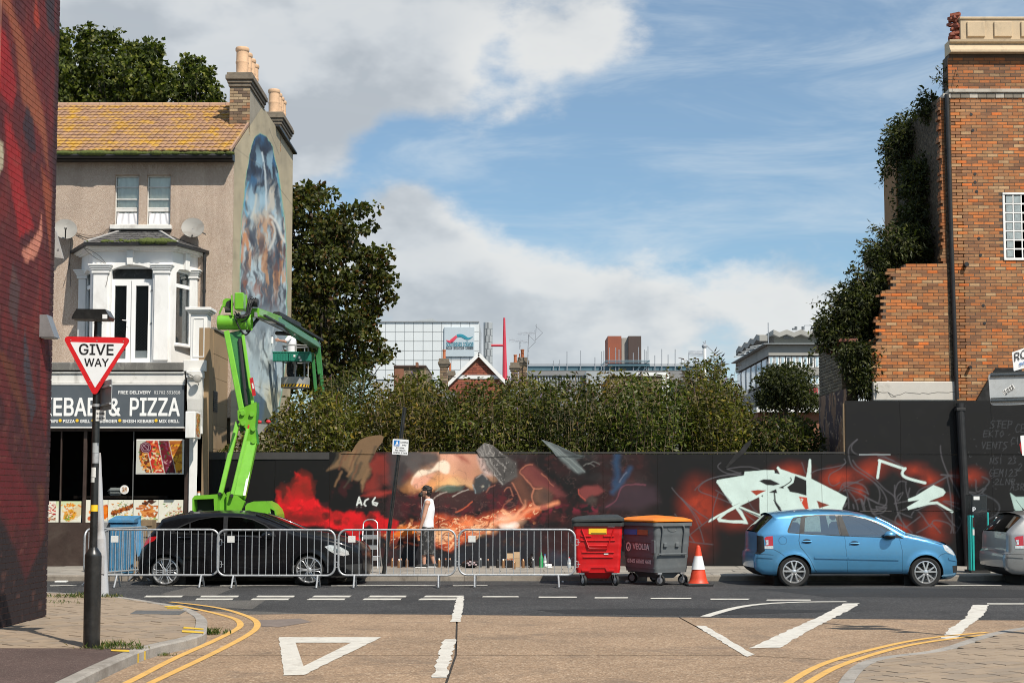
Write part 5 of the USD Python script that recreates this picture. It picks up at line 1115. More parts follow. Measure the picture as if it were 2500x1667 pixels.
def pfun(P):
 c=Canvas(P,(206,206,196)); r=np.random.default_rng(17); z=z7m
 for q,cols,n in(([(1400,200),(1520,380),(1580,650),(1480,650),(1380,450),(1380,300)],[(110,50,30),(176,60,34),(220,150,60),(90,130,50),(236,210,160),(226,120,50)],90),([(1480,160),(1660,160),(1760,650),(1590,650),(1530,400)],[(196,50,40),(230,170,80),(240,220,180),(60,40,30),(120,140,60),(230,120,60)],90),([(1680,160),(1830,160),(1935,650),(1770,650),(1700,300)],[(110,30,40),(70,24,40),(200,150,150),(60,90,40),(130,60,90)],90),([(1835,160),(2035,160),(2035,650),(1945,650),(1900,440)],[(226,160,40),(236,180,60),(150,70,30),(110,50,26)],70)):
  g=Polygon(z(*q)); x0,y0,x1,y1=g.bounds
  c.poly(z(*q),cols[0],1)
  for _ in range(n):
   x,y=r.uniform(x0,x1),r.uniform(y0,y1)
   if g.contains(shapely.Point(x,y)):a=r.uniform(0,3.1); s=r.uniform(1.2,3.2); c.stroke([(x-s*math.cos(a),y-s*math.sin(a)),(x+s*math.cos(a),y+s*math.sin(a))],cols[r.integers(len(cols))],s*1.5,.5,.9)
 for y in(190,270,340):c.stroke(z((1860,y),(2010,y)),(176,96,46),8,2,.9)
 for s in([(1520,380),(1585,650)],[(1680,220),(1765,650)],[(1835,180),(1940,650)]):c.stroke(z(*s),(230,226,214),1,.4,.9)
 C=np.array(z((1480,265))); d=np.linalg.norm(c.P-C,axis=1); c.mixin(d<14,lin((86,22,44))); c.mixin((d<12)&(d>11),lin((200,170,180))); c.mixin((d<8)&(d>7),lin((200,170,180))); c.stroke([C-6,C+6],(200,170,180),1.2,.4)
 return c.C*.8
printpanel('picture',337,1074.5,448.5,1155,SG-.053,pfun,poster,.009)
st=thing('door_sticker','round white no smoking style sticker on the shop glass','sticker',(*at(*z7m((1153,908)),SG-.006),))
p=at(*z7m((1153,908)),SG-.006); MB().cyl(p,p+[0,-.004,0],.099,28).build('disc','white_paint',st)
X,Z,F=grid_sheet(p[0]-.055,p[0]+.055,p[2]-.055,p[2]+.055,.006); c=Canvas(np.c_[X,Z]*400,(226,224,220)); c.noisec(9,.45,.55,(196,130,50),.9,3); c.noisec(6,.5,.6,(110,70,40),.9,4); c.stroke(np.array([[p[0]-.05,p[2]+.05],[p[0]+.05,p[2]-.05]])*400,(230,230,226),3,1)
MB().add(np.c_[X,np.full(len(X),p[1]-.0055),Z],F,c.C*.8).build('print','menu_print',st)
wb=thing('takeaway_box','small white box on the counter inside the shop window','box',tuple(at(*z7m((1000,1000)),SG+.3)))
p=at(*z7m((1000,1000)),SG+.3); MB().bb((p[0]-.15,p[1],p[2]-.0),(p[0]+.15,p[1]+.2,p[2]+.18),b=.05).build('carton','white_paint',wb); MB().bb((p[0]-.16,p[1]-.01,p[2]+.10),(p[0]+.13,p[1]+.205,p[2]+.115)).build('lid_seam','grey_metal',wb)
MB().bb((p[0]-.9,p[1]-.05,p[2]-.06),(p[0]+1.2,p[1]+.5,p[2]-.001)).build('counter_top','shop_frame',house)
def dish(u,v,r_,tilt,label,arm):
 c=at(u,v,YH-.32); d=unit([tilt,-.92,.34]); t=thing('satellite_dish',label,'satellite dish',tuple(at(u,v+20,YH)))
 a,b_,_=frame(d); prof=[]
 q=np.linspace(0,1,8); front=[(r_*x,.16*r_*x*x)for x in q]; back=[(r_*x,.16*r_*x*x-.012)for x in q[::-1]]
 MB().lathe(front+back,c-d*.05,28,d).build('reflector','dish_grey',t,smooth=50)
 low=c-np.array([0,0,1])*r_*.9; tip=c+d*r_*1.0-np.array([0,0,r_*.45])
 if arm:MB().tube([low-d*.04,low+d*.1-[0,0,.02],tip],.014,8).build('feed_arm','cable',t); MB().cyl(tip-d*.02,tip+d*.07,.032,12).build('feed_horn','dish_grey',t)
 else:MB().tube([c+a*r_*.8-[0,0,r_*.4],c+a*r_*1.15-[0,0,r_*.62]],.016,8).build('feed_arm','cable',t); MB().cyl(low,low+d*.1,.02,10).build('feed_horn','cable',t)
 MB().tube([c-d*.05,c-d*.16-[0,0,.05],[c[0],YH-.005,c[2]-.12]],.022,8).cyl([c[0],YH-.02,c[2]-.12],[c[0],YH-.001,c[2]-.12],.07,12).build('wall_bracket','grey_metal',t)
dish(470.5,555,.265,.12,'brown stained satellite dish on the pebbledash wall right of the bay roof',False)
dish(160,558.5,.265,.30,'cream satellite dish with a feed arm at the left edge of the pebbledash wall',True)
zd=ZM(120,400,540,2195)
cb,cb2_=MB(),MB()
for s in([(345,880),(470,912),(600,910),(700,870),(830,755)],[(345,885),(440,935),(520,965)],[(300,900),(270,1060),(262,1250),(180,1560)],[(440,1070),(560,1180),(690,1260),(745,1320),(750,1440),(720,1568)],[(440,1070),(620,1160),(735,1290)],[(262,1250),(268,1400),(275,1568)]):
 P=[at(*zd(q),YH-.03)for q in s]if s[0][0]<400 else[at(*zd(q),YB-.06)for q in s]
 (cb if s[0][0]<400 else cb2_).tube(spline(P,24),.006,5)
cb.build('aerial_cable','cable',label='thin black cables drooping from the cream dish to the upper windows',cat='cable'); cb2_.build('aerial_cable','cable',label='thin black wires hanging down the white front of the bay',cat='cable')
al=thing('alarm_bell','round grey siren disc on a short arm above the console bracket','alarm',tuple(at(480,924,YS-.3)))
p=at(481,924,YS-.36); MB().lathe([(0,.03),(.06,.028),(.085,.012),(.09,-.01),(.05,-.02),(0,-.02)],p,20,(.35,-.9,.1)).build('disc','dish_grey',al,smooth=40); MB().bar(p,(xs_(463),YS-.28,zs(913)),.016,.016).bar(p,(p[0]+.02,YS-.28,p[2]-.14),.012,.012).build('arm','cable',al)
# ------------------------------------------------------------------ the painted brick building at the left edge
mb_=thing('painted_brick_building','tall brick side wall painted with dark red and orange flames at the left edge','building',(-8,18,0))
XM,YM=-6.07,18.71
MB().bb((-16,-6,-.1),(XM-.035,YM-.03,11.5)).bb((-16,-6,-.1),(XM-.001,16.2,11.5)).build('wall','mortar_dark',mb_)
zl3=ZM(0,0,160,161)
def leftmural(P,light=0.0):
 c=Canvas(P,(96,26,28)); c.warp(2.5,22,81)
 c.noisec(50,.42,.68,(58,24,34),.55,82,stretch=(2.2,.6)); c.noisec(36,.5,.7,(140,40,32),.4,83,stretch=(2.5,.5))
 c.poly(zl3((-10,-10),(22,-10),(60,100),(112,300),(122,440),(100,330),(55,250),(40,120),(20,40)),(158,86,56),3,.9)
 for q,col in(([(-10,40),(20,100),(42,220),(30,270),(-10,210)],(160,22,28)),([(10,270),(50,370),(62,480),(84,560),(48,585),(20,420)],(164,28,30)),([(100,400),(110,500),(124,640),(128,470)],(156,76,46)),([(55,310),(66,255),(80,290),(92,385),(76,370),(62,345)],(52,34,44)),([(86,-5),(100,60),(90,80),(82,40)],(176,60,36)),([(110,-5),(134,-5),(134,90),(118,70)],(50,40,48)),([(48,622),(70,606),(96,566),(102,522),(104,580),(90,630),(68,642)],(218,140,116)),([(-10,320),(9,360),(7,410),(-10,440)],(206,196,166)),([(-10,850),(30,890),(62,1000),(84,1160),(48,1010)],(116,58,34)),([(-10,1050),(40,1150),(92,1250),(70,1300),(20,1275),(-10,1245)],(126,16,26)),([(30,640),(50,700),(40,820),(20,760)],(84,60,60)),([(96,660),(112,900),(118,1120),(100,1000)],(130,30,28)),([(60,800),(90,1000),(76,1040),(58,900)],(70,66,74))):c.poly(zl3(*q),col,1.6,.95)
 c.poly(zl3((-10,1250),(40,1350),(62,1425),(96,1350),(124,1290),(160,1600),(-10,1600)),(26,24,29),5,.96)
 c.poly(zl3((92,1190),(101,1340),(110,1200)),(122,66,36),3,.8)
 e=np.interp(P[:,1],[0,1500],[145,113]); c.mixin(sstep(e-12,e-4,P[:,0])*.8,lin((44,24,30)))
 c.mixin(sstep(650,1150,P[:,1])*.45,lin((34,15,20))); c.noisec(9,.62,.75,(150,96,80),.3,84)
 C=c.C*.8
 return C*(1-light)+light*np.array(lin((168,120,100)))
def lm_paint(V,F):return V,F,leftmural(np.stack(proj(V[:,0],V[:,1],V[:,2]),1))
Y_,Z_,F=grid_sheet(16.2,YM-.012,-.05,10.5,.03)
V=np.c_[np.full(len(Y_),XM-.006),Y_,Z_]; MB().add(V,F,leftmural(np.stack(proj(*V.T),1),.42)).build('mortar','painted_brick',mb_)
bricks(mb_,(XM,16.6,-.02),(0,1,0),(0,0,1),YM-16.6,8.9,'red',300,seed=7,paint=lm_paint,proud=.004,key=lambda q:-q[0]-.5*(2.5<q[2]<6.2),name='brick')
q0,q1=ax(*zl3((104,775)),XM),ax(*zl3((104,830)),XM)
wl=thing('wall_lamp','small grey wedge shaped lamp housing on the red painted brick wall','lamp',(XM,q0[1],q1[2]))
MB().prism([(0,q1[2]),(.20,q1[2]),(.09,q0[2]),(0,q0[2])],(XM,q0[1]+.11,0),(1,0,0),(0,0,1),.22).build('housing','grey_metal',wl); MB().bb((XM+.02,q0[1]-.09,q1[2]-.012),(XM+.18,q0[1]+.09,q1[2]-.0005)).build('lens','pale_blind',wl)
q0,q1=ax(*zl3((140,570)),XM),ax(*zl3((150,640)),XM)
hf=thing('corner_flashing','bent grey metal plate on the corner of the red painted wall','plate',(XM,YM,q1[2]))
MB().prism([(0,q1[2]),(.14,q1[2]-.02),(.03,q0[2]),(0,q0[2])],(XM-.02,YM+.035,0),(1,0,0),(0,0,1),.03).build('plate','lead',hf); MB().cyl((XM+.05,YM+.002,q1[2]+.1),(XM+.05,YM-.003,q1[2]+.1),.012,8).build('screw','grey_metal',hf)
# ------------------------------------------------------------------ the half demolished brick building, right
ru_=thing('ruined_brick_building','half demolished orange brick building with toothed broken edge and cream parapet','building',(11,33,0))
YR=31.92
rx=lambda u,Y=YR:float(at(u,900,Y)[0])
rzv=lambda v,Y=YR:float(at(2300,v,Y)[2])
zt_,zk,zw=ZM(1900,0,2500,1344),ZM(1900,600,2500,1711),ZM(1980,760,2140,697)
mat('stone_cream',(.52,.40,.26),rough=.8,var=.10,scale=3,bump=.3,dirt=(.26,.21,.15),dirtamt=.5,dscale=3,stretch=(1,1,.5))
mat('stone_band',(.44,.40,.34),rough=.85,var=.12,scale=3,bump=.3,dirt=(.2,.17,.13),dirtamt=.5)
mat('white_render',(.50,.47,.42),rough=.85,var=.08,scale=2,bump=.3,dirt=(.24,.22,.19),dirtamt=.5,dscale=2)
mat('lintel_crack',(.05,.045,.04),rough=.9)
pebble('old_render',(.085,.062,.04),(.13,.10,.07),(.045,.035,.025),20)
MB().bb((rx(2335),YR,0),(rx(2640),YR+.5,rzv(219))).bb((rx(2334),YR+.02,rzv(219)),(rx(2640),YR+.5,rzv(132))).build('front_wall','mortar_dark',ru_)
low=[zk(p)for p in((880,122),(1215,112),(1245,940),(657,940),(668,690),(700,640),(700,540),(725,500),(742,335),(800,300),(805,185),(880,165))]
lowp=Polygon([(rx(u),rzv(v))for u,v in low])
MB().prism(lowp.buffer(-.03),(0,YR+.42,0),(1,0,0),(0,0,1),.405).build('broken_wall','mortar_dark',ru_)
WT=[.25,.16,.24,.12,.14,.06,.03]
x0r,z0r=rx(2335)-.01,rzv(978)
bricks(ru_,(x0r,YR,z0r),(1,0,0),(0,0,1),rx(2520)-x0r,rzv(226)-z0r,'orange',170,L=.229,h=.064,seed=41,wts=WT,keep=lambda a,b:not(a+x0r>rx(2456)and rzv(634)<b+z0r<rzv(470)),key=lambda q:abs(q[2]-3.2)*.3-q[0]*.02,m='painted_brick')
bricks(ru_,(rx(2331),YR+.02,rzv(219)+.012),(1,0,0),(0,0,1),rx(2520)-rx(2331),rzv(132)-rzv(219)-.02,'orange',40,L=.229,h=.064,seed=42,wts=[.30,.16,.14,.08,.2,.02,.10])
lx0,lz0=rx(2128),rzv(930)
bricks(ru_,(lx0,YR+.012,lz0),(1,0,0),(0,0,1),rx(2335)-lx0-.03,rzv(640)-lz0,'orange',90,L=.229,h=.064,seed=43,wts=WT,keep=lambda a,b:lowp.contains(shapely.Point(a+lx0,b+lz0)),name='brick')
r=np.random.default_rng(44); tb=MB()
pts=np.array([(rx(u),rzv(v))for u,v in low[3:]])
for(xa,za),(xb,zb2)in zip(pts[:-1],pts[1:]):
 for t in np.arange(0,1,.075/max(math.dist((xa,za),(xb,zb2)),.08)):
  x,z=xa+(xb-xa)*t,za+(zb2-za)*t
  if r.random()<.4:continue
  tb.box((x+r.uniform(-.03,.12),YR+.12+r.uniform(0,.2),round((z-lz0)/.074)*.074+lz0+.032),(.16+r.uniform(0,.07),.10,.062),rz=r.normal(0,.05),col=np.array(TONES['orange'])[r.integers(5)]*.8)
tb.build('broken_bricks','painted_brick',ru_,kind='stuff')
MB().bb((rx(2130),YR-.02,rzv(978)),(rx(2335),YR+.4,rzv(931)),b=.02).build('lintel','white_render',ru_)
cr=MB()
for s in([(685,1015),(720,1022),(760,1020),(800,1045),(850,1035),(880,1020),(920,1025),(980,1030),(1000,1025),(1040,1030),(1100,1020),(1180,1022),(1220,1015)],[(690,960),(685,990),(690,1015)],[(760,1020),(780,1050),(815,1050)]):cr.tube([(rx(u),YR-.0195,rzv(v))for u,v in zk(*s)],.006,4)
cr.build('crack','lintel_crack',ru_,kind='stuff')
sc=MB().bb((rx(2329),YR-.06,rzv(227.5)),(rx(2640),YR+.3,rzv(219)),b=.01).build('string_course','stone_band',ru_)
for k in range(14):x=rx(2316)+k*.2; MB().bb((x,YR-.025,rzv(240)),(x+.19,YR+.2,rzv(229)),b=.004).build('soldier_brick','stone_band' if k%3==0 else 'mortar',ru_)
MB().prism([(-.16,rzv(132)),(-.16,rzv(127)),(-.12,rzv(126)),(-.02,rzv(108)),(-.10,rzv(105)),(-.11,rzv(100)),(.3,rzv(100)),(.3,rzv(132))],(rx(2333),YR,0),(0,1,0),(0,0,1),rx(2640)-rx(2333)).build('cornice','stone_cream',ru_)
MB().bb((rx(2364),YR+.03,rzv(100)),(rx(2640),YR+.4,rzv(44)),b=.015).bb((rx(2362),YR+.0,rzv(47)),(rx(2640),YR+.42,rzv(41)),b=.012).build('parapet','stone_cream',ru_)
for u0 in(2380,2447,2514):MB().bb((rx(u0),YR-.008,rzv(90)),(rx(u0+45),YR+.04,rzv(53)),b=.012).build('parapet_panel','stone_cream',ru_)
pb=MB()
for k in range(26):pb.box((rx(2358)+r.uniform(-.09,.12),YR+.12+r.uniform(0,.2),rzv(98)+k*.026),(.2,.11,.06),rz=r.normal(0,.4),col=np.array(TONES['red'])[k%3]*.9)
pb.build('broken_bricks','painted_brick',ru_,kind='stuff')
XT=rx(2316); YT=XT*3476/(2172-1250)
side_=[(YR,0),(YT,0),(YT,float(ax(2172,345,XT)[2])),(YT-1.0,float(ax(2172,338,XT)[2])),(YR+1.6,float(ax(2250,265,XT)[2])),(YR,rzv(232))]
MB().prism([(-y,z)for y,z in side_],(XT+.02,0,0),(0,-1,0),(0,0,1),.4 if False else-.4).build('side_wall','old_render',ru_)
mat('orange_render',(.30,.155,.06),rough=.9,var=.2,scale=2,bump=.5,dirt=(.12,.07,.04),dirtamt=.5)
MB().bb((XT-.03,YT-1.2,rzv(640)),(XT+.0195,YT+.01,float(ax(2172,400,XT)[2])),b=.02).build('bare_patch','orange_render',ru_)
MB().bb((rx(2123,36),36,rzv(760,36)),(rx(2180,36),36.4,rzv(606,36)),b=.02).build('back_wall','white_render',ru_)
b=MB()
for k in range(60):z=rzv(640)+k*.075;
for k in range(int((rzv(236)-rzv(645))/.074)):
 z=rzv(645)+k*.074; b.box((rx(2317)+r.uniform(-.05,.03),YR+.14,z+.03),(.12+r.uniform(0,.06),.22,.064),rz=r.normal(0,.04),col=np.array(TONES['orange'])[r.integers(4)]*.7)
b.build('broken_bricks','painted_brick',ru_,kind='stuff')
XW=float(at(2069,1000,YR)[0]); YW=XW*3476/(2002-1250); zw1=float(ax(*zw((385,945)),XW)[2])
ztop=[float(ax(*zw((100,515)),XW)[2]),float(ax(*zw((560,330)),XW)[2])]
MB().prism([(-YR-.5,0),(-YR-.5,ztop[1]+.35),(-YW+1.4,ztop[1]),(-YW+.3,ztop[0]+.25),(-YW,ztop[0]),(-YW,0)],(XW+.012,0,0),(0,-1,0),(0,0,1),-.35).build('return_wall','mortar_dark',ru_)
def keepr(a,b):return b+0<np.interp(a,[0,.3,1.5,3],[ztop[0]+.1,ztop[0]+.3,ztop[1],ztop[1]+.3])-ZP
bricks(ru_,(XW,YW,ZP),(0,-1,0),(0,0,1),YW-YR-.5,ztop[1]+.8,'dark_stock',0,seed=46,keep=keepr)
Y_,Z_,F=grid_sheet(YR+.0,YW,ZP,float(ax(*zw((95,910)),XW)[2]),.022)
c=Canvas(np.c_[Y_*60,-Z_*60],(150,112,82)); c.noisec(26,.42,.6,(128,92,64),.8,90); c.warp(6,14,91); c.noisec(34,.485,.515,(54,34,44),.95,92,stretch=(1.5,.55)); c.noisec(14,.60,.63,(70,52,40),.9,93,stretch=(1.3,.6)); c.noisec(5,.66,.7,(200,170,140),.8,94)
c.W=c.P
p_=np.array([YW-.45,0]);
for s in([(0,2.0),(.12,2.3),(.0,2.5)],[(.2,1.9),(.22,2.45)],[(.22,2.4),(.4,2.3),(.25,2.15),(.42,1.9)]):c.stroke([((YW-.55+x)*60,-z*60)for x,z in s],(60,130,140),2.4,1.2,.8)
b=MB().add(np.c_[np.full(len(Y_),XW-.014),Y_,Z_],F,c.C*.85); b.build('peeling_paint','painted_render',ru_)
MB().bb((rx(2128,33.2),32.3,rzv(930)),(rx(2140,33.2),33.2,rzv(770)),b=.01).build('end_post','old_render',ru_)
cpm=MB()
for k in range(9):y=YW-.1-k*.3; z=np.interp(YW-y,[0,.3,1.5,3],[ztop[0]+.1,ztop[0]+.3,ztop[1],ztop[1]+.3]); cpm.box((XW+.12,y,z+.05),(.42,.26,.07),rz=r.normal(0,.1),col=(.20,.07,.045))
cpm.build('loose_bricks','painted_brick',ru_,kind='stuff')
bricks(ru_,(XW,YR+.49,ZP+2.3),(1,0,0),(0,0,1),.36,ztop[1]-2.2,'dark_stock',0,seed=49)
dp=thing('drain_pipe','tall black pipe running down the brick front and the black hoarding','pipe',(rx(2340),YF-.12,ZP))
MB().tube([(rx(2324),YR-.06,rzv(232)),(rx(2328),YR-.06,rzv(600)),(rx(2333),YR-.06,rzv(975))],.046,12).build('upper_pipe','black_gutter',dp)
MB().tube([(rx(2337,YF),YF-.13,rzv(985,YF)),(rx(2350,YF),YF-.13,ZP)],.09,14).build('lower_pipe','black_gutter',dp)
MB().box((rx(2337,YF),YF-.13,rzv(1000,YF)),(.21,.20,.07),b=.01).build('collar','black_gutter',dp)
for k,(u,v)in enumerate([(2362,647),(2385,280),(2388,319),(2391,425),(2391,445),(2394,468),(2397,582),(2400,623),(2404,746),(2406,789),(2366,897)]):
 p=(rx(u),YR,rzv(v)); MB().cyl((p[0],YR-(.12 if k in(0,10)else .012),p[2]),(p[0],YR+.02,p[2]),.035 if k else .05,10).build('wall_fixing','black_gutter',ru_)
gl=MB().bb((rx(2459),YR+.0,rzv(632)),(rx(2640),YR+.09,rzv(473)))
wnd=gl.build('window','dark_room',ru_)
f=MB().bb((rx(2457),YR-.03,rzv(636)),(rx(2640),YR+.06,rzv(630)),b=.006).bb((rx(2457),YR-.03,rzv(476)),(rx(2640),YR+.06,rzv(471)),b=.006).bb((rx(2457),YR-.02,rzv(630)),(rx(2463),YR+.06,rzv(476)),b=.006)
for k in range(1,7):f.bb((rx(2463),YR-.012,rzv(476+k*22+1.6)),(rx(2640),YR+.05,rzv(476+k*22-1.6)))
for k in range(1,6):f.bb((rx(2463+k*20-1.4),YR-.0125,rzv(630)),(rx(2463+k*20+1.4),YR+.05,rzv(476)))
f.build('frame','white_paint',wnd)
mat('glass_block',(.30,.34,.34),rough=.15,var=.25,scale=9)
for k in range(2):
 for j in range(7):
  if(k,j)in((1,5),(1,6)):continue
  MB().bb((rx(2465+k*20),YR-.008,rzv(476+j*22+20)),(rx(2481.4+k*20),YR+.03,rzv(476+j*22+2.5)),b=.01).build('glass_block','glass_block',wnd)
# ------------------------------------------------------------------ the roofs behind
zA,zB=ZM(650,350,1400,1568),ZM(1350,700,2100,2352)
def P3(p,Y):return at(p[0],p[1],Y)
def bX(mb,z,a,c,Y,depth,b=0.0):
 """A block whose front spans two picture corners at distance Y."""
 p,q=P3(z(a),Y),P3(z(c),Y)
 if c[1]in(1300,1290,800,900,1000):q=np.array([q[0],q[1],0.0])
 return mb.bb((p[0],Y,q[2]),(q[0],Y+depth,p[2]),b=b)
mat('panel_white',(.60,.63,.64),rough=.4,var=.04,scale=.3)
mat('panel_grey',(.34,.36,.37),rough=.4,var=.06,scale=.3)
mat('panel_dark',(.13,.14,.15),rough=.4,var=.1,scale=.3)
mat('panel_gap',(.42,.44,.45),rough=.6,var=.05)
mat('sign_panel',(.42,.48,.52),rough=.4,var=.05,scale=.3)
mat('logo_red',(.60,.05,.09),rough=.5); mat('logo_teal',(.02,.22,.30),rough=.5)
mat('mast_red',(.52,.035,.06),rough=.45,var=.06)
mat('far_brick',(.22,.095,.055),rough=.9,var=.25,scale=1.5)
mat('white_board',(.72,.72,.70),rough=.6,var=.05)
mat('terracotta',(.42,.13,.055),rough=.8,var=.15,scale=4)
mat('rust',(.26,.075,.04),rough=.8,var=.2,scale=.5,dirt=(.12,.05,.03),dirtamt=.4,dscale=.4)
mat('dark_brown',(.065,.042,.036),rough=.8,var=.15,scale=.5)
mat('concrete',(.30,.29,.265),rough=.85,var=.15,scale=.6,bump=.2,dirt=(.16,.15,.13),dirtamt=.5,dscale=.7,stretch=(1,1,.4))
mat('concrete_dark',(.19,.185,.16),rough=.85,var=.15,scale=.6,dirt=(.09,.085,.07),dirtamt=.5,dscale=.7,stretch=(1,1,.4))
mat('scaffold_blue',(.075,.15,.19),rough=.6,var=.2,scale=.6)
mat('scaffold_tube',(.28,.30,.33),rough=.5,var=.1)
mat('far_window',(.42,.55,.62),rough=.12,var=.25,scale=.8,spec=.8)
mat('far_window_dark',(.05,.06,.065),rough=.12,var=.25,scale=.8,spec=.8)
mat('far_grey',(.22,.225,.23),rough=.7,var=.12,scale=.4)
mat('far_tan',(.22,.165,.105),rough=.85,var=.2,scale=.5)
Y1=200.0
col=thing('college_building','white panelled college block with a logo sign, far behind the bushes','building',(-14,Y1,0))
bX(MB(),zA,(560,911),(1087,1300),Y1+.15,14).build('wall','panel_gap',col)
xs=[560,610,658,705.5,753,800.5,848,896,943.5,991,1039,1087]; ys=[912,961,1010,1058,1107,1156,1205]
for i in range(len(xs)-1):
 for j in range(len(ys)-1):
  p,q=P3(zA((xs[i],ys[j])),Y1),P3(zA((xs[i+1],ys[j+1])),Y1); MB().bb((p[0]+.035,Y1,q[2]+.035),(q[0]-.035,Y1+.14,p[2]-.035)).build('cladding_panel','panel_white',col)
bX(MB(),zA,(560,907.5),(1087,911.5),Y1-.2,14).build('roof_edge','panel_grey',col)
p=[P3(zA(q),Y1+8)for q in((760,911),(850,897),(868,911))]; MB().prism([(v[0],v[2])for v in p],(0,Y1+10,0),(1,0,0),(0,0,1),3).build('roof_light','panel_grey',col)
a0,a1=P3(zA((1087,911)),Y1)[0],P3(zA((1155,905)),Y1)[0]; ztp,zbt=P3(zA((1120,906)),Y1)[2],P3(zA((1120,1220)),Y1)[2]; cx,rr=a0+1.2,a1-a0-1.2
cyl=MB().lathe([(rr-.05,zbt),(rr-.05,ztp)],(cx,Y1+2.0,0),24).build('round_tower','panel_gap',col)
for j in range(9):
 for k in range(10):
  t0,t1=-2.2+k*.26,-2.2+k*.26+.25; zz0=ztp-(j+1)*(ztp-zbt)/9+.05; zz1=ztp-j*(ztp-zbt)/9-.05
  V=np.array([[cx+R*math.cos(t),Y1+2.0+R*math.sin(t),z]for z in(zz0,zz1)for R in(rr-.1,rr)for t in(t0,t1)]); F=[(2,3,7),(2,7,6),(0,2,6),(0,6,4),(3,1,5),(3,5,7),(6,7,5),(6,5,4)]
  MB().add(V,F).build('tower_panel',['panel_grey','panel_grey','panel_dark'][(k*7+j)%3 if k<5 else 0],cyl)
sg=thing('college_sign','pale blue grey sign with red and teal swoosh on the white college wall','sign',tuple(P3(zA((985,1088)),Y1-.1)))
bX(MB(),zA,(908,937),(1062,1088),Y1-.25,.24,b=.03).build('board','sign_panel',sg)
def sw(pts,w,m):
 P=spline(np.array([P3(zA(q),Y1-.26)[[0,2]]for q in pts]),30); W=np.interp(np.linspace(0,1,30),[0,.5,1],w); N_=np.c_[-np.gradient(P[:,1]),np.gradient(P[:,0])]; N_/=np.linalg.norm(N_,axis=1)[:,None]
 MB().prism(Polygon(np.vstack([P+N_*W[:,None],(P-N_*W[:,None])[::-1]])).buffer(0),(0,Y1-.252,0),(1,0,0),(0,0,1),.05).build('logo',m,sg)
sw([(920,1004),(938,1012),(955,1000),(972,984)],(.05,.26,.16),'logo_red'); sw([(974,982),(1000,982),(1028,996),(1054,986)],(.20,.22,.03),'logo_teal')
p=P3(zA((918,1037)),Y1-.252); q=P3(zA((1057,1037)),Y1-.252); MB().text('southessex college',.85,p,(1,0,0),(0,0,1),.05,False,q[0]-p[0]).build('lettering','logo_teal',sg)
p=P3(zA((918,1050)),Y1-.252); q=P3(zA((1057,1050)),Y1-.252); MB().text('SKILLS · EDUCATION · CAREERS',.36,p,(1,0,0),(0,0,1),.05,True,q[0]-p[0]).build('lettering','panel_dark',sg)
ms=thing('red_mast','tall slim red mast with a side strut beside the college block','mast',tuple(P3(zA((1218,1210)),Y1-6)))
t_,b0=P3(zA((1214.5,890)),Y1-6),P3(zA((1219,1260)),Y1-6); MB().cone(b0,t_,.42,.14,10).build('pole','mast_red',ms)
p,q=P3(zA((1148,1031)),Y1-6),P3(zA((1213,1031)),Y1-6); MB().cyl(p,q,.16,8).build('strut','mast_red',ms)
Yg_=95.0
gh=thing('gabled_brick_house','red brick gable with white bargeboards seen over the bushes','house',tuple(P3(zA((1085,1260)),Yg_)))
A,L_,R_,=(P3(zA(q),Yg_)for q in((1085,1080),(915,1245),(1245,1245)))
MB().prism([(L_[0],0),(R_[0],0),(R_[0],R_[2]),(A[0],A[2]),(L_[0],L_[2])],(0,Yg_+9,0),(1,0,0),(0,0,1),9).build('wall','far_brick',gh)
rows_=MB(); r=np.random.default_rng(3)
for k in range(34):
 z=L_[2]-1.0+k*.16
 for x in np.arange(L_[0]-.2,R_[0]+.2,.5):
  xx=x+(k%2)*.25
  if abs(xx-A[0])<(A[2]-z)*(A[0]-L_[0])/(A[2]-L_[2])-.3:rows_.box((xx,Yg_-.01,z),(.47,.03,.135),col=np.array(TONES['red'])[r.integers(3)]*r.uniform(.75,1.2))
rows_.build('brick_courses','painted_brick',gh,kind='stuff')
for E_ in(L_,R_):MB().bar((E_[0],Yg_-.12,E_[2]),(A[0],Yg_-.12,A[2]+.03),.22,.30,up=(0,1,0)).build('bargeboard','white_board',gh)
p,q=P3(zA((965,1183)),Yg_-.06),P3(zA((1205,1201)),Yg_-.06); MB().bb((p[0],Yg_-.08,q[2]),(q[0],Yg_-.028,p[2])).build('white_band','white_board',gh)
for s,E_ in((-1,L_),(1,R_)):MB().prism([(0,0),(9.3,0),(9.3,.12),(0,.12)],(E_[0],Yg_-.3,E_[2]+.1),(0,1,0),unit([A[0]-E_[0],0,A[2]-E_[2]]),.01).add(np.array([[E_[0],Yg_-.26,E_[2]+.16],[E_[0],Yg_+9,E_[2]+.16],[A[0],Yg_+9,A[2]+.16],[A[0],Yg_-.26,A[2]+.16]]),np.array([[0,1,2],[0,2,3]])).build('roof','slate',gh)
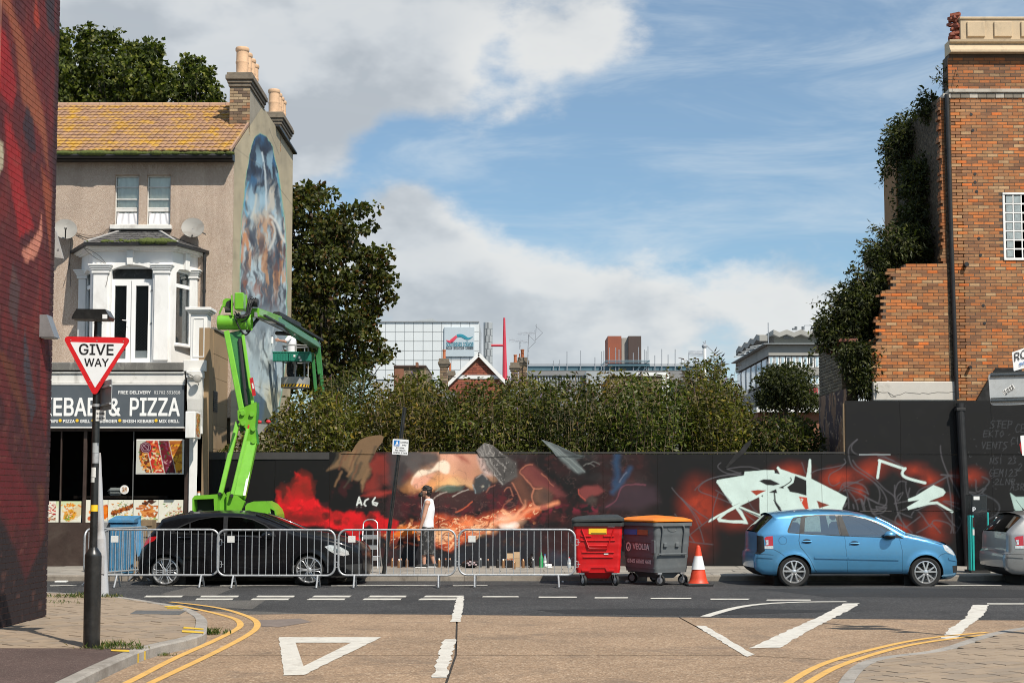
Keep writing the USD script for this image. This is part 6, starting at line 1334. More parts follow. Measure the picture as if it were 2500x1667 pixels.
def stack(z,a,c,Y,pots,lab,name='chimney_stack'):
 t=thing(name,lab,'chimney',tuple(P3(z(((a[0]+c[0])/2,c[1])),Y))); p,q=P3(z(a),Y),P3(z(c),Y); w=q[0]-p[0]
 core=MB().bb((p[0]+.02,Y+.02,q[2]),(q[0]-.02,Y+.9,p[2])).build('stack','mortar',t)
 bricks(core,(p[0],Y,q[2]),(1,0,0),(0,0,1),w,p[2]-q[2],'stock',0,L=.44,h=.14,gap=.03,seed=5)
 for k,(o,h0,h1)in enumerate(((.06,-.5,-.36),(.12,-.36,-.2),(.06,-.2,.0))):MB().bb((p[0]-o,Y-o,p[2]+h0+.001),(q[0]+o,Y+.9+o,p[2]+h1)).build('cap_course','stack_cap',t)
 for(u0,u1,v0)in pots:
  a_,b_=P3(z((u0,v0)),Y),P3(z((u1,a[1])),Y); R=(b_[0]-a_[0])/2; H=a_[2]-p[2]
  MB().lathe([(R*1.05,0),(R*.85,H*.2),(R*.8,H*.85),(R,H*.87),(R,H),(R*.7,H),(R*.6,H*.6)],(a_[0]+R,Y+.45,p[2]),14).build('chimney_pot','terracotta',t,smooth=40)
stack(zA,(886,1098),(926,1250),92,[(897,916,1050)],'narrow brick chimney stack left of the white edged gable')
stack(zA,(926,1160),(958,1250),97,[(929,943,1118)],'short brick stack just behind the gable chimney')
stack(zA,(1250,1118),(1287,1250),90,[(1262,1281,1075)],'left of the two brick stacks right of the red mast')
stack(zA,(1288,1092),(1333,1250),91.5,[(1298,1318,1048),(1290,1297,1070)],'taller right brick stack under the television aerials')
fl=thing('flat_roofed_building','low tan brick building with parapet left of the gable','building',tuple(P3(zA((730,1210)),110)))
bX(MB(),zA,(652,1140),(815,1300),110,8).build('wall','far_tan',fl); bX(MB(),zA,(650,1132),(816,1140),109.8,8.4).build('parapet','dark_brown',fl); bX(MB(),zA,(762,1117),(774,1140),109,1).build('chimney','far_brick',fl); bX(MB(),zA,(655,1150),(700,1250),109.4,.5).build('brick_pier','far_brick',fl)
for nm,za_,Yh in(('left of the gable',((850,1215),(962,1260)),91),('right of the red mast',((1238,1205),(1346,1260)),89)):
 th_=thing('terraced_house','slate roofed house hidden behind the bushes under the brick stacks '+nm,'house',tuple(P3(zA(za_[1]),Yh))); p,q=P3(zA(za_[0]),Yh),P3(zA(za_[1]),Yh)
 MB().bb((p[0],Yh-2.5,0),(q[0],Yh+4,q[2]-1.2)).build('wall','far_brick',th_)
 MB().prism([(-(Yh-2.9),q[2]-1.2),(-(Yh+.6),q[2]-.02),(-(Yh+4.4),q[2]-1.2)],(q[0]+.1,0,0),(0,-1,0),(0,0,1),q[0]-p[0]+.2).build('roof','slate',th_)
fr=thing('low_brick_building','sliver of red brick wall with white coping above the bushes by the tan building','building',tuple(P3(zA((730,1260)),70)))
bX(MB(),zA,(690,1222),(758,1290),70,5).build('wall','far_brick',fr); bX(MB(),zA,(688,1216),(760,1223),69.9,5.2).build('coping','white_board',fr)
def aerial(z,mast,boom,Y,n,lab):
 t=thing('television_aerial',lab,'aerial',tuple(P3(z(mast[0]),Y))); MB().cyl(P3(z(mast[0]),Y),P3(z(mast[1]),Y),.03,6).build('mast','scaffold_tube',t)
 a,c=P3(z(boom[0]),Y),P3(z(boom[1]),Y); MB().cyl(a,c,.022,6).build('boom','scaffold_tube',t); b=MB()
 for k in range(n):p=a+(c-a)*(k+.5)/n; b.cyl(p-[0,.2,.13],p+[0,.2,.13],.014,5)
 p=c+(c-a)*.0; b.cyl(p-[0,0,.55],p+[.1,0,.55],.02,5).cyl(p+[.5,0,0],p+[0,0,.5],.02,5).cyl(p+[.5,0,0],p-[0,0,.5],.02,5); b.build('elements','scaffold_tube',t,kind='stuff')
aerial(zA,((1331,1210),(1340,972)),((1283,970),(1372,966)),91,14,'upper comb shaped television aerial on the tall right stack')
aerial(zA,((1294,1050),(1296,1008)),((1240,1002),(1335,1012)),90.5,14,'lower television aerial pointing left above the right stacks')
aerial(zB,((1158,640),(1152,505)),((1042,508),(1150,512)),60,12,'thin aerial beside the white pole over the tall bush')
wp=thing('white_pole','slim white pole with a small head rising out of the tall bush','pole',tuple(P3(zB((1162,700)),58)))
MB().cyl(P3(zB((1164,720)),58),P3(zB((1159,462)),58),.07,8).build('pole','white_board',wp); MB().ball(P3(zB((1159,456)),58),(.11,.11,.1),1).build('head','scaffold_tube',wp)
Y2=160.0
sb=thing('scaffolded_building','long low building under blue scaffolding with a rust and brown tower','building',tuple(P3(zB((550,700)),Y2)))
bX(MB(),zB,(-200,640),(1150,800),Y2+2,20).build('wall','far_grey',sb)
bX(MB(),zB,(420,377),(525,640),Y2+4,5).build('tower_rust','rust',sb); bX(MB(),zB,(525.5,391),(577,640),Y2+4.6,4).build('tower_concrete','concrete',sb); bX(MB(),zB,(577.5,377),(677,640),Y2+4,5).build('tower_brown','dark_brown',sb)
bX(MB(),zB,(-200,606),(1100,640),Y2,.6).build('deck','scaffold_blue',sb); bX(MB(),zB,(420,588),(742,606),Y2-.5,.6).build('deck','scaffold_blue',sb)
for v in(590,598):a,c=P3(zB((-200,v)),Y2-.2),P3(zB((1100,v)),Y2-.2); MB().cyl(a,c,.035,6).build('guard_rail','scaffold_tube',sb)
for v in(565,572,580):a,c=P3(zB((405,v)),Y2-.6),P3(zB((742,v)),Y2-.6); MB().cyl(a,c,.04,6).build('guard_rail','scaffold_blue',sb)
for u,v in((5,565),(50,560),(108,494),(212,488),(322,540),(372,495),(390,490),(432,465),(480,465),(505,480),(615,505),(655,462),(700,480),(714,490),(728,455),(780,525),(833,477),(882,520),(936,478),(983,545),(1040,500),(1090,540)):a,c=P3(zB((u,640)),Y2-.3),P3(zB((u,v)),Y2-.3); MB().cyl(a,c,.05,6).build('scaffold_pole','scaffold_tube',sb)
for a,c in(((370,600),(410,566)),((705,590),(742,562)),((640,640),(680,600)),((690,640),(742,590))):MB().cyl(P3(zB(a),Y2-.4),P3(zB(c),Y2-.4),.05,6).build('brace','scaffold_blue',sb)
gb=thing('grey_roofed_building','pale grey and white flat roofs in front of the scaffolding','building',tuple(P3(zB((450,760)),120)))
bX(MB(),zB,(255,645),(640,800),120,8).build('wall','panel_grey',gb); bX(MB(),zB,(-200,680),(252,800),121,8).build('ribbed_wall','far_grey',gb); bX(MB(),zB,(640,655),(890,800),119,8).build('white_wall','white_board',gb); bX(MB(),zB,(-200,676),(252,681),120.8,8).build('roof_edge','panel_dark',gb)
for k in range(20):bX(MB(),zB,(-195+k*22,682),(-185+k*22,720),120.9,.1).build('rib','panel_grey',gb)
bb_=thing('brown_brick_building','long grey brown brick wall low behind the middle bushes','building',tuple(P3(zB((650,760)),75)))
bX(MB(),zB,(430,684),(835,900),75,6).build('wall','far_tan',bb_); bX(MB(),zB,(428,678),(837,684),74.9,6).build('coping','concrete',bb_)
for k in range(7):bX(MB(),zB,(440+k*56,690+(k%2)*4),(492+k*56,693+(k%2)*4),74.97,.03).build('brick_course','far_brick',bb_)
Y3=88.0
cb=thing('concrete_office_block','grey concrete office block with a zigzag roof top left of the ruined building','building',tuple(P3(zB((1800,800)),Y3)))
lx=P3(zB((1650,440)),Y3)[0]; lx2=P3(zB((2140,440)),Y3)[0]; dep=13.0
def slab(va,vb,o,m,n):p,q=P3(zB((1650,va)),Y3)[2],P3(zB((1650,vb)),Y3)[2]; MB().bb((lx-o,Y3-o,q),(lx2,Y3+dep,p)).build(n,m,cb)
slab(437,442,.35,'panel_grey','roof_rail'); slab(444,526,.0,'concrete','concrete_band'); slab(526.5,620,-.35,'far_window_dark','window_recess'); slab(620.5,676,.0,'concrete','concrete_band'); slab(676.5,750,-.35,'far_window_dark','window_recess'); slab(750.5,812,0,'concrete','concrete_band'); MB().bb((lx,Y3,0),(lx2,Y3+dep,P3(zB((1650,812.5)),Y3)[2])).build('lower_wall','concrete_dark',cb)
for va,vb in((533,617),(683,747)):
 for k in range(11):
  u0=1652+k*44; p,q=P3(zB((u0,va)),Y3+.1),P3(zB((u0+43,vb)),Y3+.1); w=MB().bb((p[0],Y3+.1,q[2]),(q[0]-.04,Y3+.16,p[2])).build('window','white_board',cb)
  MB().bb((p[0]+.08,Y3+.07,q[2]+.08),(q[0]-.12,Y3+.099,p[2]-.08)).build('pane','far_window' if(k*5+int(va))%4 else 'far_window_dark',w)
for k in range(6):
 for va,vb in((545,730),):y0=Y3+.6+k*2.0; p,q=P3(zB((1600,va)),Y3)[2],P3(zB((1600,vb)),Y3)[2]; w=MB().bb((lx-.04,y0,q),(lx+.02,y0+1.5,p)).build('window','white_board',cb); MB().bb((lx-.06,y0+.1,q+.1),(lx-.041,y0+1.4,p-.1)).build('pane','far_window',w)
p0,p1=P3(zB((1695,350)),Y3+2.5),P3(zB((2035,437)),Y3+2.5)
MB().bb((p0[0],Y3+2.5,p1[2]),(p1[0]+1,Y3+11,p0[2])).build('penthouse','concrete_dark',cb)
z0=P3(zB((1700,352)),Y3+2)[2]; zz=[(1690,352),(1690,330),(1735,352),(1790,330),(1845,352),(1900,330),(1955,352),(2010,330),(2060,352)]
top_=[P3(zB(q),Y3+2)[[0,2]]for q in((1688,328),(1735,348),(1790,327),(1845,348),(1900,327),(1955,348),(2010,327),(2060,345))]
MB().prism([*[(x,z-.3)for x,z in top_],*[(x,z)for x,z in top_[::-1]]],(0,Y3+12,0),(1,0,0),(0,0,1),10).build('zigzag_roof','concrete',cb)
sd_=[((p0[0]-.02),Y3+2.5+1.25*k)for k in range(8)]
MB().prism([(-(Y3+2.2+1.2*k),z0-.15+(.2 if k%2 else 0))for k in range(9)]+[(-(Y3+2.2+1.2*k),z0-.5+(.2 if k%2 else 0))for k in range(8,-1,-1)],(p0[0]-.5,0,0),(0,-1,0),(0,0,1),.5).build('zigzag_edge','concrete',cb)
bX(MB(),zB,(1765,375),(1842,398),Y3+2.45,.06).build('louvre','panel_dark',cb)
MB().cyl(P3(zB((1650,430)),Y3-.2),P3(zB((1648,275)),Y3-.2),.03,6).build('lightning_rod','scaffold_tube',cb)
for u,v in((1840,318),(1860,305),(1913,305)):MB().cyl(P3(zB((u,330)),Y3+5),P3(zB((u,v)),Y3+5),.09,8).build('flue','panel_dark',cb)
rl=MB();
for u in(1925,1980):rl.cyl(P3(zB((u,330)),Y3+4),P3(zB((u,295)),Y3+4),.025,6)
rl.cyl(P3(zB((1925,295)),Y3+4),P3(zB((1980,295)),Y3+4),.025,6).build('roof_rail','scaffold_tube',cb)
for k in range(5):MB().bar((lx-.35-.0,Y3+.3+k*1.6,P3(zB((1650,440)),Y3)[2]),(lx-1.1,Y3+.3+k*1.6,P3(zB((1650,445)),Y3)[2]-.1),.1,.06).build('bracket','panel_grey',cb)
for u in(1965,2015):bX(MB(),zB,(u-15,775),(u+13,812),Y3-4,.5).build('planter','mast_red',thing('red_planter','red planter on the terrace before the office block, '+('left one' if u<2000 else 'right one beside the ruin'),'planter',tuple(P3(zB((u,812)),Y3-4)),group=None))
ws=thing('white_edged_roof','low flat roof with a bright white edge beside the ruined building','building',tuple(P3(zB((1800,1000)),55)))
bX(MB(),zB,(1560,922),(2110,958),55,8).build('fascia','white_board',ws); bX(MB(),zB,(1570,958.5),(2110,1300),55.3,8).build('wall','far_brick',ws)
# ------------------------------------------------------------------ trees, bushes, weeds
paintmat('leaf',rough=.5,var=.10,scale=.8,fine=30,bump=0,trans=.30,spec=.22)
paintmat('bark',rough=.9,var=.2,scale=3,fine=25,bump=.5,bdist=.01)
def leaves(P,Dn,length,width,col,r,fold=.25):
 """One folded four-point leaf per point: P base, Dn direction."""
 n=len(P); Dn=Dn/(np.linalg.norm(Dn,axis=1,keepdims=True)+1e-9); q=r.normal(size=(n,3)); S=np.cross(Dn,q); S/=np.linalg.norm(S,axis=1,keepdims=True)+1e-9; U=np.cross(S,Dn)
 L=np.broadcast_to(length,(n,))[:,None]; W=np.broadcast_to(width,(n,))[:,None]/2
 V=np.stack([P,P+Dn*L*.45+S*W+U*W*fold,P+Dn*L-U*L*.12,P+Dn*L*.45-S*W+U*W*fold],1).reshape(-1,3)
 b=np.arange(n)[:,None]*4; F=np.concatenate([b+[0,1,2],b+[0,2,3]])
 return V,F,np.repeat(col,4,0)
def pal(cols,n,r,var=.22,w=None):
 c=np.array(cols); return np.clip(c[r.choice(len(c),n,p=w)]*r.uniform(1-var,1+var,(n,1)),0,1)
def inside(poly,n,r):
 g=Polygon(poly); x0,y0,x1,y1=g.bounds; out=[]
 while len(out)<n:
  q=r.uniform((x0,y0),(x1,y1),(n*2,2)); k=shapely.contains_xy(g,q[:,0],q[:,1]); out+=list(q[k])
 return np.array(out[:n]),g
def crown(poly,Y,depth,nclump,per,cr,ll,lw,cols,r,wts=None):
 q,g=inside(poly,nclump,r); ed=shapely.distance(g.exterior,shapely.points(q)); T=np.clip(ed/(np.percentile(ed,85)+1e-6),.12,1)**.6
 ctr=np.array([at(u,v,Y+d)for(u,v),d in zip(q,(r.uniform(-1,1,nclump))*depth*T)])
 tone=r.uniform(.75,1.2,nclump); Ps,Ds,Cs,Ls=[],[],[],[]
 d=r.normal(size=(nclump,per,3)); d/=np.linalg.norm(d,axis=2,keepdims=True); rad=cr*r.uniform(.55,1.35,(nclump,1,1))*r.random((nclump,per,1))**.33
 P=(ctr[:,None]+d*rad*[1.15,1.15,.75]).reshape(-1,3); Dn=(d*.7+r.normal(size=d.shape)*.55+[0,0,-.35]).reshape(-1,3)
 C=pal(cols,len(P),r,w=wts)*np.repeat(tone,per)[:,None]
 return P,Dn,ll*r.uniform(.6,1.25,len(P)),lw*r.uniform(.7,1.2,len(P)),C,ctr
def branchwork(base,ctr,r,n,r0):
 b=MB(); top=ctr[:,2].max()
 b.tube(spline([base,base+[.1,.1,(top-base[2])*.35],base+[-.1,.2,(top-base[2])*.7],[*ctr[ctr[:,2].argmax()][:2],top-.3]],16),np.linspace(r0,r0*.15,16),8)
 trunk=(b.arr(),np.tile((.075,.06,.045),(b.n,1))); lb=MB()
 for c in ctr[r.choice(len(ctr),min(n,len(ctr)),replace=False)]:
  z=base[2]+(c[2]-base[2])*r.uniform(.35,.75); s=base+(np.array([base[0],base[1],c[2]])-base)*0; s=np.array([base[0]+(c[0]-base[0])*.12,base[1]+(c[1]-base[1])*.12,z])
  m_=(s+c)/2+[0,0,.12*np.linalg.norm(c-s)]+r.normal(size=3)*.1; lb.tube(spline([s,m_,c],8),np.linspace(.045,.008,8),5)
 return trunk,(lb.arr(),np.tile((.085,.07,.05),(lb.n,1)))
def tree(name,label,cat,poly,Y,depth,base_uv,nclump,per,cr,ll,lw,cols,seed,r0=.25,group=None,wts=None,nb=40,zbase=0.0):
 r=np.random.default_rng(seed); base=at(*base_uv,Y); base[2]=zbase
 P,Dn,L,W,C,ctr=crown(poly,Y,depth,nclump,per,cr,ll,lw,cols,r,wts)
 t=thing(name,label,cat,base,group=group); V,F,K=leaves(P,Dn,L,W,C,r); put(numbered(t,'crown'),V,F,'leaf',K)
 tr,br=branchwork(base,ctr,r,nb,r0); put(numbered(t,'trunk'),*tr[0],'bark',tr[1],True); put(numbered(t,'branches'),*br[0],'bark',br[1],True)
 tagp(stage.GetPrimAtPath(t+'/branches'),kind='stuff')
 return t
MAPLE=[(.056,.064,.012),(.036,.044,.010),(.085,.09,.018),(.024,.026,.009),(.10,.072,.015),(.085,.042,.012)]
za_=ZM(650,350,1400,1568)
tree('maple_tree','tall dark maple with reddening leaves right behind the painted gable','tree',za_((60,250),(135,245),(165,260),(235,185),(240,146),(258,152),(275,195),(290,262),(350,226),(352,292),(310,345),(345,350),(410,318),(460,330),(500,288),(550,340),(520,395),(565,398),(530,460),(470,505),(520,540),(570,555),(598,512),(592,600),(636,652),(630,742),(555,735),(560,765),(640,782),(640,812),(560,822),(560,850),(612,862),(600,886),(545,880),(560,960),(600,1010),(650,1040),(640,1082),(560,1130),(480,1180),(300,1240),(60,1300)),46,2.4,za_((300,1290)),480,36,.28,.17,.15,MAPLE,101,.3,wts=[.30,.22,.20,.10,.11,.07],nb=70)
z0m=ZM(0,0,750,1960)
BROAD=[(.066,.084,.014),(.042,.055,.011),(.11,.125,.02),(.026,.033,.009),(.15,.15,.03)]
tree('plane_tree','broad leafy tree whose crown shows above the tiled ridge','tree',z0m((480,690),(500,600),(520,480),(530,370),(505,290),(492,232),(560,168),(600,222),(640,180),(682,160),(735,200),(742,272),(760,310),(850,266),(930,280),(975,300),(1008,288),(1012,365),(1040,440),(1080,462),(1086,560),(1060,690)),58,2.6,z0m((760,690)),250,30,.30,.22,.19,BROAD,102,.35,wts=[.3,.25,.2,.15,.1],nb=34)
tree('plane_tree','pointed leafy tree top just left of the front chimney stack','tree',z0m((1095,690),(1105,600),(1112,560),(1145,520),(1138,425),(1210,370),(1240,402),(1288,350),(1300,440),(1336,448),(1330,540),(1382,538),(1420,640),(1430,690)),60,1.4,z0m((1250,690)),100,30,.26,.21,.18,BROAD,103,.22,wts=[.3,.25,.2,.15,.1],nb=26)
tree('plane_tree','leafy tree half hidden by the painted brick wall at upper left','tree',z0m((200,690),(260,300),(370,205),(415,172),(428,240),(420,300),(440,370),(460,370),(480,480),(520,560),(490,690)),57,2.0,z0m((380,690)),115,30,.29,.21,.18,BROAD,104,.28,wts=[.3,.25,.2,.15,.1],nb=18)
# ---- the buddleia behind the hoarding
BUD=[(.068,.086,.016),(.046,.060,.014),(.115,.125,.026),(.028,.034,.010),(.150,.140,.036),(.17,.135,.028),(.21,.20,.155)]
BW=[.30,.24,.17,.16,.07,.03,.03]
def bush(label,u0,u1,vtop,Y,dy,nst,seed,lpn=38,zlow=2.0,ll=.15,lw=.062,name='buddleia_bush',cat='bush',spikes=True,fill=1700,group=None,cols=BUD,wts=BW,zb=.0,lean=(0,0)):
 r=np.random.default_rng(seed); a,c=at(u0,vtop,Y),at(u1,vtop,Y); cx,rx_=(a[0]+c[0])/2,(c[0]-a[0])/2; zt=a[2]
 t=thing(name,label,cat,(cx,Y,zb),group=group)
 th=r.uniform(0,2*math.pi,nst); ro=r.random(nst)**.5; tip=np.c_[cx+rx_*ro*np.cos(th),Y+dy*ro*np.sin(th),zlow+(zt-zlow)*(1-.42*ro**3)*r.uniform(.80,1.06,nst)]
 base=np.c_[cx+rx_*.55*ro*np.cos(th)+r.normal(0,.1,nst),Y+dy*.5*ro*np.sin(th),np.full(nst,zb)]
 sb=MB(); Ps,Ds,sp=[],[],MB()
 for k in range(nst):
  c1=base[k]+(tip[k]-base[k])*.65+[r.normal(0,.12),r.normal(0,.12),.35]; droop=tip[k]+[lean[0]+r.normal(0,.18),r.normal(0,.15),-.10]
  s=np.linspace(0,1,14)[:,None]; C=(1-s)**3*base[k]+3*(1-s)**2*s*(base[k]+[0,0,.8])+3*(1-s)*s*s*(c1+[0,0,.15])+s**3*droop
  sb.tube(C,np.linspace(.016,.004,14),4)
  tt=r.uniform(.45,1,lpn); i=tt*13; i0=np.minimum(i.astype(int),12); Pk=C[i0]+(C[i0+1]-C[i0])*(i-i0)[:,None]; T=C[i0+1]-C[i0]; T/=np.linalg.norm(T,axis=1)[:,None]
  a2=r.normal(size=(lpn,3)); a2-=T*(a2*T).sum(1)[:,None]; a2/=np.linalg.norm(a2,axis=1)[:,None]; Ps.append(Pk); Ds.append(a2+T*.3+[0,0,-.25])
  if spikes and r.random()<.55:e=C[-1]; d=unit(C[-1]-C[-2]+[0,0,-.3]); sp.cone(e,e+d*r.uniform(.10,.2),.018,.005,5,col=[(.075,.038,.018),(.055,.03,.016),(.10,.05,.025),(.22,.15,.30)][r.choice(4,p=[.4,.3,.22,.08])])
 P,Dn=np.vstack(Ps),np.vstack(Ds)
 q=r.uniform(-1,1,(fill*2,3)); q=q[(q[:,0]**2+q[:,1]**2)<1][:fill]; f=np.c_[cx+q[:,0]*rx_,Y+q[:,1]*dy,zlow+(zt-zlow)*(1-.42*(q[:,0]**2+q[:,1]**2)**1.5)*(.5+.46*q[:,2])]
 P=np.vstack([P,f]); Dn=np.vstack([Dn,r.normal(size=f.shape)+[0,-.2,-.2]]); n=len(P)
 V,F,K=leaves(P,Dn,ll*r.uniform(.5,1.25,n),lw*r.uniform(.6,1.2,n),pal(cols,n,r,w=wts)*np.array([(1.1,1,.85),(1.35,1.15,.8),(.85,.82,.8),(1.3,1,.75),(1,1.08,.8)])[seed%5]*(.55+.9*noise(P*1.5,seed))[:,None],r,.15)
 put(numbered(t,'foliage'),V,F,'leaf',K); A=sb.arr(); put(numbered(t,'stems'),*A,'bark',np.tile((.25,.185,.11),(len(A[0]),1)),True); tagp(stage.GetPrimAtPath(t+'/stems'),kind='stuff')
 if sp.n:V,F=sp.arr(); put(numbered(t,'flower_spikes'),V,F,'leaf',np.vstack(sp.c)); tagp(stage.GetPrimAtPath(t+'/flower_spikes'),kind='stuff')
 return t
for k,(lab,u0,u1,vt,Y,dy,n)in enumerate([('low bush between the green lift and the foot of the painted gable',540,700,1030,32.7,.6,46),('buddleia bush behind the brown painted wing board',660,900,940,34.3,1.6,70),('buddleia bush under the big maple tree',760,960,890,36.5,1.8,70),('buddleia bush behind the leaning loading sign post',870,1130,905,34.6,1.7,80),('buddleia bush in front of the tan flat roofed building',930,1130,895,37,1.8,60),('buddleia bush behind the grey rock board, below the brick gable',1060,1310,915,34.2,1.6,80),('buddleia bush below the two brick stacks',1180,1400,905,36.6,1.8,70),('buddleia bush behind the grey spike board',1250,1500,905,34.4,1.6,80),('buddleia bush below the rust tower',1380,1630,893,36.4,1.9,80),('buddleia bush behind the plain black boards above the red bin',1460,1700,905,34.2,1.6,80),('tallest buddleia bush, around the white pole',1630,1810,866,37,1.9,150),('buddleia bush behind the dark fin board',1650,1840,912,34.4,1.7,80),('dark bush beside the peeling wall of the ruin',1800,2010,1000,33.9,1.3,70)]):
 bush(lab,u0,u1,vt,Y,dy,n,200+k,fill=3600 if k else 700,zlow=2.2 if k!=0 else 1.6)
tree('dark_tree','dark rounded tree before the concrete office block','tree',ZM(1350,700,2100,2352)((1590,920),(1600,760),(1650,660),(1720,620),(1800,640),(1900,610),(1930,640),(1940,720),(1930,800),(2040,850),(2040,930)),48,1.5,(1930,980),130,60,.34,.13,.08,[(.035,.042,.012),(.022,.027,.010),(.06,.066,.016)],120,.15,nb=16)
# ---- growth on the ruin
IVY=[(.040,.050,.014),(.026,.032,.011),(.070,.078,.022),(.018,.021,.009),(.11,.11,.035)]
def climber(label,poly,Y,depth,ncl,per,cr,seed,ll=.13,lw=.05,name='climbing_bush',X=None,arch=()):
 r=np.random.default_rng(seed); P,Dn,L,W,C,ctr=crown(poly,Y,depth,ncl,per,cr,ll,lw,IVY,r,[.3,.25,.2,.15,.1])
 sh=MB(); Pa,Da=[],[]
 for s in arch:
  Q=spline([at(u,v,Y-depth*.5)for u,v in s],16); sh.tube(Q,np.linspace(.012,.004,16),4); i=r.integers(3,16,34); Pa.append(Q[i]+r.normal(0,.05,(34,3))); Da.append(r.normal(size=(34,3))+[-.3,0,-.3])
 if Pa:Pa,Da=np.vstack(Pa),np.vstack(Da); P=np.vstack([P,Pa]); Dn=np.vstack([Dn,Da]); k=len(Pa); L=np.r_[L,ll*r.uniform(.6,1.2,k)]; W=np.r_[W,lw*r.uniform(.7,1.2,k)]; C=np.vstack([C,pal(IVY,k,r)])
 t=thing(name,label,'bush',tuple(ctr.mean(0))); V,F,K=leaves(P,Dn,L,W,C,r,.15); put(numbered(t,'foliage'),V,F,'leaf',K)
 for c in ctr[r.choice(len(ctr),min(14,len(ctr)),replace=False)]:sh.tube(spline([c+[.3,.3,-.5],c+[.05,.1,0],c+r.normal(0,.25,3)],7),np.linspace(.014,.005,7),4)
 A=sh.arr(); put(numbered(t,'stems'),*A,'bark',np.tile((.12,.09,.055),(len(A[0]),1)),True); tagp(stage.GetPrimAtPath(t+'/stems'),kind='stuff')
zt_,zk=ZM(1900,0,2500,1344),ZM(1900,600,2500,1711)
climber('wispy weed on the ledge just under the cream cornice',zt_((905,490),(900,430),(930,370),(955,330),(966,400),(966,490)),32.2,.2,16,14,.16,301,.09,.03,name='ledge_weed',arch=[zt_((940,480),(900,420),(860,365)),zt_((930,480),(880,440),(855,430))])
climber('ivy tuft at the top of the sloping tower break',zt_((770,630),(790,560),(830,510),(880,530),(905,560),(915,650),(860,680)),33.2,.4,26,40,.26,302,arch=[zt_((850,560),(810,510),(775,500)),zt_((850,600),(800,560),(780,575))])
climber('ivy mass hanging over the broken shoulder of the tower',zt_((600,860),(640,780),(660,690),(700,640),(800,660),(860,740),(880,900),(800,950),(720,930),(620,920)),35.0,.7,110,60,.34,303,arch=[zt_((640,820),(580,810),(552,822)),zt_((640,860),(600,880),(590,930)),zt_((680,740),(650,700),(640,710)),zt_((600,900),(575,960),(570,1000))])
climber('dark ivy curtain down the shaded side of the tower',zt_((720,900),(880,860),(890,1150),(890,1380),(800,1430),(700,1300),(690,1180),(720,1050),(680,960)),33.6,.5,130,60,.33,304)
climber('bush on the ledge below the tower side',zt_((490,1400),(520,1340),(600,1300),(660,1240),(760,1250),(860,1340),(880,1400),(740,1440),(640,1480),(520,1480)),33.0,.6,70,60,.28,305,arch=[zt_((600,1320),(540,1260),(520,1220)),zt_((560,1340),(490,1320),(440,1330)),zt_((600,1300),(580,1250),(500,1265))])
climber('large bush spilling left off the broken brick wall',zk((300,640),(330,540),(370,480),(450,420),(480,340),(540,290),(620,240),(680,180),(800,200),(780,320),(720,420),(690,540),(660,660),(640,780),(560,800),(470,690),(380,700)),32.9,.7,190,70,.3,306,arch=[zk((420,470),(330,400),(215,405)),zk((470,420),(380,350),(340,335)),zk((560,250),(520,170),(475,190)),zk((600,280),(560,200),(540,145)),zk((340,660),(270,720),(220,775)),zk((350,600),(270,600),(240,640)),zk((400,520),(300,520),(270,570)),zk((480,800),(500,860),(520,900))])
climber('dark ivy hanging down the end of the low return wall above the black hoarding',zk((440,720),(640,680),(655,900),(640,1000),(600,1060),(540,960),(490,860)),32.1,.15,60,50,.22,307,name='hanging_ivy')
# ---- weeds in the paving
def tuft(label,uv,n,h,seed,spread=.12,z=ZP):
 r=np.random.default_rng(seed); c=gz(*uv,z); t=thing('weed_tuft',label,'weed',tuple(c)); th=r.uniform(0,6.28,n); q=np.c_[c[0]+spread*r.normal(size=n),c[1]+spread*.6*r.normal(size=n),np.full(n,z)]
 D_=np.c_[np.cos(th)*.6,np.sin(th)*.6,r.uniform(.5,1.3,n)]; V,F,K=leaves(q,D_,h*r.uniform(.4,1.1,n),h*.16,pal([(.06,.10,.02),(.10,.13,.03),(.20,.17,.06),(.04,.065,.015)],n,r),r); put(numbered(t,'blades'),V,F,'leaf',K)
zl=ZM(120,1400,700)
tuft('green weed growing in the corner of the left kerb beside the grey patch',zl((1590,600)),150,.11,401,.09,0.0)
tuft('grass tuft right of the black sign post base',zl((640,720)),120,.09,402,.12)
tuft('dry weeds around the foot of the black sign post',zl((540,745)),90,.06,403,.10)
tuft('small weed on the kerb edge beside the yellow ticks',zl((860,745)),60,.06,404,.06)
tuft('tiny weed in the left gutter under the kerb',zl((1140,810)),50,.05,405,.05,0.0)
tuft('long grass at the back edge of the corner pavement, left of the lamp column',zl((270,232)),140,.10,406,.22)
tuft('grass growing around the base of the grey lamp column',zl((620,232)),70,.08,407,.10)
tuft('weeds in the paving joint near the painted brick wall',zl((60,290)),90,.06,408,.3)
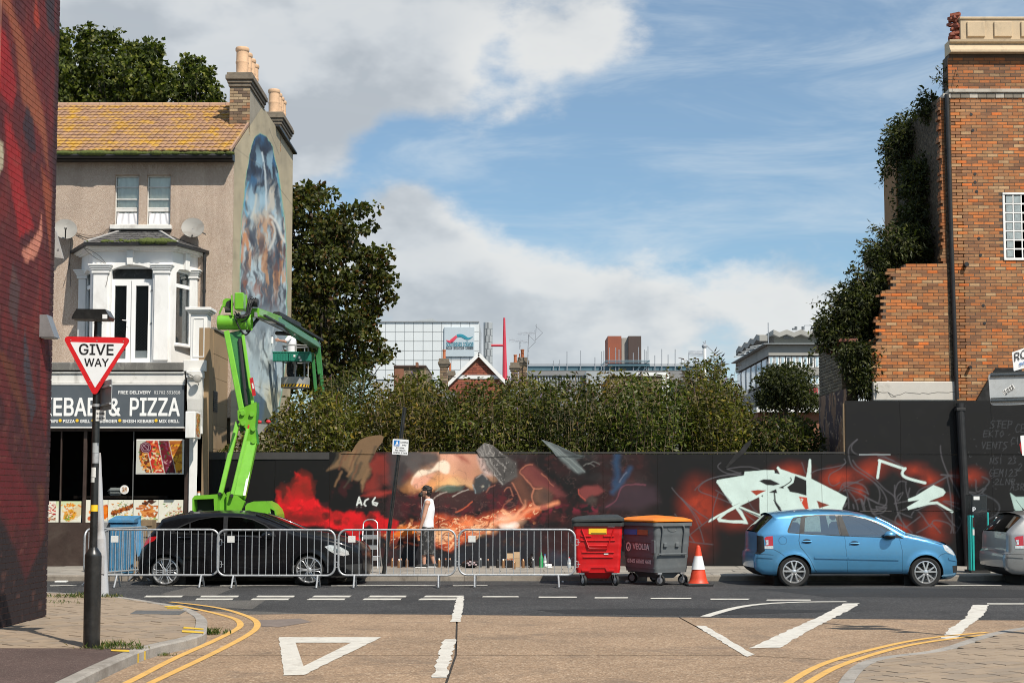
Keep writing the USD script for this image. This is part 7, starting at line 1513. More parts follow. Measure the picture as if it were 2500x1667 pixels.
# ------------------------------------------------------------------ cars
def carpaint(name,c,metal=.35,rough=.32,flake=.12,dust=.16):
 N={'g':('geometry',{}),'v':('voronoi_texture',dict(scale=900.0)),'n':('noise_texture',dict(scale=1.6,detail=5.0)),'d':('noise_texture',dict(scale=14.0,detail=6.0,roughness=.7))}
 L=[('g.position',x+'.vector')for x in 'vnd']; N['sp']=('separate_color',{}); L.append(('v.color','sp.color')); c=np.array(c)
 N['r']=('rgb_ramp',dict(ramp=[(0,tuple(c*(1-flake))),(1,tuple(np.minimum(c*(1+flake),1)))])); L.append(('sp.r','r.fac'))
 N['dr']=('map_range',dict(range_type='smoothstep',from_min=.5,from_max=.8,to_min=0,to_max=dust,clamp=True)); L.append(('d.fac','dr.value'))
 N['m']=('mix',dict(color2=(.2,.18,.15))); L+=[('dr.result','m.fac'),('r.color','m.color1')]
 N['rr']=('map_range',dict(from_min=.3,from_max=.7,to_min=rough-.05,to_max=rough+.08)); L+=[('n.fac','rr.value')]
 N['p']=('principled_bsdf',dict(metallic=metal,coat_weight=.9 if metal else .3,specular_ior_level=.5 if metal else .25,coat_roughness=.06)); L+=[('m.color','p.base_color'),('rr.result','p.roughness')]
 MATS[name]=usdkit.material(stage,'/World/Looks/'+name,N,L,surface='p.BSDF')
carpaint('blue_paint',(.088,.295,.51),.6); carpaint('black_paint',(.004,.004,.005),.0,.25,dust=.03); carpaint('grey_paint',(.27,.27,.265),.5,.35)
mat('tyre',(.013,.013,.013),rough=.85,var=.3,bump=.3); mat('black_trim',(.014,.014,.015),rough=.35,var=.2); mat('black_plastic',(.022,.022,.022),rough=.6,var=.2,dirt=(.07,.065,.06),dirtamt=.4)
mat('alloy',(.60,.60,.60),rough=.28,var=.06,metal=.75); mat('chrome',(.75,.75,.75),rough=.12,var=.04,metal=1.0); mat('seat_cloth',(.32,.33,.33),rough=.9,var=.1); mat('seat_dark',(.02,.02,.021),rough=.9,var=.2)
mat('lamp_red',(.42,.008,.012),rough=.12,var=.15,scale=30,coat=1); mat('lamp_clear',(.62,.63,.63),rough=.12,var=.25,scale=30,metal=.35,coat=1); mat('lamp_smoke',(.05,.02,.02),rough=.12,var=.3,coat=1)
mat('plate_yellow',(.72,.36,.02),rough=.4,var=.05); mat('plate_white',(.70,.70,.68),rough=.4,var=.04); mat('ink',(.012,.012,.013),rough=.5); mat('disc_dark',(.10,.10,.10),rough=.5,metal=.5)
glassmat('car_glass',tint=(.62,.70,.69),ior=1.8,gain=3.2); glassmat('tinted_glass',tint=(.06,.07,.07),ior=1.5,gain=1.1); glassmat('green_glass',tint=(.35,.45,.42),ior=1.5,gain=1.3)
class Car:
 def __init__(s,name,label,outline,hw,belt,loc,arches,k,z0,x0,group=None,rround=.075):
  s.k,s.z0,s.x0=k,z0,x0; s.o=np.array([*loc]); s.hw,s.belt=hw,belt
  s.sil=s.m(outline); s.L=s.sil[:,0].max(); s.g=Polygon(s.sil); s.r=rround; s.ar=[(s.m([a])[0],r*k)for a,r in arches]
  s.t=thing(name,label,'car',loc,group=group)
 def m(s,pts):p=np.array(pts,float); return np.c_[(p[:,0]-s.x0)*s.k,(s.z0-p[:,1])*s.k]
 def W(s,x,z):
  d=shapely.distance(s.g.exterior,shapely.points(np.c_[x,z])); d=np.where(shapely.contains_xy(s.g.buffer(1e-6),x,z),d,0); e=np.clip(s.r-d,0,s.r-.0005)
  w=s.hw-.035*((np.minimum(z,s.belt)-.58)/.42)**2-.012*np.clip((.30-z)/.1,0,1)-np.clip(z-s.belt,0,9)*.30-.04*np.clip(z-s.belt,0,9)**2
  f=np.clip((x-(s.L-.75))/.75,0,1); b=np.clip((.55-x)/.55,0,1); w=w*(1-.20*f**2.2-.11*b**2.2)
  for(c,r)in s.ar:q=np.abs(np.hypot(x-c[0],z-c[1])-r); w=w+.016*np.exp(-(q/.05)**2)
  return w-(s.r-np.sqrt(np.maximum(s.r**2-e**2,0)))
 def skin(s,poly,name,m,off=0.0,parent=None,cell=.04,sides=(-1,),inner=False,world_name=None,**kk):
  g=poly if hasattr(poly,'geom_type')else Polygon(s.m(poly)).buffer(0); x0,z0,x1,z1=g.bounds
  A,B=np.meshgrid(np.arange(math.floor(x0/cell),math.ceil(x1/cell))*cell,np.arange(math.floor(z0/cell),math.ceil(z1/cell))*cell); I=shapely.intersection(shapely.box(A.ravel(),B.ravel(),A.ravel()+cell,B.ravel()+cell),g)
  V,F,n=[],[],0
  for q in I:
   for q2 in getattr(q,'geoms',[q]):
    if q2.geom_type!='Polygon' or q2.area<1e-8:continue
    if len(q2.interiors)or len(q2.exterior.coords)>6 or q2.convex_hull.area>q2.area*1.0001:c,f=trimesh.creation.triangulate_polygon(q2,engine='earcut'); f=np.array([t if np.cross(c[t[1]]-c[t[0]],c[t[2]]-c[t[0]])>0 else t[::-1]for t in f])
    else:
     c=np.array(q2.exterior.coords)[:-1]; c=c if q2.exterior.is_ccw else c[::-1]; f=np.array([(0,i,i+1)for i in range(1,len(c)-1)])
    V.append(c); F.append(f+n); n+=len(c)
  if not n:return None
  V,F=np.vstack(V),np.vstack(F); h=.006; x,z=V.T; w=s.W(x,z)+off; nx=-(s.W(x+h,z)-s.W(x-h,z))/(2*h); nz=-(s.W(x,z+h)-s.W(x,z-h))/(2*h); nx,nz=np.clip(nx,-6,6),np.clip(nz,-6,6); path=None
  for sd in sides:
   P=np.c_[x,sd*w,z]; Nn=np.c_[nx,np.full(len(x),sd*1.0),nz]; Nn/=np.linalg.norm(Nn,axis=1)[:,None]
   path=numbered(parent or s.t,name); put(path,P,F if sd<0 else F[:,::-1],m,N=Nn,world=False)
  return path
 def strip(s,pts,name,m,crown=.03,n=13,w_scale=1.0,parent=None,off=0.0):
  P=s.m(pts); ln=LineString(P); P=np.array([ln.interpolate(t,True).coords[0]for t in np.linspace(0,1,max(int(ln.length/.05),3))]); T=np.gradient(P,axis=0); T/=np.linalg.norm(T,axis=1)[:,None]+1e-9; Nn=np.c_[-T[:,1],T[:,0]]
  w=s.W(P[:,0],P[:,1])*w_scale; u=np.linspace(-1,1,n); cr=crown*(1-u**2)[None]+off
  V=np.stack([P[:,:1]+Nn[:,:1]*cr,w[:,None]*u[None],P[:,1:]+Nn[:,1:]*cr],-1).reshape(-1,3); i,j=np.meshgrid(np.arange(len(P)-1),np.arange(n-1),indexing='ij'); a=i*n+j
  F=np.concatenate([np.stack([a,a+1,a+n+1],-1).reshape(-1,3),np.stack([a,a+n+1,a+n],-1).reshape(-1,3)]); path=numbered(parent or s.t,name); put(path,V,F[:,::-1],m,smooth=True,world=False); return path
 def line(s,pts,w=.006,off=.0015):s.skin(LineString(s.m(pts)).buffer(w/2),'panel_gap','black_trim',off,cell=.06)
 def at3(s,p,off=0.0):q=s.m([p])[0]; return np.array([q[0],-(s.W(q[:1],q[1:])[0]+off),q[1]])
 def put3(s,mb,name,m,parent=None,smooth=False):A=mb.arr(); p=numbered(parent or s.t,name); put(p,*A,m,smooth=smooth,world=False); return p
 def wheel(s,c,R,rr,spoke,near=True):
  c=s.m([c])[0]; sd=-1 if near else 1; y=sd*(s.hw-.05); ax_=(0,sd,0); o=(c[0],y,c[1]); w=s.put3(MB().lathe([(rr,-.17),(R-.03,-.18),(R-.004,-.15),(R,-.09),(R,-.02),(R-.005,.015),(R-.03,.035),(rr+.012,.028),(rr,.01)],o,36,ax_),'wheel','tyre',smooth=35)
  s.put3(MB().lathe([(rr+.004,.012),(rr+.006,.028),(rr-.008,.031),(rr-.022,.012),(rr-.03,-.12)],o,36,ax_),'rim','alloy',w,40); s.put3(MB().cyl((o[0],y-sd*.06,o[2]),(o[0],y-sd*.05,o[2]),rr-.02,24),'brake_disc','disc_dark',w)
  b=MB(); f=lambda a,r_,d:np.array([o[0]+r_*math.cos(a),y+sd*d,o[2]+r_*math.sin(a)])
  if spoke=='double':
   for k in range(5):
    for e in(-.15,.15):a=k*2*math.pi/5+.3; b.bar(f(a+e*.8,.045,.022),f(a+e*1.75,rr-.006,.016),.030,.02,b=.004,up=(0,sd,0))
  else:
   for k in range(6):
    a=k*2*math.pi/6+.5; b.tube(spline([f(a-.12,.04,.02),f(a-.40,rr*.6,.024),f(a-.33,rr*.93,.018),f(a,rr-.012,.016),f(a+.33,rr*.93,.018),f(a+.40,rr*.6,.024),f(a+.12,.04,.02)],22),.0085,6)
  s.put3(b,'spokes','alloy',w,40); s.put3(MB().lathe([(0,.034),(.03,.033),(.05,.024),(.055,.0)],o,20,ax_),'hub_cap','alloy',w,40)
 def finish(s,bottom):
  s.put3(MB().box((s.L/2,0,.30),(s.L-.75,s.hw*2-.14,.16),b=.03),'underbody','black_plastic')
  for(c,r)in s.ar:
   for sd in(-1,1):
    t=np.linspace(-.15,math.pi+.15,17); V=np.array([(c[0]+r*math.cos(a),sd*y,c[1]+r*math.sin(a))for a in t for y in(s.hw-.012,s.hw-.36)]); F=[(2*i,2*i+1,2*i+3)for i in range(16)]+[(2*i,2*i+3,2*i+2)for i in range(16)]; p=numbered(s.t,'wheel_arch'); put(p,V,F,'black_plastic',smooth=True,world=False)
   s.put3(MB().box((c[0],0,c[1]+.02),(2*r-.02,s.hw*2-.70,.6)),'inner_arch','black_plastic')
 def seats(s,m,rows,z=.55,h=.62,w=.46):
  for x in rows:
   for y in(-.36,.36):b=MB().box((x,y,z),(.46,w,.16),b=.06); b.box((x-.27,y,z+h/2),(.14,w,h),b=.06).box((x-.30,y,z+h+.12),(.09,.26,.19),b=.04); s.put3(b,'seat',m,smooth=50)
  b=MB(); c=np.array([rows[0]+.42,.36,.80]); t=np.linspace(0,6.283,21)[:-1]; b.tube([c+[.06*math.sin(a),.18*math.cos(a),.17*math.sin(a)]for a in t],.014,6,closed=True); s.put3(b,'steering_wheel','black_trim',smooth=True); s.put3(MB().box((rows[0]+.72,0,.74),(.36,s.hw*1.7,.22),b=.07),'dashboard','seat_dark',smooth=50)
def arch_poly(s):return unary_union([shapely.Point(*c).buffer(r,32)for c,r in s.ar])
def hatch(label,paint,loc,plate=None):
 K=1/541
 out=[(150,650),(143,560),(150,512),(176,490),(180,330),(187,300),(225,258),(345,150),(338,128),(450,112),(560,100),(700,92),(850,88),(1000,90),(1150,101),(1280,125),(1400,165),(1500,212),(1600,270),(1665,312),(1760,332),(1900,364),(2000,392),(2060,415),(2110,440),(2160,480),(2192,530),(2207,590),(2208,650),(2204,705),(2190,738),(2060,744),(1660,712),(730,706),(345,728),(230,716),(170,680)]
 c=Car('hatchback_car',label,out,.825,.93,loc,[((538,690),172),((1857,695),176)],K,832,143)
 G=Polygon(c.m([(478,290),(485,265),(530,168),(552,148),(640,132),(800,118),(1000,115),(1150,122),(1290,155),(1400,205),(1500,262),(1645,362),(1590,354),(1100,340),(990,330),(600,312),(490,303)]))
 wins=[[(497,290),(503,268),(545,178),(562,162),(624,146),(598,302),(510,297)],[(648,306),(668,152),(690,141),(800,129),(972,124),(1002,324)],[(1098,333),(1036,126),(1150,133),(1280,166),(1395,217),(1470,262),(1512,296),(1560,345)]]
 rear,front=Polygon(c.m([(598,313),(1049,336),(1074,693),(768,693),(742,660),(702,570),(652,500),(602,440),(590,380)])),Polygon(c.m([(1051,336),(1597,354),(1610,420),(1625,500),(1620,693),(1077,693)]))
 ar=arch_poly(c); gap=.005
 body=c.g.difference(G).difference(ar).difference(rear.buffer(gap)).difference(front.buffer(gap))
 hl,tl=Polygon(c.m([(2038,422),(2085,424),(2140,468),(2172,520),(2165,530),(2100,503),(2058,475)])),Polygon(c.m([(246,352),(270,338),(330,332),(331,462),(246,460),(262,410)]))
 lowdark=Polygon(c.m([(140,575),(212,600),(346,640),(350,740),(130,740)]))
 body=body.difference(hl).difference(tl)
 c.skin(body,'body',paint,sides=(-1,1)); d1=c.skin(rear,'rear_door',paint); d2=c.skin(front,'front_door',paint); c.skin(rear.union(front).buffer(.006),'far_doors',paint,sides=(1,))
 gt=G.difference(unary_union([Polygon(c.m(w))for w in wins])); c.skin(gt,'window_trim','black_trim',-.002,sides=(-1,1))
 for w in wins:c.skin(Polygon(c.m(w)),'side_window','car_glass',-.006,sides=(-1,1))
 c.skin([(1000,126),(1030,126),(1090,334),(1020,328)],'door_pillar','black_plastic',.003)
 c.skin(hl,'headlight','lamp_clear',.002); c.skin(hl,'headlight','lamp_clear',.002,sides=(1,)); t=c.skin(tl,'tail_light','lamp_red',.004)
 c.skin([(256,375),(284,370),(284,420),(260,423),(266,400)],'lamp_lens','lamp_clear',.008,parent=t); c.skin([(246,432),(330,430),(331,460),(247,459)],'lamp_lens','lamp_clear',.008,parent=t)
 c.skin([(742,531),(1072,538),(1072,562),(742,554)],'rubbing_strip',paint,.018,d1); c.skin([(1078,538),(1588,549),(1588,573),(1078,562)],'rubbing_strip',paint,.018,d2)
 for d,(hx_,hy)in((d1,(668,386)),(d2,(1146,404))):
  c.skin(Polygon([(c.m([(hx_+46*math.cos(a),hy+23*math.sin(a))])[0])for a in np.linspace(0,6.28,20)]),'handle_recess','black_trim',.002,d); p=c.at3((hx_,hy),.018); c.put3(MB().box(p,(.185,.03,.028),b=.011),'handle',paint,d,50)
 for s_ in([(598,313),(590,380),(602,440),(652,500),(702,570),(742,660),(768,693)],[(335,465),(400,500),(440,530)],[(150,512),(330,520)],[(1985,545),(2015,520),(2060,506),(2110,512)],[(2095,555),(2205,578)],[(1668,312),(1700,340),(2030,418)]):c.line(s_)
 c.line([(428+40*math.cos(a),377+40*math.sin(a))for a in np.linspace(0,6.3,24)],.005); c.skin([(190,520),(325,535),(327,555),(160,545)],'bumper_strip',paint,.014); c.skin([(2100,552),(2198,575),(2200,590),(2102,572)],'bumper_strip',paint,.014)
 c.skin([(2140,632),(2207,628),(2206,702),(2150,700)],'lower_grille','black_plastic',.003)
 c.strip(out[:4][::-1][::-1],'rear_bumper',paint,.05); c.strip([(150,512),(176,490),(180,330),(187,300)],'tailgate',paint,.05); c.strip([(187,300),(225,258),(345,150)],'rear_window','tinted_glass',.05,w_scale=.95,off=.004); c.strip([(187,300),(225,258),(345,150)],'tailgate_frame','black_trim',.045)
 c.strip([(345,150),(338,128)],'spoiler_edge','black_trim',.03); c.strip(out[8:17],'roof',paint,.045); c.strip([(1400,165),(1500,212),(1600,270),(1665,312)],'windscreen','car_glass',.05,w_scale=.93);
 b=MB()
 for sd in(-1,1):
  P=c.m([(1380,158),(1400,165),(1500,212),(1600,270),(1668,314)]); b.tube([(x,sd*(c.W(np.array([x]),np.array([z]))[0]-.02),z+.005)for x,z in P],.032,8)
 c.put3(b,'front_pillar',paint,smooth=True)
 c.strip([(1665,312),(1760,332),(1900,364),(2000,392),(2060,415),(2110,440)],'bonnet',paint,.05); c.strip([(2110,440),(2160,480),(2192,530),(2207,590),(2208,650),(2204,705),(2190,738),(2060,744)],'front_bumper',paint,.09)
 c.strip([(1660,712),(730,706)],'floor','black_plastic',0); c.strip([(345,728),(230,716),(170,680),(150,650)],'rear_valance','black_plastic',.04)
 m_=c.at3((1490,322),.10); mm=c.put3(MB().ball(m_+[0,0,.0],(.105,.085,.075),2),'mirror',paint,smooth=True); c.put3(MB().ball(m_+[.0,-.005,-.022],(.103,.083,.06),2),'mirror_base','black_trim',mm,True); c.put3(MB().bar(m_+[.03,.02,-.03],c.at3((1545,352),-.02),.06,.04,b=.01),'mirror_arm','black_trim',mm)
 for q,n_ in(((538,690),True),((1857,695),True),((538,690),False),((1857,695),False)):c.wheel(q,.29,.205,'double',n_)
 c.finish(None); c.seats('seat_cloth',[2.02,1.12]); a0=c.m([(498,104)])[0]; a1=c.m([(418,-12)])[0]
 an=c.put3(MB().tube([(a0[0],0,a0[1]+.04),(a1[0],0,a1[1]+.03)],.004,5),'aerial','black_trim'); c.put3(MB().cone((a0[0]+.02,0,a0[1]+.01),(a0[0]-.03,0,a0[1]+.085),.03,.008,10),'aerial_base','black_trim',an)
 c.skin([(150,512),(176,490),(180,330),(240,335),(246,460),(250,480),(200,512)],'tailgate_side','black_trim' if paint=='blue_paint' else paint,.003)
 pl=c.put3(MB().box((.035,0,.55),(.012,.52,.11)),'number_plate','plate_yellow')
 return c
blue=hatch('light blue hatchback parked in front of the white graffiti','blue_paint',(float(at(1843,1400,26.5)[0]),26.5+.825,0))
grey=hatch('silver grey car cut off by the right edge, only its tail showing','grey_paint',(float(at(2456,1400,26.6)[0]),26.6+.825,0))
KB=1/475
out=[(300,800),(283,720),(290,640),(318,560),(345,515),(398,425),(470,345),(484,305),(620,268),(800,250),(1000,245),(1180,249),(1330,272),(1450,312),(1580,366),(1680,412),(1790,432),(1950,462),(2100,496),(2200,535),(2255,580),(2276,650),(2275,740),(2262,790),(2200,815),(2010,822),(700,806),(400,822)]
c=Car('black_car','shiny black hatchback parked behind the steel barriers by the kebab shop',out,.88,.93,(float(at(331.5,1400,26.55)[0]),26.55+.88,0),[((540,757),152),((1808,745),152)],KB,885,286)
G=Polygon(c.m([(590,412),(650,365),(730,328),(820,298),(950,276),(1060,272),(1200,277),(1310,300),(1420,348),(1490,400),(1520,455),(1385,452),(1060,432)]))
wins=[[(610,410),(660,372),(740,336),(745,418)],[(757,419),(752,331),(825,304),(950,284),(1040,280),(1045,428)],[(1082,432),(1080,281),(1195,285),(1300,307),(1405,353),(1470,402),(1490,446),(1385,444)]]
ar=arch_poly(c); rear,front=Polygon(c.m([(620,425),(1052,438),(1058,800),(720,798),(680,700),(620,600),(595,520)])),Polygon(c.m([(1060,438),(1520,458),(1560,560),(1580,800),(1066,800)]))
hl,tl=Polygon(c.m([(1945,540),(1990,524),(2080,540),(2150,580),(2160,612),(2110,622),(2040,608),(1985,575)])),Polygon(c.m([(333,550),(352,492),(392,455),(468,450),(440,488),(385,512)]))
c.skin(c.g.difference(G).difference(ar).difference(rear.buffer(.004)).difference(front.buffer(.004)).difference(hl).difference(tl),'body','black_paint',sides=(-1,1)); d1=c.skin(rear,'rear_door','black_paint'); d2=c.skin(front,'front_door','black_paint'); c.skin(rear.union(front).buffer(.005),'far_doors','black_paint',sides=(1,))
c.skin(G.difference(unary_union([Polygon(c.m(w))for w in wins])),'window_trim','black_trim',-.002,sides=(-1,1))
for w,g_ in zip(wins,('tinted_glass','tinted_glass','green_glass')):c.skin(Polygon(c.m(w)),'side_window',g_,-.006,sides=(-1,1))
c.skin(LineString(c.m([(588,424),(800,430),(1060,440),(1388,456)])).buffer(.008),'chrome_strip','chrome',.008)
h_=c.skin(hl,'headlight','lamp_clear',.002); c.skin([(2020,560),(2060,556),(2085,585),(2040,592)],'lamp_bulb','chrome',.01,h_); c.skin(tl,'tail_light','lamp_red',.003); c.skin(hl.union(tl),'far_lights','lamp_clear',.002,sides=(1,))
for d,p in((d1,(720,462)),(d2,(1165,484))):c.put3(MB().box(c.at3(p,.018),(.19,.03,.028),b=.011),'handle','black_paint',d,50); c.put3(MB().box(c.at3((p[0]-55,p[1]-4),.02),(.035,.012,.02),b=.004),'handle_tip','chrome',d)
for s_ in([(590,520),(900,500),(1300,520),(1700,590)],[(600,640),(900,700),(1500,740)]):c.line(s_,.004)
c.strip(out[1:6],'tailgate','black_paint',.05); c.strip([(300,800),(283,720)],'rear_bumper','black_paint',.05); c.strip([(398,425),(470,345),(484,305)],'rear_window','tinted_glass',.05); c.strip(out[7:13],'roof','black_paint',.045); c.strip([(1330,272),(1450,312),(1580,366),(1680,412)],'windscreen','green_glass',.05,w_scale=.94)
b=MB()
for sd in(-1,1):b.tube([(x,sd*(c.W(np.array([x]),np.array([z]))[0]-.02),z+.004)for x,z in c.m([(1320,268),(1450,312),(1580,366),(1685,414)])],.03,8)
c.put3(b,'front_pillar','black_paint',smooth=True); c.strip(out[15:20],'bonnet','black_paint',.055); c.strip(out[19:25],'front_bumper','black_paint',.10); c.strip([(2010,822),(700,806)],'floor','black_plastic',0)
c.skin([(2120,700),(2270,690),(2260,780),(2140,770)],'lower_grille','black_plastic',.003)
m_=c.at3((1445,442),.10); mm=c.put3(MB().ball(m_,(.115,.09,.07),2),'mirror','black_paint',smooth=True); c.put3(MB().bar(m_+[.02,.02,-.03],c.at3((1480,465),-.02),.06,.04,b=.01),'mirror_arm','black_trim',mm)
for q,n_ in(((540,757),True),((1808,745),True),((540,757),False),((1808,745),False)):c.wheel(q,.272,.232,'loop',n_)
c.finish(None); c.seats('seat_dark',[2.15,1.2])
pl=c.put3(MB().box((c.L+.062,-.02,.40),(.012,.52,.11)),'number_plate','plate_white'); c.put3(MB().box((c.L+.058,-.262,.40),(.022,.05,.11)),'plate_badge','sign_blue' if 'sign_blue' in MATS else 'logo_teal',pl)
# ------------------------------------------------------------------ the boom lift
mat('lift_green',(.15,.42,.028),rough=.38,var=.08,scale=4,coat=.35,dirt=(.12,.25,.03),dirtamt=.3,dscale=6)
mat('lift_green_dark',(.035,.17,.045),rough=.4,var=.10,scale=4,coat=.3)
mat('hose',(.012,.012,.012),rough=.55,var=.2); mat('lift_grey',(.30,.30,.29),rough=.55,var=.12,metal=.3,dirt=(.16,.15,.14),dirtamt=.4)
mat('crate_green',(.008,.16,.105),rough=.5,var=.12,scale=10); mat('decal_white',(.74,.74,.72),rough=.5,var=.05); mat('decal_red',(.50,.02,.025),rough=.5,var=.08); mat('hazard_yellow',(.72,.42,.02),rough=.5,var=.1)
zf=ZM(450,700,850,1045)
def Lp(u,v,Y):return at(*zf((u,v)),Y)
YL=29.9
lift=thing('boom_lift','lime green boom lift with its folded arm raised to the painted gable','boom lift',tuple(Lp(320,1500,YL)[:2])+(ZP,))
def lb(name,m,pts,parent=lift,w=.1,h=.1,b=.012,up=(0,-1,0)):
 mb=MB()
 for p,q in zip(pts[:-1],pts[1:]):mb.bar(p,q,w,h,b=b,up=up)
 return mb.build(name,m,parent)
cx=float(Lp(320,1400,YL)[0])
MB().bb((cx-.95,YL-.45,.42),(cx+1.0,YL+.7,.62),b=.03).build('chassis','lift_green_dark',lift)
for dx in(-.75,.8):
 for dy in(-.42,.68):
  w=MB().lathe([(.14,-.09),(.26,-.10),(.29,-.06),(.29,.06),(.26,.10),(.14,.09)],(cx+dx,YL+dy,ZP+.29),24,(0,1,0)).build('wheel','tyre',lift,smooth=35); MB().lathe([(0,-.07),(.14,-.07),(.14,.07),(0,.07)],(cx+dx,YL+dy,ZP+.29),16,(0,1,0)).build('rim','lift_grey',w)
MB().cyl((cx,YL+.1,.62),(cx,YL+.1,.80),.42,24).build('turntable','hose',lift)
a,c=Lp(50,1330,YL-.35),Lp(210,1440,YL-.35)
fr_=[(50,1350),(66,1330),(210,1322),(210,1480),(50,1480)]
g=Polygon([Lp(u,v,YL-.4)[[0,2]]for u,v in fr_]); hole=Polygon([Lp(u,v,YL-.4)[[0,2]]for u,v in((62,1356),(188,1350),(190,1432),(62,1440))])
MB().prism(g.difference(hole),(0,YL+.5,0),(1,0,0),(0,0,1),.9).build('counterweight_housing','lift_green',lift)
MB().bb((a[0]+.03,YL-.1,.7),(c[0]-.02,YL+.45,a[2]-.06)).build('engine_bay','hose',lift)
hood=[(388,1480),(388,1400),(400,1382),(440,1368),(510,1366),(548,1385),(578,1420),(590,1450),(592,1500)]
hg=Polygon([Lp(u,v,YL-.5)[[0,2]]for u,v in hood]); nose=Polygon([Lp(u,v,YL-.5)[[0,2]]for u,v in((548,1412),(575,1428),(584,1500),(552,1500))])
hm=MB().prism(hg.difference(nose),(0,YL+.45,0),(1,0,0),(0,0,1),.95)
hp=hm.build('engine_hood','lift_green',lift); MB().prism(nose,(0,YL+.4,0),(1,0,0),(0,0,1),.84).build('hood_vent','hose',hp); MB().prism([Lp(u,v,YL)[[0,2]]for u,v in((565,1425),(575,1430),(578,1480),(566,1480))],(0,YL-.46,0),(1,0,0),(0,0,1),.02).build('warning_label','decal_white',hp)
MB().cyl(Lp(92,1328,YL),Lp(92,1315,YL),.032,12).build('beacon_base','decal_white',lift); MB().cyl(Lp(92,1314,YL),Lp(92,1304,YL),.034,12).build('beacon','terracotta',lift)
MB().bb(Lp(382,1402,YL+.1),Lp(420,1375,YL+.35),b=.01).bb(Lp(340,1420,YL-.2),Lp(395,1392,YL+.2),b=.01).build('valve_block','hose',lift)
yb,ye,yh=YL-.15,YL+.35,YL+.9
for u0,u1,yy in((212,240,yb),(268,300,yb-.1)):
 P=[Lp(*q,yy)for q in((u0,1432),(u0,1312),(u1,1300),(u1+(40 if u0==212 else 84),1370),(u1+(36 if u0==212 else 60),1432))]; MB().prism([p[[0,2]]for p in P],(0,yy+.16,0),(1,0,0),(0,0,1),.14).build('pivot_plate','lift_green',lift)
lb('tie_arm','lift_green',[Lp(232,1320,yb-.05),Lp(342,860,ye)],w=.10,h=.08)
lb('lower_boom','lift_green',[Lp(352,1345,yb),Lp(430,985,ye)],w=.24,h=.20,b=.02)
lb('lower_boom_edge','lift_green',[Lp(303,1330,yb-.14),Lp(405,905,ye-.12)],w=.07,h=.06)
lb('white_decal','decal_white',[Lp(382,1330,yb-.115),Lp(432,1075,ye-.17)],w=.05,h=.012,b=0)
lb('red_decal','decal_red',[Lp(372,1050,ye-.15),Lp(412,880,ye-.13)],w=.03,h=.01,b=0); lb('red_decal','decal_red',[Lp(423,1140,ye-.14),Lp(432,1075,ye-.14)],w=.055,h=.01,b=0)
for u,v in((225,1318),(303,1330),(342,862)):MB().cyl(Lp(u,v,yb-.2),Lp(u,v,yb+.2),.035,12).build('pivot_pin','hose',lift)
K_=[Lp(*q,ye)for q in((345,790),(385,770),(465,735),(466,800),(455,900),(468,1000),(440,1010),(405,985),(395,900),(350,880))]
MB().prism([p[[0,2]]for p in K_],(0,ye-.06,0),(1,0,0),(0,0,1),.05).build('knuckle_plate','lift_green',lift); MB().prism([p[[0,2]]*1 for p in K_],(0,ye+.22,0),(1,0,0),(0,0,1),.05).build('knuckle_plate','lift_green_dark',lift)
for u,v in((372,805),(430,812),(440,905),(440,985),(375,870)):MB().cyl(Lp(u,v,ye-.16),Lp(u,v,ye+.26),.05,14).build('knuckle_pin','lift_green',lift)
lb('knuckle_link','lift_green_dark',[Lp(362,800,ye+.05),Lp(372,920,ye+.05)],w=.10,h=.06); lb('ram','lift_grey',[Lp(425,960,ye+.1),Lp(410,560,yh-.1)],w=.06,h=.06,b=.02)
lb('upper_arm_plate','lift_green',[Lp(368,800,ye-.1),Lp(268,282,yh-.16)],w=.12,h=.05); lb('upper_arm_plate','lift_green',[Lp(440,775,ye-.02),Lp(372,300,yh-.1)],w=.07,h=.05)
lb('upper_beam','lift_green_dark',[Lp(412,790,ye+.14),Lp(322,290,yh+.02)],w=.30,h=.12,b=.02); lb('hose_run','hose',[Lp(398,760,ye-.0),Lp(352,330,yh-.12)],w=.07,h=.05,b=.015)
lb('red_panel','decal_red',[Lp(446,695,ye-.052),Lp(426,580,ye-.07)],w=.075,h=.012,b=0); lb('white_cross','decal_white',[Lp(441,650,ye-.066),Lp(434,615,ye-.07)],w=.03,h=.012,b=0)
lb('cross_rib','lift_green_dark',[Lp(318,456,yh-.17),Lp(390,452,yh-.13)],w=.04,h=.05); lb('cross_rib','lift_green_dark',[Lp(335,505,yh-.17),Lp(396,485,yh-.13)],w=.03,h=.04)
MB().lathe([(.0,0),(.15,0),(.165,.015),(.165,.62),(.15,.64),(.0,.64)],Lp(215,228,yh),28,(1,0,0)).build('head_drum','lift_green',lift,smooth=35); MB().lathe([(.17,0),(.175,.01),(.175,.05),(.17,.06)],Lp(412,228,yh),28,(1,0,0)).build('drum_rim','lift_green',lift,smooth=35)
MB().bb(Lp(318,145,yh-.12),Lp(398,52,yh+.25),b=.02).build('head_housing','lift_green',lift)
for u,w_ in((312,.03),(405,.03)):MB().prism([p[[0,2]]for p in(Lp(u-4,190,yh),Lp(u+6,190,yh),Lp(u+4,60,yh),Lp(u-3,60,yh))],(0,yh-.13,0),(1,0,0),(0,0,1),.06).build('head_bracket','lift_green',lift)
MB().prism([p[[0,2]]for p in(Lp(248,130,yh),Lp(252,90,yh),Lp(270,78,yh),(Lp(302,80,yh)),Lp(300,130,yh))],(0,yh+.2,0),(1,0,0),(0,0,1),.3).build('motor_cover','lift_green',lift); lb('side_strut','lift_green',[Lp(245,120,yh-.1),Lp(222,175,yh-.1)],w=.04,h=.03)
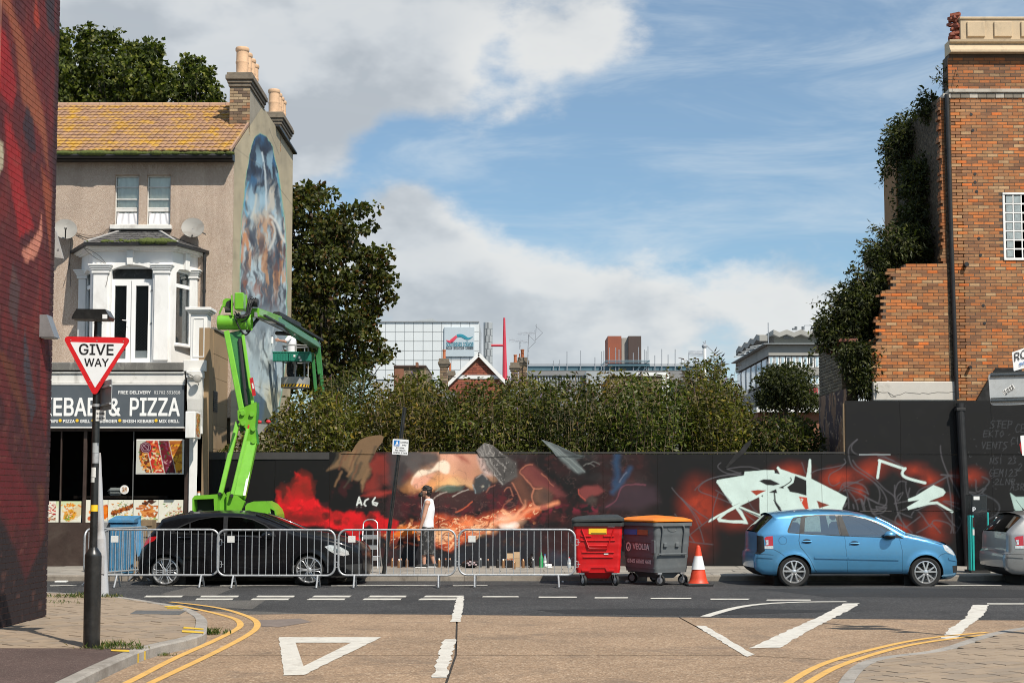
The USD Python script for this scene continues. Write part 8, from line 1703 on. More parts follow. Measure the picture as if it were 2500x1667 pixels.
MB().cyl(Lp(290,112,yh-.12),Lp(290,112,yh+.2),.085,18).cyl(Lp(262,150,yh-.1),Lp(300,150,yh-.1),.05,12).cyl(Lp(405,100,yh),Lp(470,104,yh),.095,16).build('slew_motor','hose',lift)
hs=MB()
for k in range(7):o=np.random.default_rng(k).normal(0,.035,3); hs.tube(spline([Lp(330,175,yh-.16)+o,Lp(350,195,yh-.22)+o,Lp(395,185,yh-.2)+o*.6,Lp(415,110,yh-.15)+o,Lp(440,80,yh-.05)+o],20),.016,6)
hs.tube(spline([Lp(322,185,yh-.18),Lp(345,250,yh-.2),Lp(385,305,yh-.1),Lp(420,280,yh+.1),Lp(450,240,yh+.3)],22),.018,6); hs.build('hoses','hose',lift,smooth=True,kind='stuff')
j0,j1,j2=yh+.1,yh+4.0,yh+8.6
A_,B_,C_=Lp(440,165,j0),Lp(590,215,j1),Lp(838,372,j2)
lb('jib','lift_green',[A_,B_],w=.20,h=.26,b=.02); lb('jib_inner','lift_green_dark',[B_-(B_-A_)*.2,C_],w=.18,h=.24,b=.02)
lb('jib_rail','lift_grey',[Lp(452,178,j0-.15),Lp(692,298,j1+2)],w=.11,h=.05,b=.008); lb('rail_shadow_plate','hose',[Lp(512,184,j0+.3),Lp(690,280,j1+2)],w=.05,h=.06,b=.008)
tr_=lb('cable_track','hose',[Lp(588,176,j1-.1),Lp(725,248,j1+2.4)],w=.14,h=.18,b=.02); lb('cable_cover','hose',[Lp(722,252,j1+2.4),Lp(880,343,j2+.1)],w=.08,h=.09,b=.02); lb('track_rail','lift_grey',[Lp(612,178,j1),Lp(740,252,j1+2.5)],w=.03,h=.02,b=0)
lb('jib_ram','hose',[Lp(400,285,j0),Lp(470,205,j0+.5)],w=.07,h=.07,b=.02); MB().cyl(Lp(590,296,j1+.5),Lp(690,300,j1+1.8),.05,10).build('jib_motor','hose',lift)
lb('jib_clamp','lift_green',[Lp(738,290,j2-2),Lp(752,330,j2-2)],w=.07,h=.2)
MB().bb(Lp(806,385,j2-.1),Lp(848,335,j2+.2),b=.02).build('jib_head','lift_green',lift)
for q in(((855,352),(886,690)),((818,420),(840,690)),((846,415),(862,560))):lb('cage_arm','lift_green_dark',[Lp(*q[0],j2+.1),Lp(*q[1],j2+.05)],w=.09,h=.09)
YC=j2-.1
cc0,cc1=Lp(618,610,YC),Lp(800,610,YC); cr=(cc1[0]-cc0[0])/2; cm=(cc0+cc1)/2; zt0,zt1=Lp(700,645,YC)[2],Lp(700,580,YC)[2]
MB().lathe([(0,0),(cr,0),(cr,zt1-zt0),(cr-.03,zt1-zt0),(cr-.03,.03),(0,.03)],(cm[0],YC,zt0),28).build('cage_tray','lift_grey',lift,smooth=35)
for k in range(11):
 t0,t1=-2.9+k*.25,-2.9+k*.25+.135; V=np.array([(cm[0]+(cr+.004)*math.cos(t+sh),YC+(cr+.004)*math.sin(t+sh),z)for z,sh in((zt0+.012,0),(zt0+.085,.09))for t in(t0,t1)]); MB().add(V,[(0,1,3),(0,3,2)]).build('hazard_stripe','hazard_yellow',lift); V2=V.copy()
MB().lathe([(cr+.0025,.01),(cr+.0025,.088)],(cm[0],YC,zt0),28).build('hazard_band','hose',lift)
zr_=Lp(700,380,YC)[2];
for a in(-2.6,-1.45,-.2,1.0,2.2):MB().cyl((cm[0]+cr*.93*math.cos(a),YC+cr*.93*math.sin(a),zt1-.1),(cm[0]+cr*.93*math.cos(a),YC+cr*.93*math.sin(a),zr_),.02,8).build('cage_post','lift_grey',lift)
t=np.linspace(0,2*math.pi,29)[:-1]
for z in(zr_,(zr_+zt1)/2):MB().tube([(cm[0]+cr*.93*math.cos(a),YC+cr*.93*math.sin(a),z)for a in t],.02,8,closed=True).build('cage_rail','lift_grey',lift,smooth=True)
for k,(u0,u1,dy,lab)in enumerate(((570,668,-.12,'left green plastic crate hooked on the lift cage rail'),(672,808,-.10,'right green plastic crate with paint splashes on the lift cage rail'))):
 p,q=Lp(u0,476,YC-cr+dy),Lp(u1,418,YC-cr+dy); t_=thing('plastic_crate',lab,'crate',tuple((p+q)/2)); b=MB(); zt2,zb2=q[2],p[2]
 for lo,hi in(((p[0],YC-cr+dy-.16,zb2),(q[0],YC-cr+dy-.145,zt2)),((p[0],YC-cr+dy+.12,zb2),(q[0],YC-cr+dy+.135,zt2)),((p[0],YC-cr+dy-.1445,zb2),(p[0]+.015,YC-cr+dy+.1195,zt2)),((q[0]-.015,YC-cr+dy-.1445,zb2),(q[0],YC-cr+dy+.1195,zt2)),((p[0]+.016,YC-cr+dy-.144,zb2),(q[0]-.016,YC-cr+dy+.119,zb2+.015))):b.bb(lo,hi)
 b.build('crate','crate_green',t_); MB().bb((p[0]-.012,YC-cr+dy-.175,zt2-.03),(q[0]+.012,YC-cr+dy-.161,zt2+.004),b=.004).build('rim','crate_green',t_)
 for x in np.linspace(p[0]+.05,q[0]-.05,5):MB().bb((x-.006,YC-cr+dy-.17,zb2+.01),(x+.006,YC-cr+dy-.161,zt2-.032)).build('rib','crate_green',t_)
 if k:
  for du,dv in((30,20),(62,30),(70,48)):s_=Lp(u0+du,420+dv,YC-cr+dy-.176); MB().box(s_,(.05,.004,.06),b=.001).build('paint_splash','decal_white',t_)
tr2=Lp(505,905,ye+.2); MB().prism([Lp(*q,ye+.3)[[0,2]]for q in((462,872),(535,878),(470,945))],(0,ye+.3,0),(1,0,0),(0,0,1),.02).build('rear_gusset','lift_grey',lift)
for u,v in((478,862),(535,860)):MB().ball(Lp(u,v,ye+.3),(.055,.04,.04),1).build('rear_lamp','decal_red',lift)
# ------------------------------------------------------------------ street furniture
mat('post_black',(.012,.012,.012),rough=.32,var=.25,scale=9,coat=.3,dirt=(.05,.045,.04),dirtamt=.35,dscale=9); mat('sign_red',(.56,.012,.016),rough=.4,var=.06,scale=8); mat('sign_face',(.72,.73,.74),rough=.4,var=.03,scale=6)
mat('sign_back',(.36,.38,.39),rough=.5,var=.08,scale=5,metal=.2,dirt=(.22,.21,.19),dirtamt=.4,dscale=8); mat('column_grey',(.40,.41,.43),rough=.6,var=.10,scale=4,dirt=(.25,.17,.10),dirtamt=.4,dscale=3,stretch=(1,1,.3)); mat('galvanised',(.46,.47,.48),rough=.42,var=.16,scale=25,metal=.55,dirt=(.30,.28,.26),dirtamt=.4,dscale=12)
mat('sign_blue',(.02,.16,.45),rough=.4); mat('paper',(.60,.60,.58),rough=.7,var=.1,scale=60)
zg1,zf3=ZM(120,740,360,1176),ZM(820,1050,1420)
B=gz(*D((210,1486)),ZP); YS2=B[1]
def wz(u,v,Y):return at(u,v,Y)
sp_=thing('give_way_sign','red triangular give way sign on a black post by the left corner','road sign',tuple(B))
zt1,zt2,zpt=wz(212,1357,YS2)[2],wz(212,1338,YS2)[2],wz(215,785,YS2)[2]
MB().lathe([(.086,ZP),(.086,zt1),(.08,zt1+.03),(.045,zt2),(.039,zt2+.01)],(B[0],B[1],0),28).build('base_post','post_black',sp_,smooth=40); MB().cyl((B[0],B[1],zt2),(B[0],B[1],zpt),.039,20).build('upper_post','post_black',sp_,smooth=40)
YT2=YS2-.06
def tri2(pts,y,d,m,n,rd):g=Polygon([wz(*p,y)[[0,2]]for p in pts]).buffer(-rd).buffer(rd,quad_segs=8); return MB().prism(g,(0,y+d,0),(1,0,0),(0,0,1),d).build(n,m,sp_)
tri2(zg1((158,396),(985,412),(542,1128)),YT2,.012,'sign_red','sign_plate',.035); tri2(zg1((252,465),(897,481),(549,1012)),YT2-.0015,.0014,'sign_face','sign_face',.004)
for tx,q,h in(('GIVE',((345,613),(772,621)),.110),('WAY',((416,752),(713,757)),.080)):p,r_=wz(*zg1(q[0]),YT2),wz(*zg1(q[1]),YT2); MB().text(tx,h,p+[0,-.0018,0],r_-p,(0,0,1),.0015,True,np.linalg.norm(r_-p)).build('lettering','ink',sp_)
for u,v in((258,440),(890,455),(487,932),(608,932),(572,450)):p=wz(*zg1((u,v)),YT2); MB().cyl(p,p+[0,-.004,0],.006,8).build('rivet','galvanised',sp_)
p=[wz(*zg1(q),YS2)for q in((315,205),(748,215),(765,180),(715,92),(375,87),(330,160))]; MB().prism([a[[0,2]]for a in p],(0,YS2+.07,0),(1,0,0),(0,0,1),.21).build('lamp_head','post_black',sp_); MB().cyl((B[0],B[1],p[0][2]-.03),(B[0],B[1],zpt-.02),.047,16).build('lamp_collar','post_black',sp_)
q=wz(*zg1((666,160)),YS2-.143); MB().box(q,(.05,.004,.045)).build('lamp_sticker','sign_face',sp_); MB().ball(wz(*zg1((541,92)),YS2),(.02,.02,.012),1).build('photocell','ink',sp_)
bp=thing('road_sign_back','plain grey sign plate turned away below the give way triangle','road sign',(B[0],B[1],wz(*zg1((600,1250)),YS2)[2]))
ex=unit([.36,-.62,0]); n_=np.array([-ex[1],ex[0],0]); c0=np.array([B[0]+.04,B[1]+.05,(wz(*zg1((560,935)),YS2)[2]+wz(*zg1((560,1290)),YS2)[2])/2]); hh=abs(wz(*zg1((560,935)),YS2)[2]-c0[2])
MB().prism(sbox(-.33,-hh,.42,hh).buffer(-.02).buffer(.02),c0,ex,(0,0,1),.006).build('plate','sign_back',bp)
for z in(hh-.07,-hh+.06):MB().bar(c0+ex*-.32+[0,0,z]-n_*.014,c0+ex*.41+[0,0,z]-n_*.014,.02,.022,b=.003).build('rail','sign_back',bp)
MB().cyl((B[0],B[1],c0[2]-hh+.045),(B[0],B[1],c0[2]-hh+.075),.042,16).build('clip','galvanised',bp)
nl=thing('no_loading_plate','small white no loading at any time plate on the black post','sign',tuple(wz(*zg1((615,1340)),YS2-.05))); p,q=wz(*zg1((557,1408)),YS2-.05),wz(*zg1((675,1278)),YS2-.05); MB().bb((p[0],p[1],p[2]),(q[0],p[1]+.006,q[2])).build('plate','plate_white',nl)
for tx,v in(('No loading',1330),('at any time',1385)):a=wz(*zg1((566,v)),YS2-.051); MB().text(tx,.024,a,(1,0,0),(0,0,1),.001,True,(q[0]-p[0])*.85).build('lettering','ink',nl)
def band(z0,z1,a0,a1,r,m,nm):t=np.linspace(a0,a1,9); V=np.array([(B[0]+r*math.sin(a),B[1]-r*math.cos(a),z)for z in(z0,z1)for a in t]); F=[(i,i+1,i+10)for i in range(8)]+[(i,i+10,i+9)for i in range(8)]; MB().add(V,F).build(nm,m,sp_,smooth=True)
for(va,vb,a0,a1,m)in((195,348,-.5,1.3,'sign_back'),(352,505,-.5,1.3,'galvanised'),(570,720,-1.2,.5,'paper'),(726,796,-1.2,.2,'paper'),(1142,1240,-1.4,1.3,'sign_yellow')):band(wz(*z7m((700,vb)),YS2)[2],wz(*z7m((700,va)),YS2)[2],a0,a1,.0405,m,'sticker')
lc=thing('lamp_column','grey tapered lamp column stub standing behind the give way post','lamp column',(-6.37,22.35,ZP)); p0=np.array([-6.37,22.35,ZP]); p1=wz(246,1315,22.35); p2=wz(240,1105,22.35)
MB().cone(p0,p1,.088,.08,20).cone(p1+[0,0,.0],p1+[0,0,.12],.08,.055,20).build('base','column_grey',lc,smooth=40); MB().cone(p1+[0,0,.11],p2,.055,.04,18).build('shaft','column_grey',lc,smooth=40); MB().box(p0+[.0,-.088,.5],(.08,.01,.3),b=.003).build('door','column_grey',lc)
YL2=28.75; a,c=gz(*zf3((455,1385)),ZP),wz(*zf3((603,225)),YL2); a=np.array([wz(*zf3((458,1380)),YL2)[0],YL2,ZP]); dr=unit(c-a); top=c+dr*.95
ls=thing('loading_sign','white loading only sign on a leaning black pole before the mural','road sign',tuple(a)); MB().cyl(a-dr*.05,top,.04,16).build('pole','post_black',ls,smooth=40)
e1=unit(np.cross([0,1,0],dr)); e1=e1 if e1[0]>0 else-e1; sc0=wz(*zf3((617,160)),YL2-.06); W_,H_=.32,.31; ex2,ey2=unit([.985,0,-.055]),unit([.12,0,.99]); ey2=unit(ey2-ex2*ey2.dot(ex2))
MB().prism(sbox(-W_/2,-H_/2,W_/2,H_/2).buffer(-.015).buffer(.015),sc0+[0,.006,0],ex2,ey2,.006).build('plate','sign_face',ls); o_=sc0+[0,-.0015,0]
MB().prism(sbox(-W_/2+.025,.015,-.02,H_/2-.025),o_+[0,.001,0],ex2,ey2,.002).build('blue_square','sign_blue',ls); MB().prism([(-.12,.03),(-.09,.06),(-.085,.1),(-.068,.12),(-.055,.09),(-.04,.035),(-.05,.03),(-.07,.06),(-.08,.03)],o_+[0,-.0012,0],ex2,ey2,.001).build('pictogram','sign_face',ls)
for tx,x,y,w in(('Loading',-.01,.085,.155),('only',.03,.03,.09),('20 mins',-.09,-.03,.17),('No return',-.105,-.08,.21),('within 2 hrs',-.14,-.13,.28)):MB().text(tx,.030,o_+ex2*x+ey2*y,ex2,ey2,.001,True,w).build('lettering','ink',ls)
YX=16.2; rp=thing('street_sign_pole','black pole just outside the right edge carrying the street signs','pole',(float(wz(2536,1100,YX)[0]),YX+.1,ZP)); MB().cyl((wz(2536,1100,YX)[0],YX+.1,ZP),(wz(2536,1100,YX)[0],YX+.1,3.9),.04,16).build('pole','post_black',rp); MB().cyl((wz(2536,1100,YX)[0],YX+.1,ZP),(wz(2536,1100,YX)[0],YX+.1,ZP+1.1),.084,20).build('base','post_black',rp)
def plate(nm,lab,pts,Y,m,th=.006,rnd=.03):t=thing(nm,lab,'sign',tuple(wz(*pts[0],Y))); MB().prism(Polygon([wz(*p,Y)[[0,2]]for p in pts]).buffer(-rnd).buffer(rnd,quad_segs=6),(0,Y+th,0),(1,0,0),(0,0,1),th).build('plate',m,t); return t
t=plate('road_sign_back','back of a pale grey road sign with a scrawled sticker, right edge',zk((1462,888),(1720,872),(1960,866),(1975,1098),(1478,1110)),YX,'sign_back',rnd=.04)
for va,vb in((905,897),(1083,1075)):p,q=wz(*zk((1480,va)),YX-.012),wz(*zk((1955,va-14)),YX-.012); MB().bar(p,q,.022,.022,b=.003).bar(p+[0,0,.035],q+[0,0,.035],.010,.01).build('rail','post_black',t)
st_=MB().prism([wz(*zk(q),YX)[[0,2]]for q in((1558,1012),(1630,962),(1648,990),(1576,1040))],(0,YX-.0005,0),(1,0,0),(0,0,1),.002).build('sticker','plate_white',t); p,q=wz(*zk((1574,1026)),YX-.003),wz(*zk((1638,984)),YX-.003); sc_=MB(); r=np.random.default_rng(2)
e_=unit(q-p); up_=np.array([-e_[2],0,e_[0]])
for k in range(13):o=p+(q-p)*(k/13+.03); sc_.bar(o+up_*r.uniform(-.03,-.01),o+e_*r.uniform(-.01,.02)+up_*r.uniform(.02,.04),.006,.002)
sc_.bar(p-up_*.012,q-up_*.01,.005,.002).bar(p+up_*.015,q+up_*.02,.005,.002).build('scrawl','ink',st_,kind='stuff')
t=plate('street_name_plate','white street name plate with black ROYAL lettering, cut by the right edge',zk((1627,742),(1711,712),(2060,600),(2068,748),(1640,872)),YX+.02,'sign_face',rnd=.008)
p,q=wz(*zk((1640,806)),YX+.012),wz(*zk((1730,776)),YX+.012); MB().text('ROYAL',.095,p,q-p,(0,0,1),.002,False,.40).build('lettering','ink',t); p=wz(*zk((1676,838)),YX+.012); MB().text('SOUTH',.034,p,q-wz(*zk((1640,806)),YX+.012),(0,0,1),.002,True,.22).build('lettering','sign_blue',t)
t=plate('parking_plate','white parking plate with a red corner at the right picture edge',[(2491,1063),(2560,1060),(2560,1110),(2496,1112)],YX,'sign_face',rnd=.01); MB().prism([wz(*q,YX)[[0,2]]for q in((2490,1085),(2496,1066),(2500,1112),(2494,1106))],(0,YX+.012,0),(1,0,0),(0,0,1),.005).build('red_edge','sign_red',t)
mat('charger_black',(.010,.011,.012),rough=.3,var=.2,coat=.3); mat('teal',(.02,.36,.33),rough=.4,var=.08)
YC2=29.0; x0,x1=wz(2371,1300,YC2)[0],wz(2413,1300,YC2)[0]; zt=wz(2390,1207,YC2)[2]; ch=thing('charging_post','black charging post with teal side strips right of the blue car','charging post',((x0+x1)/2,YC2+.2,ZP))
MB().bb((x0+.02,YC2,ZP),(x1-.01,YC2+.4,zt),b=.02).build('body','charger_black',ch); MB().bb((x0-.02,YC2+.01,ZP+.03),(x0+.019,YC2+.16,zt-.42),b=.008).bb((x0+.021,YC2-.006,ZP+.03),(x0+.06,YC2-.0005,zt-.42)).build('side_strip','teal',ch); MB().bb((x1-.009,YC2+.03,ZP+.03),(x1+.03,YC2+.37,zt-.36),b=.008).build('side_strip','teal',ch)
MB().bb((x0-.02,YC2-.02,ZP-.002),(x1+.02,YC2+.42,ZP+.05)).build('plinth','black_plastic',ch); MB().box(((x0+x1)/2-.05,YC2-.002,zt-.07),(.12,.004,.07)).build('sticker','plate_white',ch); MB().text('P',.085,(x0+.03,YC2-.0005,zt-.34),(1,0,0),(0,0,1),.002,True).build('letter','sign_face',ch); MB().bb((x0+.03,YC2-.009,zt-.66),(x0+.065,YC2-.0065,zt-.46)).build('screen','lamp_smoke',ch); MB().bb((x0+.03,YC2-.009,zt-.82),(x0+.065,YC2-.0065,zt-.70)).build('label','paper',ch)
MB().tube(spline([((x0+x1)/2+.06,YC2-.01,0.62),((x0+x1)/2+.07,YC2-.04,.56),((x0+x1)/2+.02,YC2-.03,.55)],8),.012,6).build('hook','galvanised',ch)
YC3=31.15; x0,x1=wz(2414,1300,YC3)[0],wz(2530,1300,YC3)[0]; zt=wz(2440,1286,YC3)[2]; cb2=thing('utility_cabinet','low black painted cabinet behind the charging post against the hoarding','cabinet',((x0+x1)/2,YC3+.2,ZP)); MB().bb((x0,YC3,ZP),(x1,YC3+.4,zt-.03),b=.01).build('body','charger_black',cb2); MB().bb((x0-.02,YC3-.02,zt-.0295),(x1+.02,YC3+.42,zt),b=.008).build('lid','black_plastic',cb2); MB().bb((x0+.02,YC3-.004,zt-.1),(x0+.42,YC3-.0005,zt-.05)).build('sticker','paper',cb2)
for k in range(6):MB().bb((x0+.25+(k%3)*.13,YC3-.006,.45-(k//3)*.06),(x0+.35+(k%3)*.13,YC3-.0005,.465-(k//3)*.06)).build('vent_slot','ink',cb2)
BL,BH=2.13,1.05
def barrier_mesh(t):
 r_=.15; z0,z1=.225,BH; x0,x1=-BL/2,BL/2; P=[]
 for cx_,cz_,a0 in((x1-r_,z1-r_,0),(x0+r_,z1-r_,90),(x0+r_,z0+r_,180),(x1-r_,z0+r_,270)):P+=[(cx_+r_*math.cos(math.radians(a0+q)),0,cz_+r_*math.sin(math.radians(a0+q)))for q in np.linspace(0,90,8)]
 Q=[];
 for i in range(len(P)):a_,b_=np.array(P[i]),np.array(P[(i+1)%len(P)]); n=max(int(np.linalg.norm(b_-a_)/.12),1); Q+=[a_+(b_-a_)*k/n for k in range(n)]
 def pl(mb,n,m='galvanised',s=40):p=numbered(t,n); put(p,*mb.arr(),m,smooth=s,world=False)
 pl(MB().tube(Q,.0195,10,closed=True),'frame'); N_=16; rb=np.random.default_rng(4)
 for k in range(N_):x=x0+BL*(k+1)/(N_+1); e=.05 if k in(0,N_-1)else 0; pl(MB().tube([(x,0,z0+e),(x+rb.normal(0,.003),rb.normal(0,.004),.6),(x,0,z1-e)],.0072,6,col=None),'bar')
 for x in(x0+.30,x1-.30):
  pl(MB().tube([(x,-.24,.012),(x-.01,0,z0+.0)],.017,8).tube([(x,.24,.012),(x+.01,0,z0)],.017,8).cyl((x,-.11,.12),(x,.11,.12),.008,6),'foot')
 pl(MB().box((x0+.24,-.016,z1-.17),(.135,.006,.12),b=.002),'tag','paper',False)
 for z in(.42,.82):pl(MB().tube([(x1+.015,0,z+.05),(x1+.055,0,z+.05),(x1+.055,0,z-.05),(x1+.015,0,z-.05)],.008,6).bar((x1+.04,0,z),(x1+.09,0,z),.02,.012),'hook')
bars_=[]
for k,(u0,u1,Y,dy,lab)in enumerate(((262,521,26.15,.10,'steel crowd barrier before the tail of the black car'),(532,818,26.0,.0,'steel crowd barrier before the bonnet of the black car'),(829,1110,26.1,.05,'steel crowd barrier before the stepladder and the man in the white vest'),(1121,1403,26.2,-.05,'steel crowd barrier next to the red bin'),(262,340,27.1,0,'steel crowd barrier turned end on beside the blue cabinet'))):
 x0,x1=wz(u0,1300,Y)[0],wz(u1,1300,Y)[0]; loc_=((x0+x1)/2,Y,0.0); rz=dy/2*.5
 if k==4:rz=math.radians(72); loc_=(wz(288,1300,27.3)[0],27.3,0)
 if not bars_:t=thing('crowd_barrier',lab,'barrier',loc_,rz,group='steel crowd barriers along the parked cars'); barrier_mesh(t); bars_.append(t)
 else:copy_of(bars_[0],loc_,rz,lab)
mat('bin_red',(.55,.008,.010),rough=.38,var=.08,scale=4,dirt=(.35,.02,.02),dirtamt=.4,dscale=5); mat('bin_grey',(.105,.115,.12),rough=.5,var=.10,scale=4,dirt=(.17,.17,.165),dirtamt=.35,dscale=6); mat('lid_orange',(.72,.20,.012),rough=.4,var=.08,scale=5,dirt=(.5,.1,.01),dirtamt=.4); mat('lid_black',(.03,.034,.032),rough=.5,var=.2,dirt=(.07,.07,.065),dirtamt=.4); mat('rubber',(.014,.014,.014),rough=.7,var=.2)
def rr(w,d,r_,n=5):return np.array([(sx*(w/2-r_)+r_*math.cos(math.radians(a)),sy*(d/2-r_)+r_*math.sin(math.radians(a)))for sx,sy,a0 in((1,1,0),(-1,1,90),(-1,-1,180),(1,-1,270))for a in np.linspace(a0,a0+90,n)])
def loft(secs,cap=True):
 n=len(secs[0][1]); V=np.vstack([np.c_[p,np.full(n,z)]if np.ndim(z)==0 else np.c_[p,z]for z,p in secs]); F=[]; m=len(secs); i,j=np.meshgrid(np.arange(m-1),np.arange(n),indexing='ij'); j2=(j+1)%n
 F=[np.concatenate([np.stack([i*n+j,i*n+j2,(i+1)*n+j2],-1).reshape(-1,3),np.stack([i*n+j,(i+1)*n+j2,(i+1)*n+j],-1).reshape(-1,3)])]
 if cap:k=np.arange(1,n-1); F+=[np.stack([0*k,k+1,k],1),np.stack([0*k,k,k+1],1)+(m-1)*n]
 return V,np.vstack(F)
def bin_(label,loc_,rz,w,d,body,lid,col_,kind):
 t=thing('wheelie_bin',label,'bin',loc_,rz); pl=lambda mb,n,m,s=35,par=None:put(numbered(par or t,n),*mb.arr(),m,smooth=s,world=False)
 S=[]; H0,H1=.24,1.17
 for k in range(23):
  f=k/22; z=H0+(H1-H0)*f; g=.88+.12*f; rib=.012 if(k%5==2 and 2<=k<=20)else 0; S.append((z,rr(w*g+rib,d*g+rib,.07)))
 pl(MB().add(*loft(S)),'body',body); pl(MB().add(*loft([(.13,rr(w*.45,d*.6,.05)),(.241,rr(w*.62,d*.78,.05))])),'sump',body)
 pl(MB().add(*loft([(H1-.07,rr(w+.03,d+.03,.07)),(H1-.065,rr(w+.055,d+.055,.08)),(H1-.005,rr(w+.055,d+.055,.08)),(H1,rr(w+.02,d+.02,.07))])),'rim',lid if kind=='red' else body)
 L_=[]
 for f,zz in((1.05,.0),(1.07,.012),(1.07,.045),(1.03,.07),(.85,.095),(.4,.11),(.02,.112)):
  p=rr(w*f,d*f,.08*min(f,1)); tilt=.045*(p[:,0]/w+.5)if kind=='red' else .05*(1-np.abs(p[:,0])/w*1.5); L_.append((H1+zz*(1 if kind=='red' else .7)+tilt*(.5 if f>1 else 1.0),p))
 pl(MB().add(*loft(L_)),'lid',lid)
 for sx in(-1,1):
  for sy in(-1,1):
   x,y=sx*(w/2-.16),sy*(d/2-.12); wh=MB().lathe([(.06,-.022),(.092,-.024),(.10,-.012),(.10,.012),(.092,.024),(.06,.022)],(x+.03,y,.10),20,(math.cos(.5),math.sin(.5),0)); p=pl(wh,'caster','rubber'); pl(MB().lathe([(0,-.025),(.06,-.02),(.06,.02),(0,.025)],(x+.03,y,.10),16,(math.cos(.5),math.sin(.5),0)),'caster_hub','galvanised',35,p); pl(MB().bb((x-.05,y-.045,.205),(x+.05,y+.045,.245),b=.01).bar((x+.03-.02,y-.033,.10),(x,y-.033,.22),.03,.006).bar((x+.03-.02,y+.033,.10),(x,y+.033,.22),.03,.006),'caster_fork','galvanised',35,p)
 fy=-d/2-.004
 def yo(z):return-(d/2)*(.88+.12*(z-H0)/(H1-H0))-.006
 if kind=='red':
  pl(MB().tube([(-.30,yo(1.05)-.01,1.05),(-.17,yo(.70)-.025,.70),(.17,yo(.70)-.025,.70),(.30,yo(1.05)-.01,1.05)],.012,8),'handle',body); pl(MB().tube([(-.17,yo(.76)-.02,.745),(.17,yo(.76)-.02,.745)],.011,8),'handle_bar',body)
  for z,a_,b_ in((.92,-.32,-.12),(.92,.10,.30),(.84,-.32,.32),(.62,-.30,.30),(.53,-.28,.28)):pl(MB().bb((a_,yo(z)-.012,z-.012),(b_,yo(z)+.02,z+.012),b=.006),'rib',body)
  pl(MB().prism([(-.30,.30),(-.30,.27),(-.16,.27),(-.13,.33),(.13,.33),(.16,.27),(.30,.27),(.30,.31),(.20,.31),(.165,.37),(-.165,.37),(-.20,.31)],(0,yo(.32)+.008,0),(1,0,0),(0,0,1),.02),'foot_panel',body,False)
  pl(MB().bb((-.17,yo(1.0)-.004,.96),(.16,yo(1.0)+.012,1.06)),'yellow_label','sign_yellow',False); pl(MB().bb((-.13,yo(1.0)-.006,.966),(.155,yo(1.0)-.0045,.978)),'label_print','ink',False); pl(MB().bb((.18,yo(1.12)-.008,1.09),(.31,yo(1.12)+.01,1.13)),'white_label','plate_white',False); pl(MB().bb((.11,yo(.58)-.004,.575),(.19,yo(.58)+.01,.60)),'scuffed_label','paper',False)
  for z in(.85,.45):pl(MB().tube([(-w/2*.97,-.32,z+.06),(-w/2-.04,-.34,z+.05),(-w/2-.04,-.34,z-.05),(-w/2*.95,-.32,z-.06)],.009,6),'side_hook','galvanised')
 else:
  for x in(-.26,.22):pl(MB().tube(spline([(x-.06,yo(1.13),1.12),(x,yo(1.1)-.02,1.09),(x,yo(.8)-.02,.80),(x,yo(.62)-.015,.60)],14),.016,8),'side_bar',body)
  pl(MB().bar((-.33,yo(.59)-.035,.585),(.29,yo(.59)-.035,.585),.03,.03,b=.008),'cross_bar',body)
  for x in(-.17,.09):pl(MB().box((x,yo(.75)-.015,.755),(.08,.03,.09),b=.012),'lock_block',body)
  tt=np.linspace(0,6.283,25)[:-1]; pl(MB().tube([(-.02+.10*math.cos(a_),yo(1.06)-.001,1.06+.055*math.sin(a_))for a_ in tt],.004,5,closed=True),'embossed_ring',body)
  def xo(z):return-(w/2)*(.88+.12*(z-H0)/(H1-H0))-.008
  E=lambda y,z:np.array([xo(z),y,z]); ex_,ez_=(0,-1,0),(0,0,1)
  def tx(s_,h,y0,y1,z):mb=MB().text(s_,h,E(y0,z),ex_,ez_,.003,True,y0-y1); pl(mb,'lettering','plate_white',False)
  tx('VEOLIA',.105,.20,-.38,.66); tx('0345 6060 460',.07,.42,-.42,.40)
  pl(MB().lathe([(.055,0),(.085,0),(.085,.006),(.055,.006),(.055,0)],E(.345,.70),28,(-1,0,0)),'logo_ring','plate_white',False); pl(MB().lathe([(0,0),(.022,0),(.022,.006),(0,.006)],E(.345,.68),16,(-1,0,0)),'logo_drop','plate_white',False)
  pl(MB().bb((xo(.98)-.004,.02,.93),(xo(.98)+.012,.47,1.03)),'blue_label','sign_blue',False); pl(MB().bb((xo(.98)-.005,-.36,.935),(xo(.98)+.012,.0,1.03)),'orange_label','terracotta',False); tx('Confidential',.035,.28,.06,.97)
  for z,q in((.80,.62),(.52,.6),(.32,.58)):pl(MB().bb((xo(z)-.004,-d*.42,z-.006),(xo(z)+.02,d*.42,z+.006)),'rib',body)
  for a_,b_ in((.46,.58),(-.58,-.46)):pl(MB().bb((xo(.7)-.012,a_,.60),(xo(.7)+.02,b_,.84),b=.006),'side_pocket',body)
 return t
bin_('red wheelie bin with black lid and yellow label',(float(wz(1459,1300,27.1)[0]),27.15,0),math.radians(-2.5),.92,1.15,'bin_red','lid_black',None,'red')
bin_('dark grey wheelie bin with an orange lid and white lettering',(float(wz(1601,1300,27.2)[0]),27.22,0),math.radians(27),.82,1.22,'bin_grey','lid_orange',None,'grey')
mat('cone_red',(.62,.055,.018),rough=.5,var=.08,scale=8,dirt=(.35,.04,.02),dirtamt=.4,dscale=9)
zc4=ZM(1380,1220,1760); Yc=26.7; cx_=float(wz(*zc4((2012,1250)),Yc)[0]); cn=thing('traffic_cone','orange and white traffic cone between the grey bin and the blue car','traffic cone',(cx_,Yc,0))
put(numbered(cn,'base'),*MB().box((0,0,.025),(.48,.48,.05),b=.015,rz=.06).arr(),'rubber',world=False); prof=lambda z:.165-(z-.05)*.185 if z<.2 else .137-(z-.2)*.185
